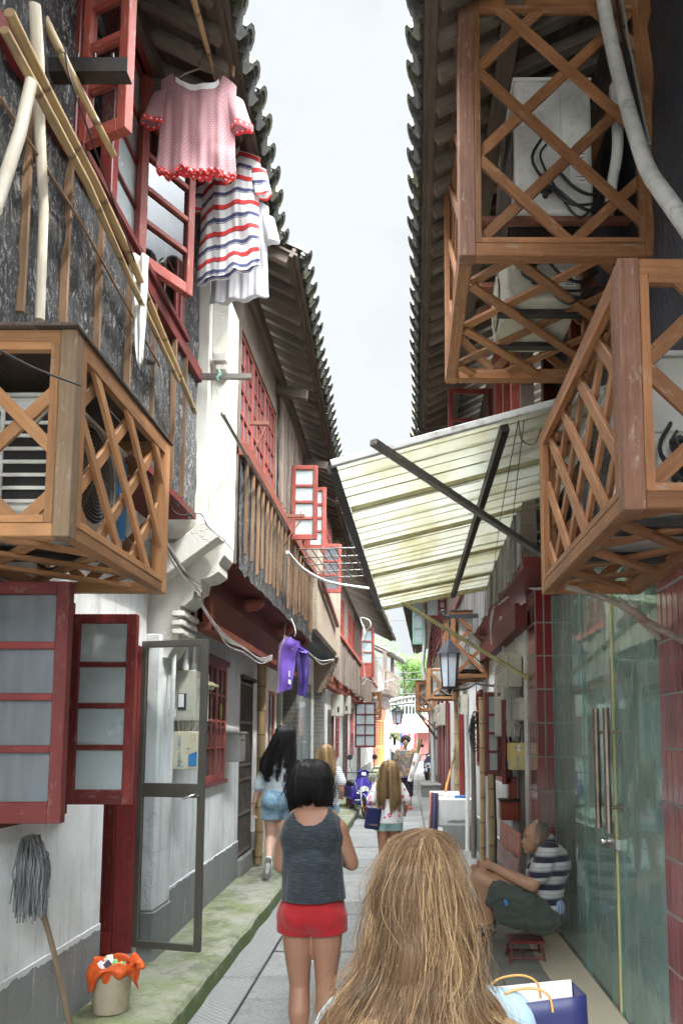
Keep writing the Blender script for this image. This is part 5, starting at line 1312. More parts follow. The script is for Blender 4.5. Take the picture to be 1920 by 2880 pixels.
def left_bits():
    # steel angle bracket
    a = onY(0, 148, 2.75); b = onY(293, 150, 2.75); a.z = b.z = (a.z+b.z)/2
    mb = MB(); A = Vector((-1.47, a.y, a.z)); mb.bar(A, b, .006, .062); mb.bar(A+Vector((0, .028, -.031)), b+Vector((0, .028, -.031)), .056, .005)
    for f in (.42, .62, .83): q = A.lerp(b, f); mb.tube([q+Vector((0, 0, .03)), q+Vector((0, 0, .05))], .005, 6)
    tag(mb.build('angle_bracket', M['steel_dark']), 'dark steel angle bracket carrying bamboo poles at the upper left', 'bracket')
    # bamboo poles along the ledge
    gp = 'bamboo poles along the near left ledge'
    def pole(pts, r, lab, mt='bamboo', name='bamboo_pole', cat='bamboo pole', group=gp, n=10):
        mb = MB(); mb.tube(pts, r, n); return tag(mb.build(name, M[mt]), lab, cat, group)
    X = -1.34
    pole([onX(22, 28, X), onX(105, 200, X), onX(215, 412, X-.01), onX(300, 590, X), onX(448, 948, -1.32)], [.020, .020, .021, .019, .015], 'longest bamboo pole on the ledge, thick end up at the top left')
    pole([onX(10, 68, -1.30), onX(100, 235, -1.3), onX(200, 420, -1.31), onX(298, 640, -1.33), onX(410, 875, -1.33)], [.016, .018, .017, .015, .012], 'split bamboo pole lying just below the longest one on the ledge')
    pole([onY(62, -40, 2.75), onY(165, 172, 2.75), onY(262, 358, 3.02)], [.022, .019, .016], 'short bamboo pole tied to the steel angle bracket, end in front of the open casement')
    pole([onX(0, 222, -1.40), onX(180, 500, -1.40), onX(368, 842, -1.41)], .007, 'thin wooden rod on the black tar paper below the ledge', 'batten', 'wooden_rod', 'rod', None, 6)
    gs = 'pale crooked sticks at the near left wall'
    pole([onX(80, 10, -1.36), onX(88, 130, -1.37), onX(92, 300, -1.39), onX(101, 480, -1.4), onX(92, 735, -1.40)], [.022, .022, .020, .018, .018], 'pale peeled stick standing upright against the tar paper', 'stick', 'wooden_stick', 'stick', gs)
    pole([onX(72, 190, -1.28), onX(48, 300, -1.26), onX(-10, 480, -1.22)], [.020, .020, .020], 'smooth pale pole leaning out at the far left edge', 'stick', 'wooden_stick', 'stick', gs)
    def cable(pts, r, lab, mt='cable_k', group=None, name='cable', cat='cable'):
        # smooth the polyline
        P = [Vector(q) for q in pts]; out = []
        for i in range(len(P)-1):
            p0 = P[max(i-1, 0)]; p1 = P[i]; p2 = P[i+1]; p3 = P[min(i+2, len(P)-1)]
            for k in range(5):
                t = k/5; out.append(.5*((2*p1)+(p2-p0)*t+(2*p0-5*p1+4*p2-p3)*t*t+(3*p1-p0-3*p2+p3)*t**3))
        out.append(P[-1]); mb = MB(); mb.tube(out, r, 6); return tag(mb.build(name, M[mt]), lab, cat, group)
    cable([onY(150, 120, 2.72), onY(165, 190, 2.70), onY(225, 360, 2.9), onX(310, 600, -1.3)], .004, 'thin black wire from the angle bracket down to the white towel')
    cable([onX(0, 805, -1.1), onX(90, 850, -1.12), onX(185, 885, -1.10)], .0035, 'thin black wire across the front of the left lattice cage')
    cable([onY(140, 880, 2.6), onY(125, 920, 2.62), onY(70, 985, 2.66)], .009, 'blue and white twisted rope on the unit in the left cage', 'cable_w', name='rope', cat='rope')
    # brackets further on
    a = onY(385, 860, 4.93); b = onY(577, 863, 4.93); a.z = b.z; a.x = -1.45
    mb = MB(); mb.bar(a, b, .006, .035); mb.bar(a+Vector((0, .015, -.017)), b+Vector((0, .015, -.017)), .03, .005); t = b; 
    o = tag(mb.build('angle_bracket', M['steel']), 'grey steel angle bracket across the white fire wall, green rag tied on it', 'bracket')
    mb = MB(); q = onY(502, 860, 4.91)
    mb.tube([q+Vector((.0, -.012, .03)), q+Vector((.015, -.016, .0)), q+Vector((-.012, -.014, -.03)), q+Vector((.005, -.01, -.05))], [.008, .014, .012, .006], 7); mb.tube([q+Vector((0, -.01, -.04)), q+Vector((-.012, -.01, -.10)), q+Vector((.01, -.01, -.16))], .0025, 5)
    tag(mb.build('rag', M['teal']), 'green rag knotted round the grey steel bracket', 'rag')
    for (x0, x1, y, xb, yb, Y, lab) in ((517, 617, 972, 522, 1060, 5.6, 'rusty red bracket with diagonal stay below the lattice windows'), (622, 700, 1185, 622, 1250, 7.3, 'rusty bracket with diagonal stay beside the open casements')):
        b = onY(x1, y, Y); a = Vector((-1.22, Y, b.z)); c = onY(xb, yb, Y); c.x = -1.22
        mb = MB(); mb.bar(a, b, .025, .03); mb.bar(a.lerp(b, .95), c, .012, .012); mb.bar(a.lerp(b, .8)+Vector((0, 0, .01)), a.lerp(b, .8)+Vector((0, 0, .05)), .008); tag(mb.build('angle_bracket', M['steel_red']), lab, 'bracket')
    cable([onX(513, 955, -1.16), onX(530, 985, -1.16), onX(650, 1200, -1.15), onX(655, 1215, -1.16)], .014, 'grey conduit running under the lattice windows of the second house', 'steel', name='conduit', cat='conduit')
    cable([onX(660, 1268, -1.1), onX(700, 1310, -1.05), onY(760, 1338, 9.5), onY(850, 1352, 9.8)], .018, 'white hose sagging below the steel drying rack', 'pipe', name='hose', cat='hose')
    # steel grid rack
    z = onY(700, 1285, 8.6).z
    c00 = onZ(678, 1262, z); c10 = onZ(826, 1258, z); c01 = onZ(735, 1328, z); c11 = onZ(850, 1322, z)
    mb = MB(); n = 8
    L = lambda a, b, t: a.lerp(b, t)
    for k in range(5): t = k/4; mb.tube([L(c00, c01, t), L(c10, c11, t)], .009, 6)
    for k in range(n+1): t = k/n; mb.tube([L(c00, c10, t), L(c01, c11, t)], .008, 6)
    tag(mb.build('drying_rack', M['steel']), 'bare steel grid rack jutting out under the second open casement', 'rack')
    # cable bundle round the fire wall and along the beam
    gc = 'cables slung along the left wall'
    rn = random.Random(3)
    base = [(370, 1225), (410, 1300), (450, 1345), (468, 1372)]
    labs = ['outermost pale cable of the bundle at the corbel', 'pale cable sagging low under the red beam', 'grey cable of the bundle along the red beam', 'black cable beside the bundle at the corbel', 'innermost cable of the bundle by the corbel']
    for k in range(5):
        j = lambda s: rn.uniform(-s, s)
        pts = [onX(365+j(5), 1205+k*5, -1.42), onX(400+j(4), 1275+k*4, -1.45), onX(430+j(5), 1315+k*4, -1.5), onX(462+j(3), 1345+k*6, -1.42), onX(455+j(6), 1370+k*4, -1.45), onX(490+k*3, 1432+k*5+j(4), -1.40), onX(525, 1468+k*4+j(3), -1.40), onX(560, 1485+k*4+j(4), -1.40), onX(598+j(3), 1512+k*3, -1.41), onX(625, 1505+k*2, -1.38)]
        cable(pts, .0065 if k != 3 else .005, labs[k], 'cable_w' if k != 3 else 'cable_k', gc)
    cable([onX(375, 1060, -1.22), onX(400, 1175, -1.38), onX(460, 1180, -1.30), onX(478, 1210, -1.24), onX(518, 1242, -1.22)], .003, 'thin black wire looped over the corbel of the white fire wall')
    cable([onY(655, 1425, 8.0), onY(652, 1470, 7.9), onY(640, 1500, 7.9)], .006, 'pale strap from the jetty down to the purple shirt', 'cable_w'); cable([onY(662, 1405, 8.0), onY(678, 1445, 7.9), onY(676, 1462, 7.9)], .006, 'yellowish cord looping above the purple shirt', 'cable_w')
    cable([onY(705, 1495, 8.4), onY(725, 1512, 9.5), onY(742, 1518, 11), onY(767, 1514, 12.6)], .008, 'upper white wire from the purple shirt to the brick pier', 'cable_w'); cable([onY(700, 1490, 8.4), onY(720, 1510, 9.6), onY(740, 1526, 11.2), onY(767, 1516, 12.6)], .008, 'lower sagging wire from the purple shirt to the brick pier', 'cable_w')
    cable([onY(830, 1430, 16), onY(838, 1450, 16), onY(830, 1475, 16), onY(840, 1450, 16.1), onY(850, 1440, 16), onY(848, 1425, 16), onY(828, 1420, 16.1), onY(835, 1450, 16), onY(830, 1480, 16.1), onY(838, 1560, 16.3), onY(830, 1572, 16.3)], .012, 'tangled pale hose hanging from the far left eave', 'cable_w', name='hose', cat='hose')
    cable([onY(832, 1556, 17), onY(870, 1568, 24), onY(905, 1560, 34)], .015, 'white wire from the far left wall to the balcony', 'cable_w')
    # downpipes by the fire wall
    gp2 = 'white pipes on the left fire wall pier'
    def pipe(x, y0, y1, X, r, lab, bend=None):
        pts = [onX(x, y0, X), onX(x, y1, X)]; pts[1].y = pts[0].y; pts[1].x = pts[0].x
        if bend: pts = [pts[0]+Vector(bend), pts[0]+Vector((0, 0, .0))]+pts[1:]
        mb = MB(); mb.tube(pts, r, 10); 
        mb.tube([pts[-1]+Vector((0, 0, .03)), pts[-1]+Vector((0, 0, -.02))], r*1.5, 10)
        tag(mb.build('pipe', M['pipe']), lab, 'pipe', gp2)
    pipe(405, 1340, 1640, -1.62, .016, 'white pipe with a bent top running down beside the meter box', bend=(-.2, -.1, .0)); pipe(432, 1345, 1535, -1.60, .016, 'white pipe into the top of the meter box'); pipe(450, 1395, 1535, -1.58, .014, 'thin white pipe right of the other two on the pier')
    # meter box and milk box
    w = WF((-1.645, 5.4), (-1.70, 6.4), 1)
    q = onX(412, 1600, -1.64); y0 = 5.42
    zt = onX(430, 1535, -1.56).z; zb = onX(430, 1655, -1.56).z
    p = thing('meter_box', (-1.6, 5.6, zb), 'beige electricity meter box on the wall above the milk delivery box', 'meter box')
    mb = MB(); mb.box(-1.72, -1.535, 5.42, 5.80, zb, zt); mb.build('case', M['meter'], p, bevel=.006)
    mb = MB(); mb.box(-1.56, -1.51, 5.50, 5.86, zb+.25, zt-.06); mb.build('door', M['meter'], p, bevel=.006)
    mb = MB(); mb.box(-1.66, -1.60, 5.4135, 5.4195, zb+.08, zb+.20); mb.build('meter_window', M['black'], p)
    mb = MB(); mb.box(-1.655, -1.615, 5.410, 5.413, zb+.10, zb+.195); mb.build('notice', M['white_print'], p)
    mb = MB(); mb.box(-1.509, -1.47, 5.62, 5.84, zb+.27, zt-.08); mb.build('side_box', M['yellow_box'], p, bevel=.005)
    mb = MB()
    for k in range(5): mb.tube([(-1.68+k*.03, 5.5, zb+.01), (-1.67+k*.028, 5.49, zb-.05), (-1.66+k*.02, 5.5, zb-.09)], .011, 7)
    mb.build('glands', M['meter'], p)
    zt2 = onX(430, 1680, -1.56).z; zb2 = onX(430, 1768, -1.56).z
    p = thing('milk_box', (-1.572, 5.5, zb2), 'cream milk delivery box with blue lettering on the left wall below the meter box', 'milk box')
    mb = MB(); mb.box(-1.69, -1.502, 5.40, 5.62, zb2, zt2); mb.build('case', M['cream_paint'], p, bevel=.004)
    mb = MB(); mb.quad((-1.567, 5.3985, zb2+.02), (-1.505, 5.3985, zb2+.02), (-1.505, 5.3985, zb2+.13), (-1.567, 5.3985, zb2+.105)); mb.build('blue_panel', M['blue_print'], p)
    U = (1, 0, 0); N = (0, -1, 0)
    for k, ch in enumerate('订奶随心'): text_mesh(p, ch, (-1.637, 5.398, zt2-.045-k*.026), .028, U, N, 'blue_print')
    for k, ch in enumerate('光明到家'): text_mesh(p, ch, (-1.634, 5.398, zt2-.165-k*.026), .028, U, N, 'blue_print')
    text_mesh(p, '光明乳业', (-1.627, 5.398, zb2+.022), .018, U, N, 'blue_print'); text_mesh(p, '订', (-1.537, 5.398, zt2-.05), .05, U, N, 'pink_print')
    mb = MB(); mb.quad((-1.647, 5.398, zb2+.055), (-1.632, 5.398, zb2+.063), (-1.627, 5.398, zb2+.056), (-1.642, 5.398, zb2+.048)); mb.build('mark', M['red_print'], p)
    mb = MB(); mb.quad((-1.632, 5.3975, zb2+.040), (-1.626, 5.3975, zb2+.040), (-1.610, 5.3975, zb2+.058), (-1.617, 5.3975, zb2+.062)); mb.build('mark', M['blue_print'], p)
    mb = MB(); mb.tube([(-1.567, 5.392, zb2+.15), (-1.567, 5.399, zb2+.15)], .006, 10); mb.build('lock', M['chrome'], p)
    # grey mailbox
    a = onX(540, 1750, -1.64); zt = onX(540, 1685, -1.64).z
    p = thing('mailbox', (-1.66, a.y, a.z), 'small grey metal mailbox between the red window and the barred gate', 'mailbox')
    mb = MB(); mb.box(-1.78, -1.60, a.y, a.y+.26, a.z, zt); mb.build('case', M['mailbox'], p, bevel=.006)
    mb = MB(); mb.box(-1.79, -1.585, a.y-.01, a.y+.27, zt, zt+.02); mb.build('lid', M['mailbox'], p, bevel=.004)
    mb = MB(); mb.box(-1.599, -1.594, a.y+.05, a.y+.21, zt-.07, zt-.055); mb.build('slot', M['black'], p)
    # far meter boxes
    gm = 'beige meter boxes on the far left wall'
    for (x, y0, y1, lab) in ((785, 1595, 1645, 'nearest of the three far meter boxes on the left wall'), (803, 1598, 1640, 'middle one of the three far meter boxes on the left wall'), (838, 1612, 1655, 'meter box beside the far open window sash')):
        a = onX(x, y1, -1.36); b = onX(x, y0, -1.36)
        p = thing('meter_box', (-1.42, a.y, a.z), lab, 'meter box', gm)
        mb = MB(); mb.box(-1.6, -1.36, a.y, a.y+.45, a.z, b.z); mb.build('case', M['meter'], p, bevel=.01)
        mb = MB(); mb.box(-1.46, -1.42, a.y-.006, a.y-.001, a.z+.08, a.z+.2); mb.build('meter_window', M['black'], p)
    # bamboo downpipe
    a = onX(601, 1545, -1.68); mb = MB()
    mb.tube([(a.x, a.y, 2.45), (a.x+.01, a.y, 1.4), (a.x, a.y, .14)], [.055, .05, .048], 12); tag(mb.build('bamboo_pole', M['bamboo']), 'thick upright bamboo downpipe beside the barred gate', 'bamboo pole')
    # screen door
    hz = .235; p = thing('screen_door', (-1.78, 4.97, hz), 'bronze aluminium screen door standing open over the left pavement', 'door')
    A = Vector((-1.775, 4.97, 0)); B = Vector((-1.295, 4.84, 0)); u = (B-A).normalized(); n = Vector((u.y, -u.x, 0)); W = (B-A).length; Z = Vector((0, 0, 1))
    def bx(mb, a, b, c, d, t, off=0): mb.obox(A+u*(a+b)/2+Z*(c+d)/2+n*off, u*(b-a)/2, n*t/2, Z*(d-c)/2)
    mb = MB(); z0, z1 = .235, 2.235; s = .045
    bx(mb, 0, s, z0, z1, .03); bx(mb, W-s, W, z0, z1, .03); bx(mb, s, W-s, z0, z0+s, .0295); bx(mb, s, W-s, z1-s, z1, .0295); bx(mb, s, W-s, 1.20, 1.29, .0292); mb.build('frame', M['alu'], p, bevel=.003)
    for a, b in ((z0+s, 1.20), (1.29, z1-s)):
        mb = MB(); mb.quad(A+u*s+Z*a, A+u*(W-s)+Z*a, A+u*(W-s)+Z*b, A+u*s+Z*b); mb.build('pane', M['clear'], p)
    mb = MB(); mb.tube([A+u*(W-.05)+Z*1.22+n*.015, A+u*(W-.05)+Z*1.22+n*.06, A+u*(W-.12)+Z*1.20+n*.06], .009, 8); mb.tube([A+u*(W-.02)+Z*1.215+n*.02, A+u*(W-.09)+Z*1.215+n*.02], .008, 8); mb.build('handle', M['chrome'], p)
    # mop
    f = onZ(166, 2375, .12); t = onX(62, 2060, -1.66)
    h = onX(70, 1985, -1.70)
    p = thing('mop', f, 'grey string mop leaning head up on the wall at the lower left', 'mop')
    mb = MB(); mb.tube([f, f.lerp(h, .5)+Vector((.01, 0, 0)), h], [.014, .013, .013], 10); mb.build('handle', M['old_stick'], p)
    mb = MB(); rn = random.Random(9); top = onX(70, 1918, -1.69); 
    for k in range(230):
        ang = rn.uniform(0, 2*PI); rad = rn.uniform(.02, .085); st = top+Vector((rn.uniform(-.02, .03), rn.uniform(-.05, .05), rn.uniform(-.03, .0)))
        ex = math.cos(ang)*rad*.6+.02; ey = math.sin(ang)*rad*1.1; L = rn.uniform(.22, .36); pts = [st]
        for i in range(1, 8):
            q = i/7; b = math.sin(min(1, q*1.6)*PI/2)
            pts.append(Vector((max(top.x-.04, st.x+ex*b+rn.uniform(-.006, .006)), st.y+ey*b+rn.uniform(-.008, .008), st.z-L*q**1.15+rn.uniform(-.006, .006))))
        mb.tube(pts, rn.uniform(.0028, .0045), 5, cap=False)
    mb.build('strings', M['mop'], p)
    # bucket with orange bag
    c = onZ(255, 2322, .12); p = thing('bucket', c, 'dirty beige plastic bucket on the pavement lined with an orange bag', 'bucket')
    mb = MB(); mb.lathe([(0, .004), (.088, .004), (.092, .01), (.102, .23), (.106, .235)], c, 32); mb.build('pail', M['pail'], p)
    mb = MB()
    def bag(u, v):
        g = -2*PI*u; rr = .107+.006*math.sin(g*7)+.012*v*(1+math.sin(g*3+1))+(.012*noise.noise(Vector((math.cos(g)*3, math.sin(g)*3, v*4))))
        drop = .07+.035*math.sin(g*2+.8)+.02*math.sin(g*5)
        if v < .35: t = v/.35; return c+Vector((math.cos(g)*(rr-.02*(1-t)), math.sin(g)*(rr-.02*(1-t)), .16+.11*t+.012*math.sin(g*5)*t))
        t = (v-.35)/.65; return c+Vector((math.cos(g)*(rr+.012*math.sin(t*PI)), math.sin(g)*(rr+.012*math.sin(t*PI)), .27-drop*1.35*t+.012*math.sin(g*5)*(1-t)))
    mb.grid(bag, 64, 18); 
    def ear(u, v): return c+Vector((.10+.07*u+.02*math.sin(v*5), -.02+.05*(v-.5), .24+.045*math.sin(u*3)+.04*(v-.5)))
    mb.grid(ear, 10, 6); bg = mb.build('bin_bag', M['orange_bag'], p, solid=.001)
    mb = MB(); rn = random.Random(2)
    for k in range(14):
        a = rn.uniform(0, 6.28); r = rn.uniform(0, .06); q = c+Vector((math.cos(a)*r, math.sin(a)*r, .225+rn.uniform(-.01, .025)))
        ax = Vector((rn.uniform(-1, 1), rn.uniform(-1, 1), rn.uniform(-.5, .5))).normalized(); b = ax.orthogonal().normalized(); mb.obox(q, ax*.035, b*.018, ax.cross(b)*.008)
    mb.build('rubbish', M['rubbish'], p, bevel=.004)
def right_bits():
    def cable(pts, r, lab, mt='cable_k', group=None, name='cable', cat='cable', n=8, sm=5):
        P = [Vector(q) for q in pts]; out = []
        for i in range(len(P)-1):
            p0 = P[max(i-1, 0)]; p1 = P[i]; p2 = P[i+1]; p3 = P[min(i+2, len(P)-1)]
            for k in range(sm):
                t = k/sm; out.append(.5*((2*p1)+(p2-p0)*t+(2*p0-5*p1+4*p2-p3)*t*t+(3*p1-p0-3*p2+p3)*t**3))
        out.append(P[-1]); mb = MB(); mb.tube(out, r, n); return tag(mb.build(name, M[mt]), lab, cat, group)
    cable([onY(1375, -60, 3.28), onY(1395, 60, 3.25), onY(1425, 190, 3.15), onY(1465, 330, 2.98), onY(1492, 400, 2.85), onY(1530, 455, 2.7), onY(1590, 540, 2.5)], [.034]*31, 'thick taped pipe insulation crossing in front of the upper right cage', 'foam', None, 'insulated_pipe', 'pipe', 12)
    cable([onY(1405, -60, 3.3), onY(1425, 60, 3.27), onY(1452, 190, 3.18), onY(1480, 320, 3.0), onY(1500, 400, 2.88)], .009, 'black cable strapped to the taped pipe at the upper right')
    cable([onY(1420, -60, 3.3), onY(1437, 60, 3.27), onY(1462, 190, 3.2), onY(1490, 330, 3.05)], .007, 'blue grey cable beside the taped pipe at the upper right', 'mailbox')
    cable([onX(1410, 200, 1.1), onX(1418, 330, 1.1), onX(1405, 420, 1.1), onX(1395, 500, 1.1)], .03, 'pale drain pipe behind the upper right cage lattice', 'pipe', None, 'pipe', 'pipe')
    # timber bracket under the near right cage
    mb = MB(); a = onY(1425, 1385, 3.0); b = onX(1575, 1475, 1.2); mb.tube(smooth([a, a.lerp(b, .4)+Vector((0, 0, -.012)), b]), [.017, .015, .016, .018, .017, .015, .016, .017, .016, .015, .017], 8); mb.tube(smooth([(.76, 3.45, 2.30), (1.0, 3.45, 2.22), (1.2, 3.45, 2.05)]), .014, 8)
    cb = thing('cage_bracket', (1.2, 3.2, 2.0), 'peeling painted brackets under the near right cage', 'bracket'); mb.build_each('stay', M['bracket_paint'], cb)
    # lantern
    Y = 8.35; c = onY(1032, 1583, Y); zt = onY(1032, 1468, Y).z
    def lantern(c, H, r, lab, group=None):
        p = thing('lantern', c, lab, 'lantern', group); k = H
        mb = MB(); n = 6
        def hexring(rr, z, sq=1): return [Vector((c.x+rr*math.cos(2*PI*i/n+.3), c.y+rr*math.sin(2*PI*i/n+.3), c.z+z)) for i in range(n)]
        def frust(mb, r0, z0, r1, z1, cap=True):
            a = hexring(r0, z0); b = hexring(r1, z1); mb.add(a+b, [(i, (i+1) % n, n+(i+1) % n, n+i) for i in range(n)]+([tuple(range(n-1, -1, -1)), tuple(range(n, 2*n))] if cap else []))
        frust(mb, r*.72, .05*k, r*.98, .70*k); mb.build('glass', M['lamp_glass'], p)
        mb = MB(); frust(mb, r*1.35, .70*k, r*.35, .94*k); frust(mb, r*.35, .94*k, r*.10, k); mb.build('cap', M['lamp_metal'], p)
        mb = MB(); frust(mb, r*.82, 0, r*.80, .05*k)
        for i in range(n):
            a0 = hexring(r*.74, .05*k)[i]; b0 = hexring(r, .70*k)[i]; mb.bar(a0, b0, r*.10)
        mb.tube([c+Vector((0, 0, -.10*k)), c], [r*.06, r*.3], 8); mb.build('frame', M['lamp_metal'], p); return p
    lantern(c, zt-c.z, .115, 'black capped wall lantern with milky panes on a scrolled arm, right side')
    mb = MB(); s = onY(1018, 1410, Y); w = Vector((1.0, Y, s.z-.02))
    mb.bar(Vector((s.x+.06, Y, s.z-.03)), w, .03, .045)
    mb.tube([Vector((s.x+.08, Y, s.z-.03))]+[Vector((s.x+.035*math.cos(t)*(1-k*.06), Y, s.z+.01+.04*math.sin(t)*(1-k*.06))) for k, t in enumerate((-1.2, -2, -2.8, -3.6, -4.4, -5.2, -6.0, -6.8))], .014, 8)
    mb.tube([Vector((c.x, Y, zt)), Vector((c.x, Y, s.z-.03))], .01, 6); q = onY(1060, 1580, Y); mb.tube([c+Vector((.04, 0, -.02)), q+Vector((.08, 0, 0)), q+Vector((.16, 0, .05)), Vector((1.0, Y, q.z+.02))], .013, 6)
    tag(mb.build('lamp_arm', M['lamp_metal']), 'scrolled black iron arm holding the right wall lantern', 'lamp bracket')
    # far hanging lantern on white truss pipes
    Yf = 24; c = onY(912, 1663, Yf); z = onY(912, 1622, Yf).z
    lantern(c, z-c.z, .19, 'small black lantern hanging over the far end of the alley')
    mb = MB()
    for (xa, ya, xb, yb) in ((895, 1620, 952, 1613), (893, 1612, 950, 1600), (897, 1607, 955, 1600)):
        mb.tube([onY(xa, ya, Yf), onY(xb, yb, Yf)], .045, 8)
    mb.tube([onY(895, 1620, Yf), onY(925, 1603, Yf), onY(950, 1613, Yf)], .03, 6); mb.tube([onY(912, 1617, Yf), onY(912, 1622, Yf)], .02, 6)
    tag(mb.build('pipe_gantry', M['pipe']), 'white painted pipe gantry over the far end of the alley', 'gantry')
    # meter boxes at the right wall
    def mbox(x0, x1, y0, y1, X, dx, lab, mt='meter', vents=True, win=True, name='meter_box', cat='meter box', group=None):
        a = onX(x0, y1, X); b = onX(x0, y0, X); d = onX(x1, y1, X).y
        p = thing(name, (X+dx/2, (a.y+d)/2, a.z), lab, cat, group)
        mb = MB(); mb.box(X, X+dx, d, a.y, a.z, b.z); mb.build('case', M[mt], p, bevel=.005)
        mb = MB(); mb.box(X-.012, X-.001, d+.008, a.y-.008, a.z+.01, b.z-.01); dr = mb.build('door', M[mt], p, bevel=.004)
        if vents:
            mb = MB(); W = a.y-d
            for i in range(3):
                for j in range(3): mb.box(X-.016, X-.012, d+W*(.2+.22*i), d+W*(.34+.22*i), b.z-.10-.03*j, b.z-.09-.03*j)
            mb.build('vents', M['black'], dr)
        if win: mb = MB(); W = a.y-d; mb.box(X-.015, X-.0125, d+W*.3, d+W*.6, a.z+(b.z-a.z)*.5, a.z+(b.z-a.z)*.68); mb.build('meter_window', M['dusty'], dr)
        return p, a, b, d
    gm = 'meter boxes on the right wall'
    mbox(1138, 1160, 1515, 1692, .92, .14, 'tall beige meter cabinet with a vent grid beside the cable tangle', group=gm)
    mbox(1158, 1168, 1508, 1582, .93, .12, 'upper small beige box fixed in front of the tall meter cabinet', vents=False, win=False, group=gm)
    mbox(1182, 1192, 1605, 1655, 1.0, .06, 'small cream junction box under the cable tangle', vents=False, win=False, group=gm)
    mbox(1053, 1060, 1600, 1655, .88, .1, 'beige meter box beside the second cable coil on the right', group=gm)
    mbox(994, 1001, 1625, 1660, .80, .14, 'far pale meter box left of the beige one on the right wall', group=gm); mbox(1003, 1012, 1623, 1668, .80, .15, 'far beige meter box right of the pale one', group=gm)
    # yellow milk box
    a = onX(1163, 1766, .93); b = onX(1163, 1706, .93)
    p = thing('milk_box', (1.0, a.y, a.z), 'yellow milk delivery box with peeling stickers on the right wall', 'milk box')
    y0 = a.y-.25; mb = MB(); mb.box(.93, 1.06, y0, a.y, a.z, b.z); mb.build('case', M['yellow_paint'], p, bevel=.004)
    mb = MB(); mb.quad((.9285, a.y-.01, a.z+.01), (.9285, y0+.12, a.z+.01), (.9285, y0+.12, a.z+.05), (.9285, a.y-.01, a.z+.10)); mb.build('blue_panel', M['blue_print'], p)
    mb = MB(); mb.quad((.985, y0-.0015, b.z-.07), (1.02, y0-.0015, b.z-.075), (1.025, y0-.0015, b.z-.02), (.995, y0-.0015, b.z-.015)); mb.build('torn_label', M['white_print'], p)
    for k, ch in enumerate('光明到家'): text_mesh(p, ch, (.997, y0-.002, b.z-.12-k*.026), .028, (1, 0, 0), (0, -1, 0), 'blue_print')
    text_mesh(p, '光明乳业', (.995, y0-.002, a.z+.018), .018, (1, 0, 0), (0, -1, 0), 'blue_print'); text_mesh(p, '订奶', (1.0, y0-.002, b.z-.045), .03, (1, 0, 0), (0, -1, 0), 'black_print')
    # red box and boards
    a = onX(1145, 1880, .88); b = onX(1145, 1838, .88)
    p = thing('iron_box', (.95, a.y, a.z), 'red painted iron box low on the right wall above the pink boards', 'box')
    mb = MB(); mb.box(.88, 1.05, a.y-.16, a.y, a.z, b.z); mb.build('case', M['box_red'], p, bevel=.004); mb = MB(); mb.box(.87, 1.06, a.y-.17, a.y+.01, b.z, b.z+.02); mb.build('lid', M['steel_dark'], p, bevel=.003); mb = MB(); mb.box(.96, 1.04, a.y-.10, a.y-.04, b.z+.02, b.z+.22); mb.build('riser', M['box_red'], p, bevel=.003)
    mb = MB()
    for k in range(5): mb.tube([(.879, a.y-.13, a.z+.03+k*.035), (.874, a.y-.13, a.z+.03+k*.035)], .005, 6)
    mb.build('rivets', M['chrome'], p)
    def brd(xs, mt, lab, th=.012):
        v = [Vector(q) for q in xs]; n = (v[1]-v[0]).cross(v[3]-v[0]).normalized()*th
        mb = MB(); mb.add(v+[q+n for q in v], [(0, 1, 2, 3), (7, 6, 5, 4), (0, 4, 5, 1), (1, 5, 6, 2), (2, 6, 7, 3), (3, 7, 4, 0)]); tag(mb.build('board', M[mt]), lab, 'board', 'boards leaning under the red iron box')
    Xb = .88
    brd([onX(1150, 1938, Xb), onX(1194, 1972, Xb), onX(1196, 1915, Xb), onX(1150, 1885, Xb)], 'panel_red', 'upper faded red board leaning under the red iron box')
    brd([onX(1143, 1975, Xb-.03), onX(1190, 2015, Xb-.03), onX(1193, 1976, Xb-.03), onX(1144, 1939, Xb-.03)], 'panel_mauve', 'lower scuffed mauve board in front of the faded red one')
    # bamboo and posts standing at the wall
    gb = 'poles standing against the right wall'
    def pole(x, y0, y1, X, r, mt, lab):
        a = onX(x, y1, X); b = onX(x, y0, X); b.y = a.y; a.z = .05; mb = MB(); mb.tube([a, a.lerp(b, .5)+Vector((.01, 0, 0)), b], [r, r*.95, r*.9], 9); tag(mb.build('bamboo_pole' if mt == 'bamboo' else 'post', M[mt]), lab, 'pole', gb)
    pole(1108, 1600, 1960, .87, .035, 'bamboo', 'leftmost bamboo pole of the bundle by the open red sash'); pole(1120, 1780, 2000, .86, .022, 'pipe', 'white pipe standing between the bamboo poles'); pole(1129, 1780, 2000, .86, .036, 'bamboo', 'bamboo pole right of the white pipe'); pole(1137, 1780, 1995, .88, .012, 'cable_k', 'thin black pipe next to the bamboo poles')
    pole(1049, 1580, 1800, .86, .055, 'bamboo', 'bamboo pole beyond the lantern'); pole(1060, 1640, 1830, .84, .045, 'red_dark', 'dark red wooden post beyond the bamboo pole'); pole(1072, 1640, 1835, .84, .03, 'pipe', 'slim white pipe next to the dark red post'); pole(1086, 1650, 1835, .88, .035, 'panel_grey', 'grey upright post next to the slim white pipe')
    # cable tangles
    gt = 'tangled cable coils on the right wall'
    rn = random.Random(8)
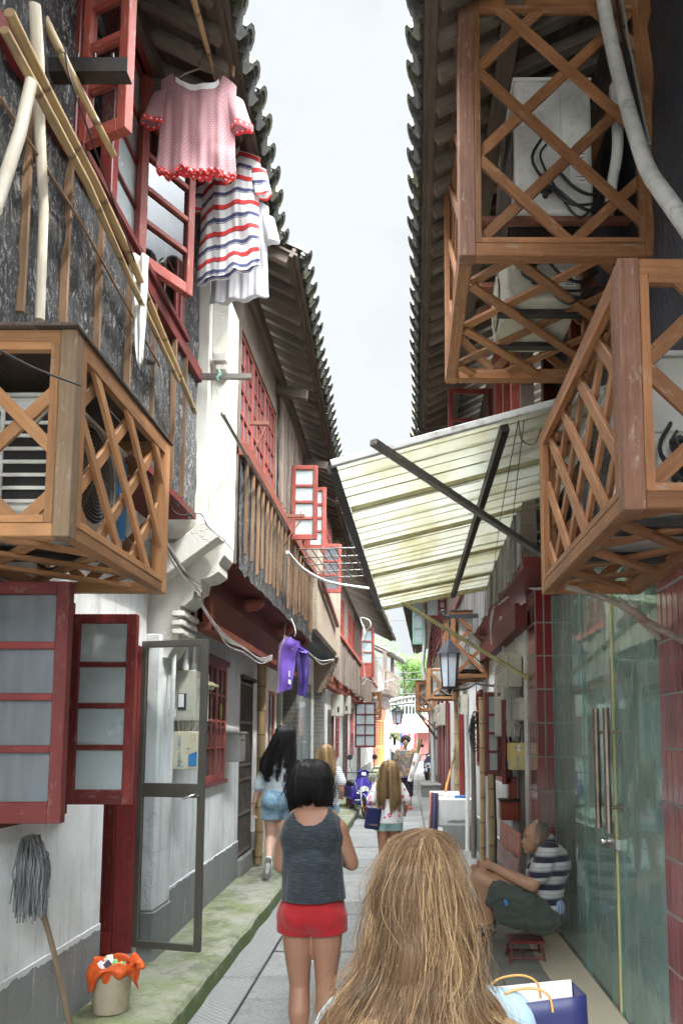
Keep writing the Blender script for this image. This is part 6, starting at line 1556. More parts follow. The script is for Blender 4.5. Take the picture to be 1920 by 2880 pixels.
    for (cx, cy, Y, s, lab) in ((1182, 1565, 6.75, 1.0, 'big tangle of pale cables hanging next to the red tiled pillar'), (1093, 1640, 9.6, .8, 'black cable coil hanging on the wall left of the red sash')):
        c = onY(cx, cy, Y); mb = MB()
        for k in range(11):
            r1 = rn.uniform(.05, .15)*s; r2 = rn.uniform(.10, .28)*s; ph = rn.uniform(0, 6); o = Vector((rn.uniform(-.04, .04), rn.uniform(-.05, .05), rn.uniform(-.10, .04)))
            pts = [c+o+Vector((math.sin(t+ph)*r1*.6, math.sin(t*1.0+ph)*.03+rn.uniform(-.01, .01), -r2+math.cos(t+ph)*r2)) for t in np.linspace(0, 6.0, 22)]
            mb.tube(pts, .0055, 6)
        mb.tube([c+Vector((0, 0, .1)), c+Vector((.01, 0, .6)), c+Vector((.03, .02, 1.1))], .005, 5)
        tag(mb.build('cable_coil', M['cable_w'] if s == 1 else M['black_soft']), lab, 'cable', gt)
    cable([onY(1252, 1350, 5.9), onX(1215, 1350, 1.03), onX(1190, 1325, 1.0), onX(1165, 1370, .9), onX(1130, 1405, .86), onX(1128, 1480, .86)], .012, 'white cable winding along the jetty edge on the right', 'cable_w')
    cable([onX(1150, 1440, .98), onX(1150, 1400, .98), onX(1160, 1382, .98), onX(1172, 1400, .98), onX(1200, 1385, .98)], .01, 'white cable arch on the white wall above the meter cabinet', 'cable_w')
    cable([onX(1155, 1450, .99), onX(1155, 1515, .99)], .014, 'white conduit into the top of the tall meter cabinet', 'pipe', None, 'conduit', 'conduit')
    # low wall with broom and cloth
    p = thing('low_wall', (.66, 11, 0), 'low white washed wall block with grey base and moss on the right pavement', 'wall')
    mb = MB(); mb.box(.39, .95, 10.4, 12.0, .36, .72); mb.build('wall', M['white_old'], p, bevel=.008); mb = MB(); mb.box(.38, .95, 10.39, 12.01, 0, .359); mb.build('plinth', M['plinth'], p, bevel=.006)
    mb = MB(); mb.add([Vector((.47+x*.09, 10.386, .30+y*.05)) for x, y in ((-.5, .8), (0, 1), (.5, .8), (.6, 0), (.45, -.9), (.35, -2.2), (.28, -.8), (.0, -.6), (-.2, -2.6), (-.3, -.7), (-.6, 0))], [tuple(range(10, -1, -1))]); mb.build('paint_splash', M['white_print'], p)
    mb = MB(); mb.add([Vector((.72+x*.14, 10.396, .42+y*.03)) for x, y in ((-1, -.6), (0, -.9), (.9, -.7), (1, .3), (.6, .9), (.2, .5), (-.5, .8), (-.9, .2))], [tuple(range(8))]); mb.build('repair_patch', M['plinth'], p)
    p = thing('broom', (.7, 10.8, .73), 'broom with a blue head lying on top of the low white wall', 'broom')
    mb = MB(); mb.tube([(.42, 10.75, .76), (.72, 10.6, .74)], .011, 8); mb.build('handle', M['chrome'], p); mb = MB(); mb.bar((.70, 10.6, .745), (.90, 10.55, .745), .06, .035); mb.build('head', M['blue_plastic'], p, bevel=.008)
    mb = MB(); mb.tube([(.62, 11.6, .74), (.72, 11.9, 1.05)], .02, 8); tag(mb.build('wooden_stick', M['door_orange']), 'orange wooden stick propped behind the low white wall', 'stick')
    p = thing('broom', (.55, 11.9, .73), 'old straw broom standing upside down behind the low wall', 'broom')
    mb = MB(); a = onY(1020, 1830, 11.9); b = onY(1045, 1725, 12.0); mb.tube([a, b], .016, 8); mb.build('handle', M['batten'], p); mb = MB(); c2 = b; rn = random.Random(3)
    for k in range(60): mb.tube([c2+Vector((0, 0, .12)), c2+Vector((rn.uniform(-.03, .06), rn.uniform(-.05, .05), .0)), c2+Vector((rn.uniform(-.02, .12), rn.uniform(-.06, .06), -.28+rn.uniform(-.05, .05)))], .006, 4)
    mb.build('head', M['straw'], p)
    mb = MB(); a = onY(995, 1800, 10.35)
    mb.grid(lambda u, v: Vector((.36+.10*u-.03*v+.01*math.sin(u*20), 10.45-.08*math.sin(v*3)+.01*math.sin(u*17), .80+.05*math.sin(v*3.0)*(1 if v < .3 else .3)-.72*max(0, v-.15)-.1*u*v)), 16, 24, uvs=(.3, 1)); tag(mb.build('cloth', M['plaid'], solid=.006), 'dark striped cloth with an orange edge draped over the end of the low wall', 'cloth')
    # low stone step with blue scrawl further on
    p = thing('stone_block', (.75, 19.5, 0), 'low stone block with faint blue marks on the far right pavement', 'block')
    mb = MB(); mb.box(.42, .92, 19, 20.2, 0, .32); mb.build('body', M['concrete'], p, bevel=.01); mb = MB(); mb.box(.40, .94, 18.97, 20.25, .321, .37); mb.build('slab', M['slab'], p, bevel=.008)
    # slanting posts under the far right cages
    mb = MB(); mb.bar((.35, 20.6, 2.25), (.9, 20.9, 1.5), .05); mb.bar((.30, 20.6, 2.3), (.9, 20.6, 1.75), .05); cb = thing('cage_bracket', (.9, 20.7, 1.5), 'slanting wooden stays under the farthest right cage', 'bracket'); mb.build_each('stay', M['rafter'], cb)
    mb = MB(); mb.box(.42, .62, 20.2, 20.4, 1.75, 3.2); mb.build
    # spectacle frame inside: nothing
def stool(c):
    p = thing('stool', c, 'low dark red folding stool under the seated man', 'stool')
    mb = MB(); mb.box(c.x-.125, c.x+.125, c.y-.11, c.y+.11, .165, .185); mb.build('seat', M['stool_red'], p, bevel=.006)
    for sx in (-1, 1):
        for sy in (-1, 1):
            mb = MB(); mb.tube([(c.x+sx*.10, c.y+sy*.08, .17), (c.x+sx*.125, c.y+sy*.11, .01)], .0085, 8); mb.tube([(c.x+sx*.125, c.y+sy*.11, .02), (c.x+sx*.127, c.y+sy*.112, .0)], .011, 8); mb.build('leg', M['stool_red'], p)
    mb = MB()
    for sy in (-1, 1): mb.tube([(c.x-.115, c.y+sy*.098, .07), (c.x+.115, c.y+sy*.098, .07)], .008, 8)
    mb.tube([(c.x-.02, c.y-.1, .07), (c.x-.03, c.y, .10), (c.x+.02, c.y+.1, .07)], .007, 6); mb.build('stretcher', M['stool_red'], p)
def scooter(loc, rz, lab, body='scooter_blue', sc=1.0):
    """faces -y at the origin"""
    p = thing('scooter', (0, 0, 0), lab, 'scooter')
    def wheel(y):
        w = MB(); prof = []
        def tor(u, v):
            g = 2*PI*u; h = 2*PI*v; R1 = .185; r = .052; q = R1+r*math.cos(h); return Vector((r*math.sin(h)*.95, y+q*math.cos(g), .235+q*math.sin(g)))
        w.grid(tor, 30, 10); wh = w.build('wheel', M['black'], p)
        m = MB(); n = 24
        def rim(u, v): g = 2*PI*u; q = .145-.02*abs(2*v-1); return Vector(((v-.5)*.07, y+q*math.cos(g), .235+q*math.sin(g)))
        m.grid(rim, n, 4); m.build('rim', M['rim_yellow'], wh)
        m = MB()
        for k in range(5): a = 2*PI*k/5; m.bar((0, y, .235), (0, y+.14*math.cos(a), .235+.14*math.sin(a)), .02, .03, up=(1, 0, 0))
        m.tube([(-.05, y, .235), (.05, y, .235)], .03, 10); m.build('spokes', M['red_print'], wh)
    wheel(-.55); wheel(.62)
    m = MB()
    for s in (-1, 1): m.tube([(s*.085, -.55, .235), (s*.08, -.42, .62)], .022, 10)
    m.build('fork', M['chrome'], p)
    m = MB()
    def fen(u, v): g = PI*(.05+.75*u); q = .26; x = (v-.5)*.13; return Vector((x, -.55-q*math.cos(g)*1.0, .235+q*math.sin(g)-.5*x*x*6))
    m.grid(fen, 14, 6); m.build('mudguard', M[body], p, solid=.006)
    m = MB()
    def shield(u, v):
        x = 2*u-1; w = .10+.12*math.sin(PI*min(1, v*.75+.22)); z = .42+.42*v
        return Vector((x*w, -.36-.10*(1-x*x)+.16*v*.6, z))
    m.grid(shield, 16, 12); m.build('leg_shield', M[body], p, solid=.012)
    m = MB(); m.grid(lambda u, v: Vector(((2*u-1)*(.14-.05*v), -.475+.03*v+.05*(2*u-1)**2, .56+.10*v-.03*abs(2*u-1))), 10, 6); m.build('headlight', M['lamp_clear'], p)
    m = MB()
    for s in (-1, 1): m.grid(lambda u, v, s=s: Vector((s*(.05+.13*u), -.475+.08*u, .50+.22*u-.02+.03*v)), 8, 2); m.tube([(s*.12, -.44, .5), (s*.17, -.40, .62), (s*.19, -.36, .76)], .012, 6)
    m.tube([(-.16, -.42, .52), (0, -.50, .47), (.16, -.42, .52)], .012, 6); m.build('chrome_trim', M['chrome'], p)
    m = MB(); m.grid(lambda u, v: Vector(((2*u-1)*(.13-.06*v), -.36+.06*(2*u-1)**2+.05*v, .84+.14*v)), 12, 6); m.grid(lambda u, v: Vector(((2*u-1)*.13, -.36+.18*v, .98-.06*(2*u-1)**2-.05*v)), 12, 4); m.build('handlebar_cowl', M[body], p, solid=.012)
    m = MB(); m.grid(lambda u, v: Vector(((2*u-1)*.05, -.392+.05*v, .87+.07*v)), 6, 4); m.build('indicator', M['lamp_clear'], p)
    m = MB(); m.tube([(-.33, -.20, .92), (-.18, -.26, .93), (.18, -.26, .93), (.33, -.20, .92)], .014, 8); m.build('handlebar', M['black'], p)
    for s in (-1, 1):
        m = MB(); m.tube([(s*.22, -.25, .94), (s*.27, -.25, 1.08), (s*.25, -.25, 1.18)], .007, 6); mr = m.build('mirror', M['black'], p)
        m = MB(); n = 14; c = Vector((s*.27, -.26, 1.24)); m.tube([c+Vector((0, 0, 0)), c+Vector((0, .015, 0)), c+Vector((0, .04, 0))], [.055, .06, .02], 14); m.build('mirror_head', M['black'], mr)
    m = MB(); m.box(-.13, .13, -.28, .15, .26, .32); m.box(-.12, .12, .12, .80, .34, .62); m.build('body', M[body], p, bevel=.04, seg=3)
    m = MB(); m.box(-.12, .12, .12, .78, .625, .72); m.build('seat', M['black'], p, bevel=.035, seg=3)
    m = MB()
    for k in range(8): m.tube([(.10+.2*(k/7), -.42, .72), (.10+.2*(k/7), -.42, .86)], .003, 4)
    m.box(.02, .24, -.34, -.22, .74, .86); m.build('basket', M['chrome'], p, bevel=.01)
    m = MB(); m.tube([(-.12, .15, .25), (-.17, .18, .0)], .012, 6); m.tube([(.12, .15, .25), (.17, .18, .0)], .012, 6); m.build('stand', M['black'], p)
    p.location = loc; p.rotation_euler = (0, 0, rz); p.scale = (sc,)*3; return p
def far_end():
    Y = 47
    def P(x, y, Yv=Y): return onY(x, y, Yv)
    p = thing('building', (0, Y, 0), 'far low building with an orange awning strip and white railings closing the alley', 'building')
    mb = MB(); mb.box(-4, 6, Y, Y+4, 0, 2.2); mb.build('wall', M['far_red'], p)
    mb = MB(); mb.box(-4, -.9, Y-.02, Y+.0, 0, 1.7); mb.build('dark_opening', M['far_dark'], p)
    a = P(890, 1682, Y-.8); b = P(890, 1650, Y)
    mb = MB(); mb.quad((-4, Y-.9, a.z), (6, Y-.9, a.z), (6, Y, b.z), (-4, Y, b.z)); 
    mb.build('orange_awning', M['orange_roof'], p)
    mb = MB(); mb.box(-4, 6, Y+.5, Y+4, 2.2, 3.0); mb.build('upper_wall', M['far_white'], p)
    mb = MB(); k = -4
    while k < 6: mb.box(k, k+.05, Y+.2, Y+.25, 2.75, 4.0); k += .22
    for z in (2.8, 3.5, 4.0): mb.box(-4, 6, Y+.18, Y+.26, z, z+.08)
    mb.build('railing', M['far_white'], p)
    mb = MB(); mb.box(.0, .5, Y+.6, Y+1, 2.4, 3.9); mb.build('stair_frame', M['steel_dark'], p)
    # clothes rail
    Yc = 42; rn = random.Random(12); p = thing('clothes_rail', (.2, Yc, 0), 'clothes rail hung with red, pink and blue garments at the far end', 'clothes rail')
    z = onY(920, 1683, Yc).z; a = onY(917, 1683, Yc); b = onY(957, 1683, Yc)
    mb = MB(); mb.tube([a, b], .02, 6); mb.tube([a, Vector((a.x, Yc, 0))], .02, 6); mb.tube([b, Vector((b.x, Yc, 0))], .02, 6); mb.build('rail', M['chrome'], p)
    cols = ['far_blue', 'far_pink', 'white_print', 'far_pink', 'red_print', 'white_print', 'far_pink', 'red_print']
    for k, cn in enumerate(cols):
        x = a.x+.08+(b.x-a.x-.1)*k/8; L = rn.uniform(.5, .9); mb = MB(); mb.grid(lambda u, v: Vector((x+.11*u, Yc+.05*math.sin(u*6+k), z-.03-L*v)), 5, 5); mb.build('garment', M[cn], p)
    mb = MB(); c = onY(903, 1700, 43); rn = random.Random(4)
    # shrub, tree
    def foliage(name, lab, cat, c, r, n, leaf, trunk=None, sq=.8, seed=1, group=None):
        p = thing(name, (c.x, c.y, 0), lab, cat, group); rn = random.Random(seed); mb = MB()
        cl = [(c+Vector((rn.gauss(0, .45)*r, rn.gauss(0, .45)*r, rn.uniform(-.9, .9)*r*sq)), rn.uniform(.18, .38)*r) for _ in range(46)]
        for k in range(n):
            q, rr = rn.choice(cl); d = Vector((rn.gauss(0, 1), rn.gauss(0, 1), rn.gauss(0, 1))).normalized()*rr*rn.uniform(.5, 1.0); d.z *= .7
            o = q+d; ax = Vector((rn.uniform(-1, 1), rn.uniform(-1, 1), rn.uniform(-.4, .4))).normalized(); b = ax.cross(Vector((rn.uniform(-.4, .4), rn.uniform(-.4, .4), 1))).normalized(); L = leaf*rn.uniform(.6, 1.3)
            mb.add([o-ax*L, o-b*L*.45, o+ax*L, o+b*L*.45], [(0, 1, 2, 3)], rnd=rn.random())
        mb.build('crown', M['leaves'], p)
        if trunk:
            t = MB(); t.tube([Vector((c.x, c.y, 0)), Vector((c.x+.1, c.y, c.z*.5)), c], [trunk, trunk*.8, trunk*.4], 8)
            for k in range(7): e = rn.choice(cl)[0]; t.tube([Vector((c.x+.1, c.y, c.z*.5+k*.1)), c.lerp(e, .5), e], [trunk*.5, trunk*.3, trunk*.1], 6)
            t.build('trunk', M['bark'], p)
        return p
    gt = 'trees beyond the end of the alley'
    foliage('tree', 'bright green tree filling the gap at the end of the alley', 'tree', Vector((.1, 62, 5.0)), 3.4, 9000, .16, .25, 1.0, 1, gt)
    foliage('tree', 'darker tree behind on the right of the bright green tree', 'tree', Vector((3.6, 72, 7.0)), 4.2, 7000, .22, .3, 1.0, 2, gt)
    foliage('shrub', 'light green shrub at the left end of the clothes rail', 'shrub', onY(903, 1692, 43), .5, 700, .07, None, .8, 5)
    mb = MB(); mb.tube([onY(945, 1690, 40), Vector((onY(945, 1690, 40).x, 40, 0))], .04, 6); tag(mb.build('post', M['batten']), 'pale wooden post at the far end beside the clothes rail', 'post')
    # overhead wires
    gw = 'overhead wires across the far end'
    for k, (xa, ya, xb, yb, Yv) in enumerate(((850, 1395, 965, 1388, 60), (860, 1425, 965, 1420, 60), (900, 1508, 975, 1512, 55), (900, 1545, 975, 1540, 55), (900, 1560, 975, 1558, 55), (900, 1590, 975, 1592, 55))):
        mb = MB(); a = onY(xa-40, ya, Yv); b = onY(xb+40, yb, Yv); mb.tube([a, a.lerp(b, .5)+Vector((0, 0, -.1)), b], .03, 5); tag(mb.build('wire', M['cable_k']), ['topmost thin wire above the far roofs', 'second wire below the topmost one', 'wire just above the treetop', 'highest wire crossing the tree', 'wire close below the highest one on the tree', 'lowest wire crossing the tree'][k], 'wire', gw)
# ------------------------------------------------------------------ figures: closed primitives fused by a voxel remesh into one continuous surface
def prim_ell(mb, c, r, rot=None, n=20):
    c = Vector(c)
    if not hasattr(r, '__len__'): r = (r, r, r)
    m = rot.to_matrix() if rot else Matrix.Identity(3)
    def fn(u, v):
        a = 2*PI*u; b = PI*(v-.5); return c+m @ Vector((r[0]*math.cos(b)*math.cos(a), r[1]*math.cos(b)*math.sin(a), r[2]*math.sin(b)))
    mb.grid(fn, n, n//2+2)
def prim_cone(mb, a, b, r0, r1, n=16, sq=None):
    a = Vector(a); b = Vector(b); d = (b-a); L = d.length
    if L < 1e-6: return
    d /= L; x = d.orthogonal().normalized(); y = d.cross(x)
    if sq is not None: x = sq[0]-d*sq[0].dot(d); x.normalize(); y = d.cross(x)
    k = sq[1] if sq is not None else 1.0
    prof = [(-1, 0), (-.9, 0), (-.6, 0), (0, 0), (0, .33), (0, .67), (0, 1), (.6, 1), (.9, 1), (1, 1)]
    def fn(u, v):
        i = v*(len(prof)-1); j = int(round(i)); e, t = prof[j]; r = r0+(r1-r0)*t
        rr = r*math.sqrt(max(0, 1-e*e)); o = a+d*(L*t+e*r); g = 2*PI*u
        return o+(x*math.cos(g)+y*math.sin(g)*k)*rr
    mb.grid(fn, n, len(prof)-1)
def fuse(name, prims, mt, parent, voxel=.007, smooth=6, cuts=(), disp=None, cull=None, solid=0, uvscale=None, sfac=.5):
    mb = MB()
    for q in prims:
        if q[0] == 'e': prim_ell(mb, *q[1:])
        else: prim_cone(mb, *q[1:])
    me = bpy.data.meshes.new('tmp'); me.from_pydata(mb.v, [], mb.f)
    o = bpy.data.objects.new('tmp', me); COL.objects.link(o)
    w = o.modifiers.new('w', 'WELD'); w.merge_threshold = 1e-5
    r = o.modifiers.new('r', 'REMESH'); r.mode = 'VOXEL'; r.voxel_size = voxel; r.use_smooth_shade = True
    if smooth: s = o.modifiers.new('s', 'SMOOTH'); s.iterations = smooth; s.factor = sfac
    bpy.context.view_layer.update(); dg = bpy.context.evaluated_depsgraph_get()
    m2 = bpy.data.meshes.new_from_object(o.evaluated_get(dg)); bpy.data.objects.remove(o)
    if cuts or disp or cull:
        bm = bmesh.new(); bm.from_mesh(m2)
        if cull: bmesh.ops.delete(bm, geom=[f for f in bm.faces if cull(f.calc_center_median())], context='FACES')
        for co, no in cuts:
            bmesh.ops.bisect_plane(bm, geom=bm.verts[:]+bm.edges[:]+bm.faces[:], plane_co=Vector(co), plane_no=Vector(no), clear_outer=True)
        if disp:
            bm.normal_update()
            off = [(v, v.normal*disp(v.co)) for v in bm.verts]
            for v, d in off: v.co += d
        bm.to_mesh(m2); bm.free()
    m2.materials.clear(); m2.materials.append(mt)
    org = rootloc(parent); m2.transform(Matrix.Translation(-org))
    m2.polygons.foreach_set('use_smooth', [True]*len(m2.polygons))
    q = bpy.data.objects.new(name, m2); COL.objects.link(q); q.parent = parent
    if solid: s = q.modifiers.new('s', 'SOLIDIFY'); s.thickness = solid; s.offset = 0
    return q
def hair(parent, rings, n, mt, name='hair', ang=(0, 360), rad=.0008, clumps=120, wav=.006, lmin=.75, seed=0, fly=.04, spread=.05, layers=(.84, 1.02), T=26, flat=1.0, tuck=.5, part=0.0, pline=.0, cn=.10):
    """rings: rows (z, half width, half depth, cx, cy) from the crown to the ends; strands follow the rows"""
    rg = np.random.default_rng(seed); A = np.array(rings, dtype=float)
    # arc length parameter over rows
    seg = np.sqrt(np.diff(A[:, 0])**2+np.diff(A[:, 1])**2); s = np.concatenate([[0], np.cumsum(seg)]); s /= s[-1]
    cl = rg.integers(0, clumps, n)
    ca = np.radians(rg.uniform(ang[0], ang[1], clumps)); cc = rg.uniform(0, 1, clumps); cp = rg.uniform(0, 6.28, (clumps, 3)); cs = rg.uniform(layers[0], layers[1], clumps); cw = rg.uniform(.3, 1.4, clumps); clen = rg.uniform(lmin, 1.0, clumps)
    a0 = ca[cl]+rg.normal(0, spread*2.2, n); lay = cs[cl]+rg.normal(0, .02, n)
    L = np.clip(clen[cl]*rg.uniform(.86, 1.0, n), .3, 1.0)
    t = np.linspace(0, 1, T)[None, :]*L[:, None]
    z, w, d, cx, cy = [np.interp(t, s, A[:, k]) for k in range(5)]
    conv = 1-tuck*t**1.5
    a = ca[cl][:, None]+(a0-ca[cl])[:, None]*conv+.05*np.sin(t*5+cp[cl, 0][:, None])
    if part: a = a+part*(1-t)**3
    ly = lay[:, None]
    cy = cy+pline*rg.uniform(-.4, 1, clumps)[cl][:, None]*np.exp(-t*14)
    wv = wav*cw[cl][:, None]*t*(np.sin(t*11*cw[cl][:, None]+cp[cl, 1][:, None])+.5*np.sin(t*23+cp[cl, 2][:, None]))
    ind = rg.normal(0, 1, (n, 1))*.0014*t+rg.normal(0, 1, (n, 1))*.0008*np.minimum(1, t*6)
    isf = (rg.random(n) < fly).astype(float)[:, None]
    flyo = isf*(.018*t*rg.uniform(.3, 2.2, (n, 1))+.008*np.sin(t*9+rg.uniform(0, 6, (n, 1))))
    r_add = wv+ind+flyo
    x = cx+(w*ly+r_add)*np.sin(a)+isf*.01*np.sin(t*13+cp[cl, 0][:, None]); y = cy-(d*ly+r_add)*np.cos(a); z = z+.004*t*np.sin(a*9+cp[cl, 0][:, None])
    x = x+wv*.8*np.cos(cp[cl, 2])[:, None]
    P = np.stack([x, y, z], -1)
    tg = np.gradient(P, axis=1); tg /= np.linalg.norm(tg, axis=-1, keepdims=True)+1e-9
    rv = np.stack([np.sin(a), -np.cos(a), 0*a], -1); A1 = np.cross(tg, rv); A1 /= np.linalg.norm(A1, axis=-1, keepdims=True)+1e-9; B1 = np.cross(tg, A1)
    rr = rad*rg.uniform(.6, 1.5, (n, 1, 1))*(1-.75*(np.linspace(0, 1, T)**4))[None, :, None]
    V = np.stack([P+A1*rr*flat, P-A1*rr*.5*flat+B1*rr*.86, P-A1*rr*.5*flat-B1*rr*.86], 2)    # n,T,3,3
    N = n*T*3; V = V.reshape(-1, 3)-np.array(rootloc(parent))
    idx = np.arange(n*T*3).reshape(n, T, 3); q = []
    for k in range(3):
        k2 = (k+1) % 3; q.append(np.stack([idx[:, :-1, k], idx[:, :-1, k2], idx[:, 1:, k2], idx[:, 1:, k]], -1).reshape(-1, 4))
    Fq = np.concatenate(q); nf = len(Fq)
    me = bpy.data.meshes.new(name); me.vertices.add(N); me.vertices.foreach_set('co', V.astype(np.float32).ravel())
    me.loops.add(nf*4); me.loops.foreach_set('vertex_index', Fq.astype(np.int32).ravel()); me.polygons.add(nf)
    me.polygons.foreach_set('loop_start', np.arange(nf, dtype=np.int32)*4); me.polygons.foreach_set('loop_total', np.full(nf, 4, dtype=np.int32)); me.update(calc_edges=True)
    me.polygons.foreach_set('use_smooth', np.ones(nf, dtype=bool))
    cr = np.clip(cc[cl]+rg.normal(0, cn, n), 0, 1)
    at = me.attributes.new('rnd', 'FLOAT', 'POINT'); at.data.foreach_set('value', np.repeat(cr, T*3).astype(np.float32))
    at = me.attributes.new('along', 'FLOAT', 'POINT'); at.data.foreach_set('value', np.repeat(t.ravel(), 3).astype(np.float32))
    me.materials.append(mt); o = bpy.data.objects.new(name, me); COL.objects.link(o); o.parent = parent; return o
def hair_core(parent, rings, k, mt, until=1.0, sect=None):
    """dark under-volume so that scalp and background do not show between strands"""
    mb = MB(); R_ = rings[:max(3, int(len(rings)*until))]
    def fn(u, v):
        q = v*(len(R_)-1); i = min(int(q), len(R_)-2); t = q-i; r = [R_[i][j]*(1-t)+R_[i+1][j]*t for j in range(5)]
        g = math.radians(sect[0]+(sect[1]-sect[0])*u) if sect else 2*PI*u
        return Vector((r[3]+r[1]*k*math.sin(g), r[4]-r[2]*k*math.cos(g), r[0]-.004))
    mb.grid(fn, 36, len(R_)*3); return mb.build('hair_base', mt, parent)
def skin_mat(name, c):
    g = G(name); p = g.pos(); n = g.noise(p, 7, 5, .6); col = g.mix(g.ramp(n, [(.3, 0), (.7, 1)]), tuple(q*.9 for q in c), tuple(min(1, q*1.08) for q in c))
    col = g.mix(g.math('MULTIPLY', g.ramp(g.noise(p, 90, 3), [(.55, 0), (.7, 1)]), .15), col, (c[0]*.8, c[1]*.55, c[2]*.5))
    return g.done(g.pr(col, .5, g.bump(g.noise(p, 220, 3), .12, .002), Subsurface_Weight=.15, Subsurface_Radius=(.02, .008, .005), Subsurface_Scale=.4))
def hair_mat(name, dark, mid, light):
    g = G(name); r = g.attr('rnd'); al = g.attr('along')
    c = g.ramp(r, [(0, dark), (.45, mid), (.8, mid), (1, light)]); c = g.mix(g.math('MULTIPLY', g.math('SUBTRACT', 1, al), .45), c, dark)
    pr = g.pr(c, .38, Specular_IOR_Level=.45, Anisotropic=.5); t = g.n('ShaderNodeBsdfTranslucent', {'Color': c})
    return g.done(g.n('ShaderNodeMixShader', {0: .12, 1: pr.outputs[0], 2: t.outputs[0]}))
def cloth_mat(name, fn, rough=.9, bump=.35, weave=240, sheen=.2):
    g = G(name); p = g.obj(); c = fn(g, p); return g.done(g.pr(c, rough, g.bump(g.math('ADD', g.math('MULTIPLY', g.noise(p, weave, 2), .25), g.noise(g.map(p, (1, 1, .6)), 11, 4, .6)), bump, .012), Sheen_Weight=sheen))
def people_materials():
    M['skin_tan'] = skin_mat('tan_skin', (.29, .15, .095)); M['skin_light'] = skin_mat('light_skin', (.50, .31, .235)); M['skin_man'] = skin_mat('weathered_skin', (.38, .21, .13)); M['skin_kid'] = skin_mat('sunned_skin', (.38, .18, .105))
    M['hair_blonde'] = hair_mat('blonde_hair', (.070, .037, .018), (.28, .165, .082), (.74, .52, .28)); M['hair_blonde2'] = hair_mat('light_blonde_hair', (.17, .10, .045), (.42, .27, .12), (.74, .57, .32))
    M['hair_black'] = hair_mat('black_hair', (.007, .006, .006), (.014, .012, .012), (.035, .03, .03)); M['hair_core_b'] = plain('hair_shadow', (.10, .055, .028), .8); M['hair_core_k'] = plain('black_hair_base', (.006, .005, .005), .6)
    M['hair_grey'] = hair_mat('cropped_grey_hair', (.10, .09, .085), (.22, .21, .20), (.45, .44, .43)); M['hair_brown'] = hair_mat('dark_brown_hair', (.02, .010, .008), (.05, .022, .018), (.10, .05, .04))
    def heather(g, p):
        n = g.noise(g.map(p, (14, 14, 190)), 1.6, 4, .7); return g.mix(g.ramp(n, [(.46, 0), (.78, 1)]), (.008, .013, .019), (.06, .08, .095))
    M['tank'] = cloth_mat('heather_navy_knit', heather); M['red_short'] = cloth_mat('red_cotton', lambda g, p: g.mix(g.noise(p, 8, 4), (.26, .001, .004), (.36, .002, .007)), .8)
    M['grey_shirt'] = cloth_mat('pale_blue_grey_cotton', lambda g, p: g.mix(g.noise(p, 6, 4), (.27, .32, .35), (.40, .45, .48))); M['denim'] = cloth_mat('blue_denim', lambda g, p: g.mix(g.ramp(g.noise(p, 9, 5, .7), [(.35, 0), (.7, 1)]), (.07, .16, .25), (.27, .40, .50)), .9, .5)
    def st(per, stops, ax=2):
        def f(g, p): return stripes(g, g.sep(p)[ax], per, stops)
        return f
    M['stripe_tee'] = cloth_mat('white_tee_navy_pinstripe', st(.026, [(0, (.72, .73, .75)), (.74, (.04, .05, .12))])); M['light_blue'] = cloth_mat('light_blue_cotton', lambda g, p: g.mix(g.noise(p, 8, 4), (.24, .36, .43), (.34, .46, .52)))
    def donut(g, p):
        vo = g.n('ShaderNodeTexVoronoi', {'Vector': g.map(p, (1, 1, 1)), 'Scale': 14.0, 'Randomness': .6}).outputs['Distance']
        return g.ramp(vo, [(0, (.80, .78, .80)), (.10, (.80, .78, .80)), (.12, (.62, .06, .17)), (.20, (.70, .16, .26)), (.30, (.62, .06, .17)), (.335, (.78, .77, .79))], 'CONSTANT')
    M['donut'] = cloth_mat('white_jersey_pink_rings', donut, .85, .2); M['mint'] = cloth_mat('mint_cotton', lambda g, p: (.30, .46, .44, 1))
    def flower(g, p):
        a = g.voro(p, 22, 'F1', 'Color'); s = g.sep(a)[0]; n = g.noise(p, 38, 4, .7); c = g.ramp(s, [(0, (.05, .05, .07)), (.28, (.04, .045, .24)), (.5, (.45, .25, .03)), (.68, (.13, .12, .05)), (.85, (.35, .10, .05))], 'CONSTANT')
        return g.mix(g.ramp(n, [(.45, 0), (.55, 1)]), c, (.12, .11, .08))
    M['flower'] = cloth_mat('flowered_rayon', flower, .7, .2); M['black_cloth'] = cloth_mat('black_cotton', lambda g, p: (.014, .015, .02, 1)); M['red_shoe'] = plain('red_slipper', (.55, .015, .02), .4)
    M['man_stripe'] = cloth_mat('grey_navy_striped_cotton', st(.098, [(0, (.36, .36, .37)), (.20, (.20, .21, .22)), (.24, (.45, .45, .46)), (.5, (.10, .10, .13)), (.54, (.016, .014, .035)), (.90, (.18, .18, .2))])); M['olive'] = cloth_mat('dark_olive_cotton', lambda g, p: g.mix(g.noise(p, 9, 5, .6), (.032, .042, .034), (.062, .075, .060)), .8, .9)
    M['camo'] = cloth_mat('camouflage_shoe', lambda g, p: g.ramp(g.noise(p, 26, 3), [(.3, (.04, .035, .025)), (.5, (.16, .13, .09)), (.6, (.02, .02, .018))], 'CONSTANT')); M['blue_waist'] = cloth_mat('blue_check_waistband', st(.02, [(0, (.12, .17, .32)), (.6, (.25, .32, .45))], 0))
    M['white_shoe'] = plain('white_canvas', (.66, .66, .66), .6); M['sole'] = plain('grey_rubber_sole', (.24, .235, .22), .8); M['navy_paper'] = plain('navy_paper', (.012, .016, .075), .45, 0, .15, 8, .25); M['pink_lining'] = plain('pale_pink_lining', (.66, .56, .58), .6); M['cord'] = plain('golden_cord', (.42, .24, .07), .6)
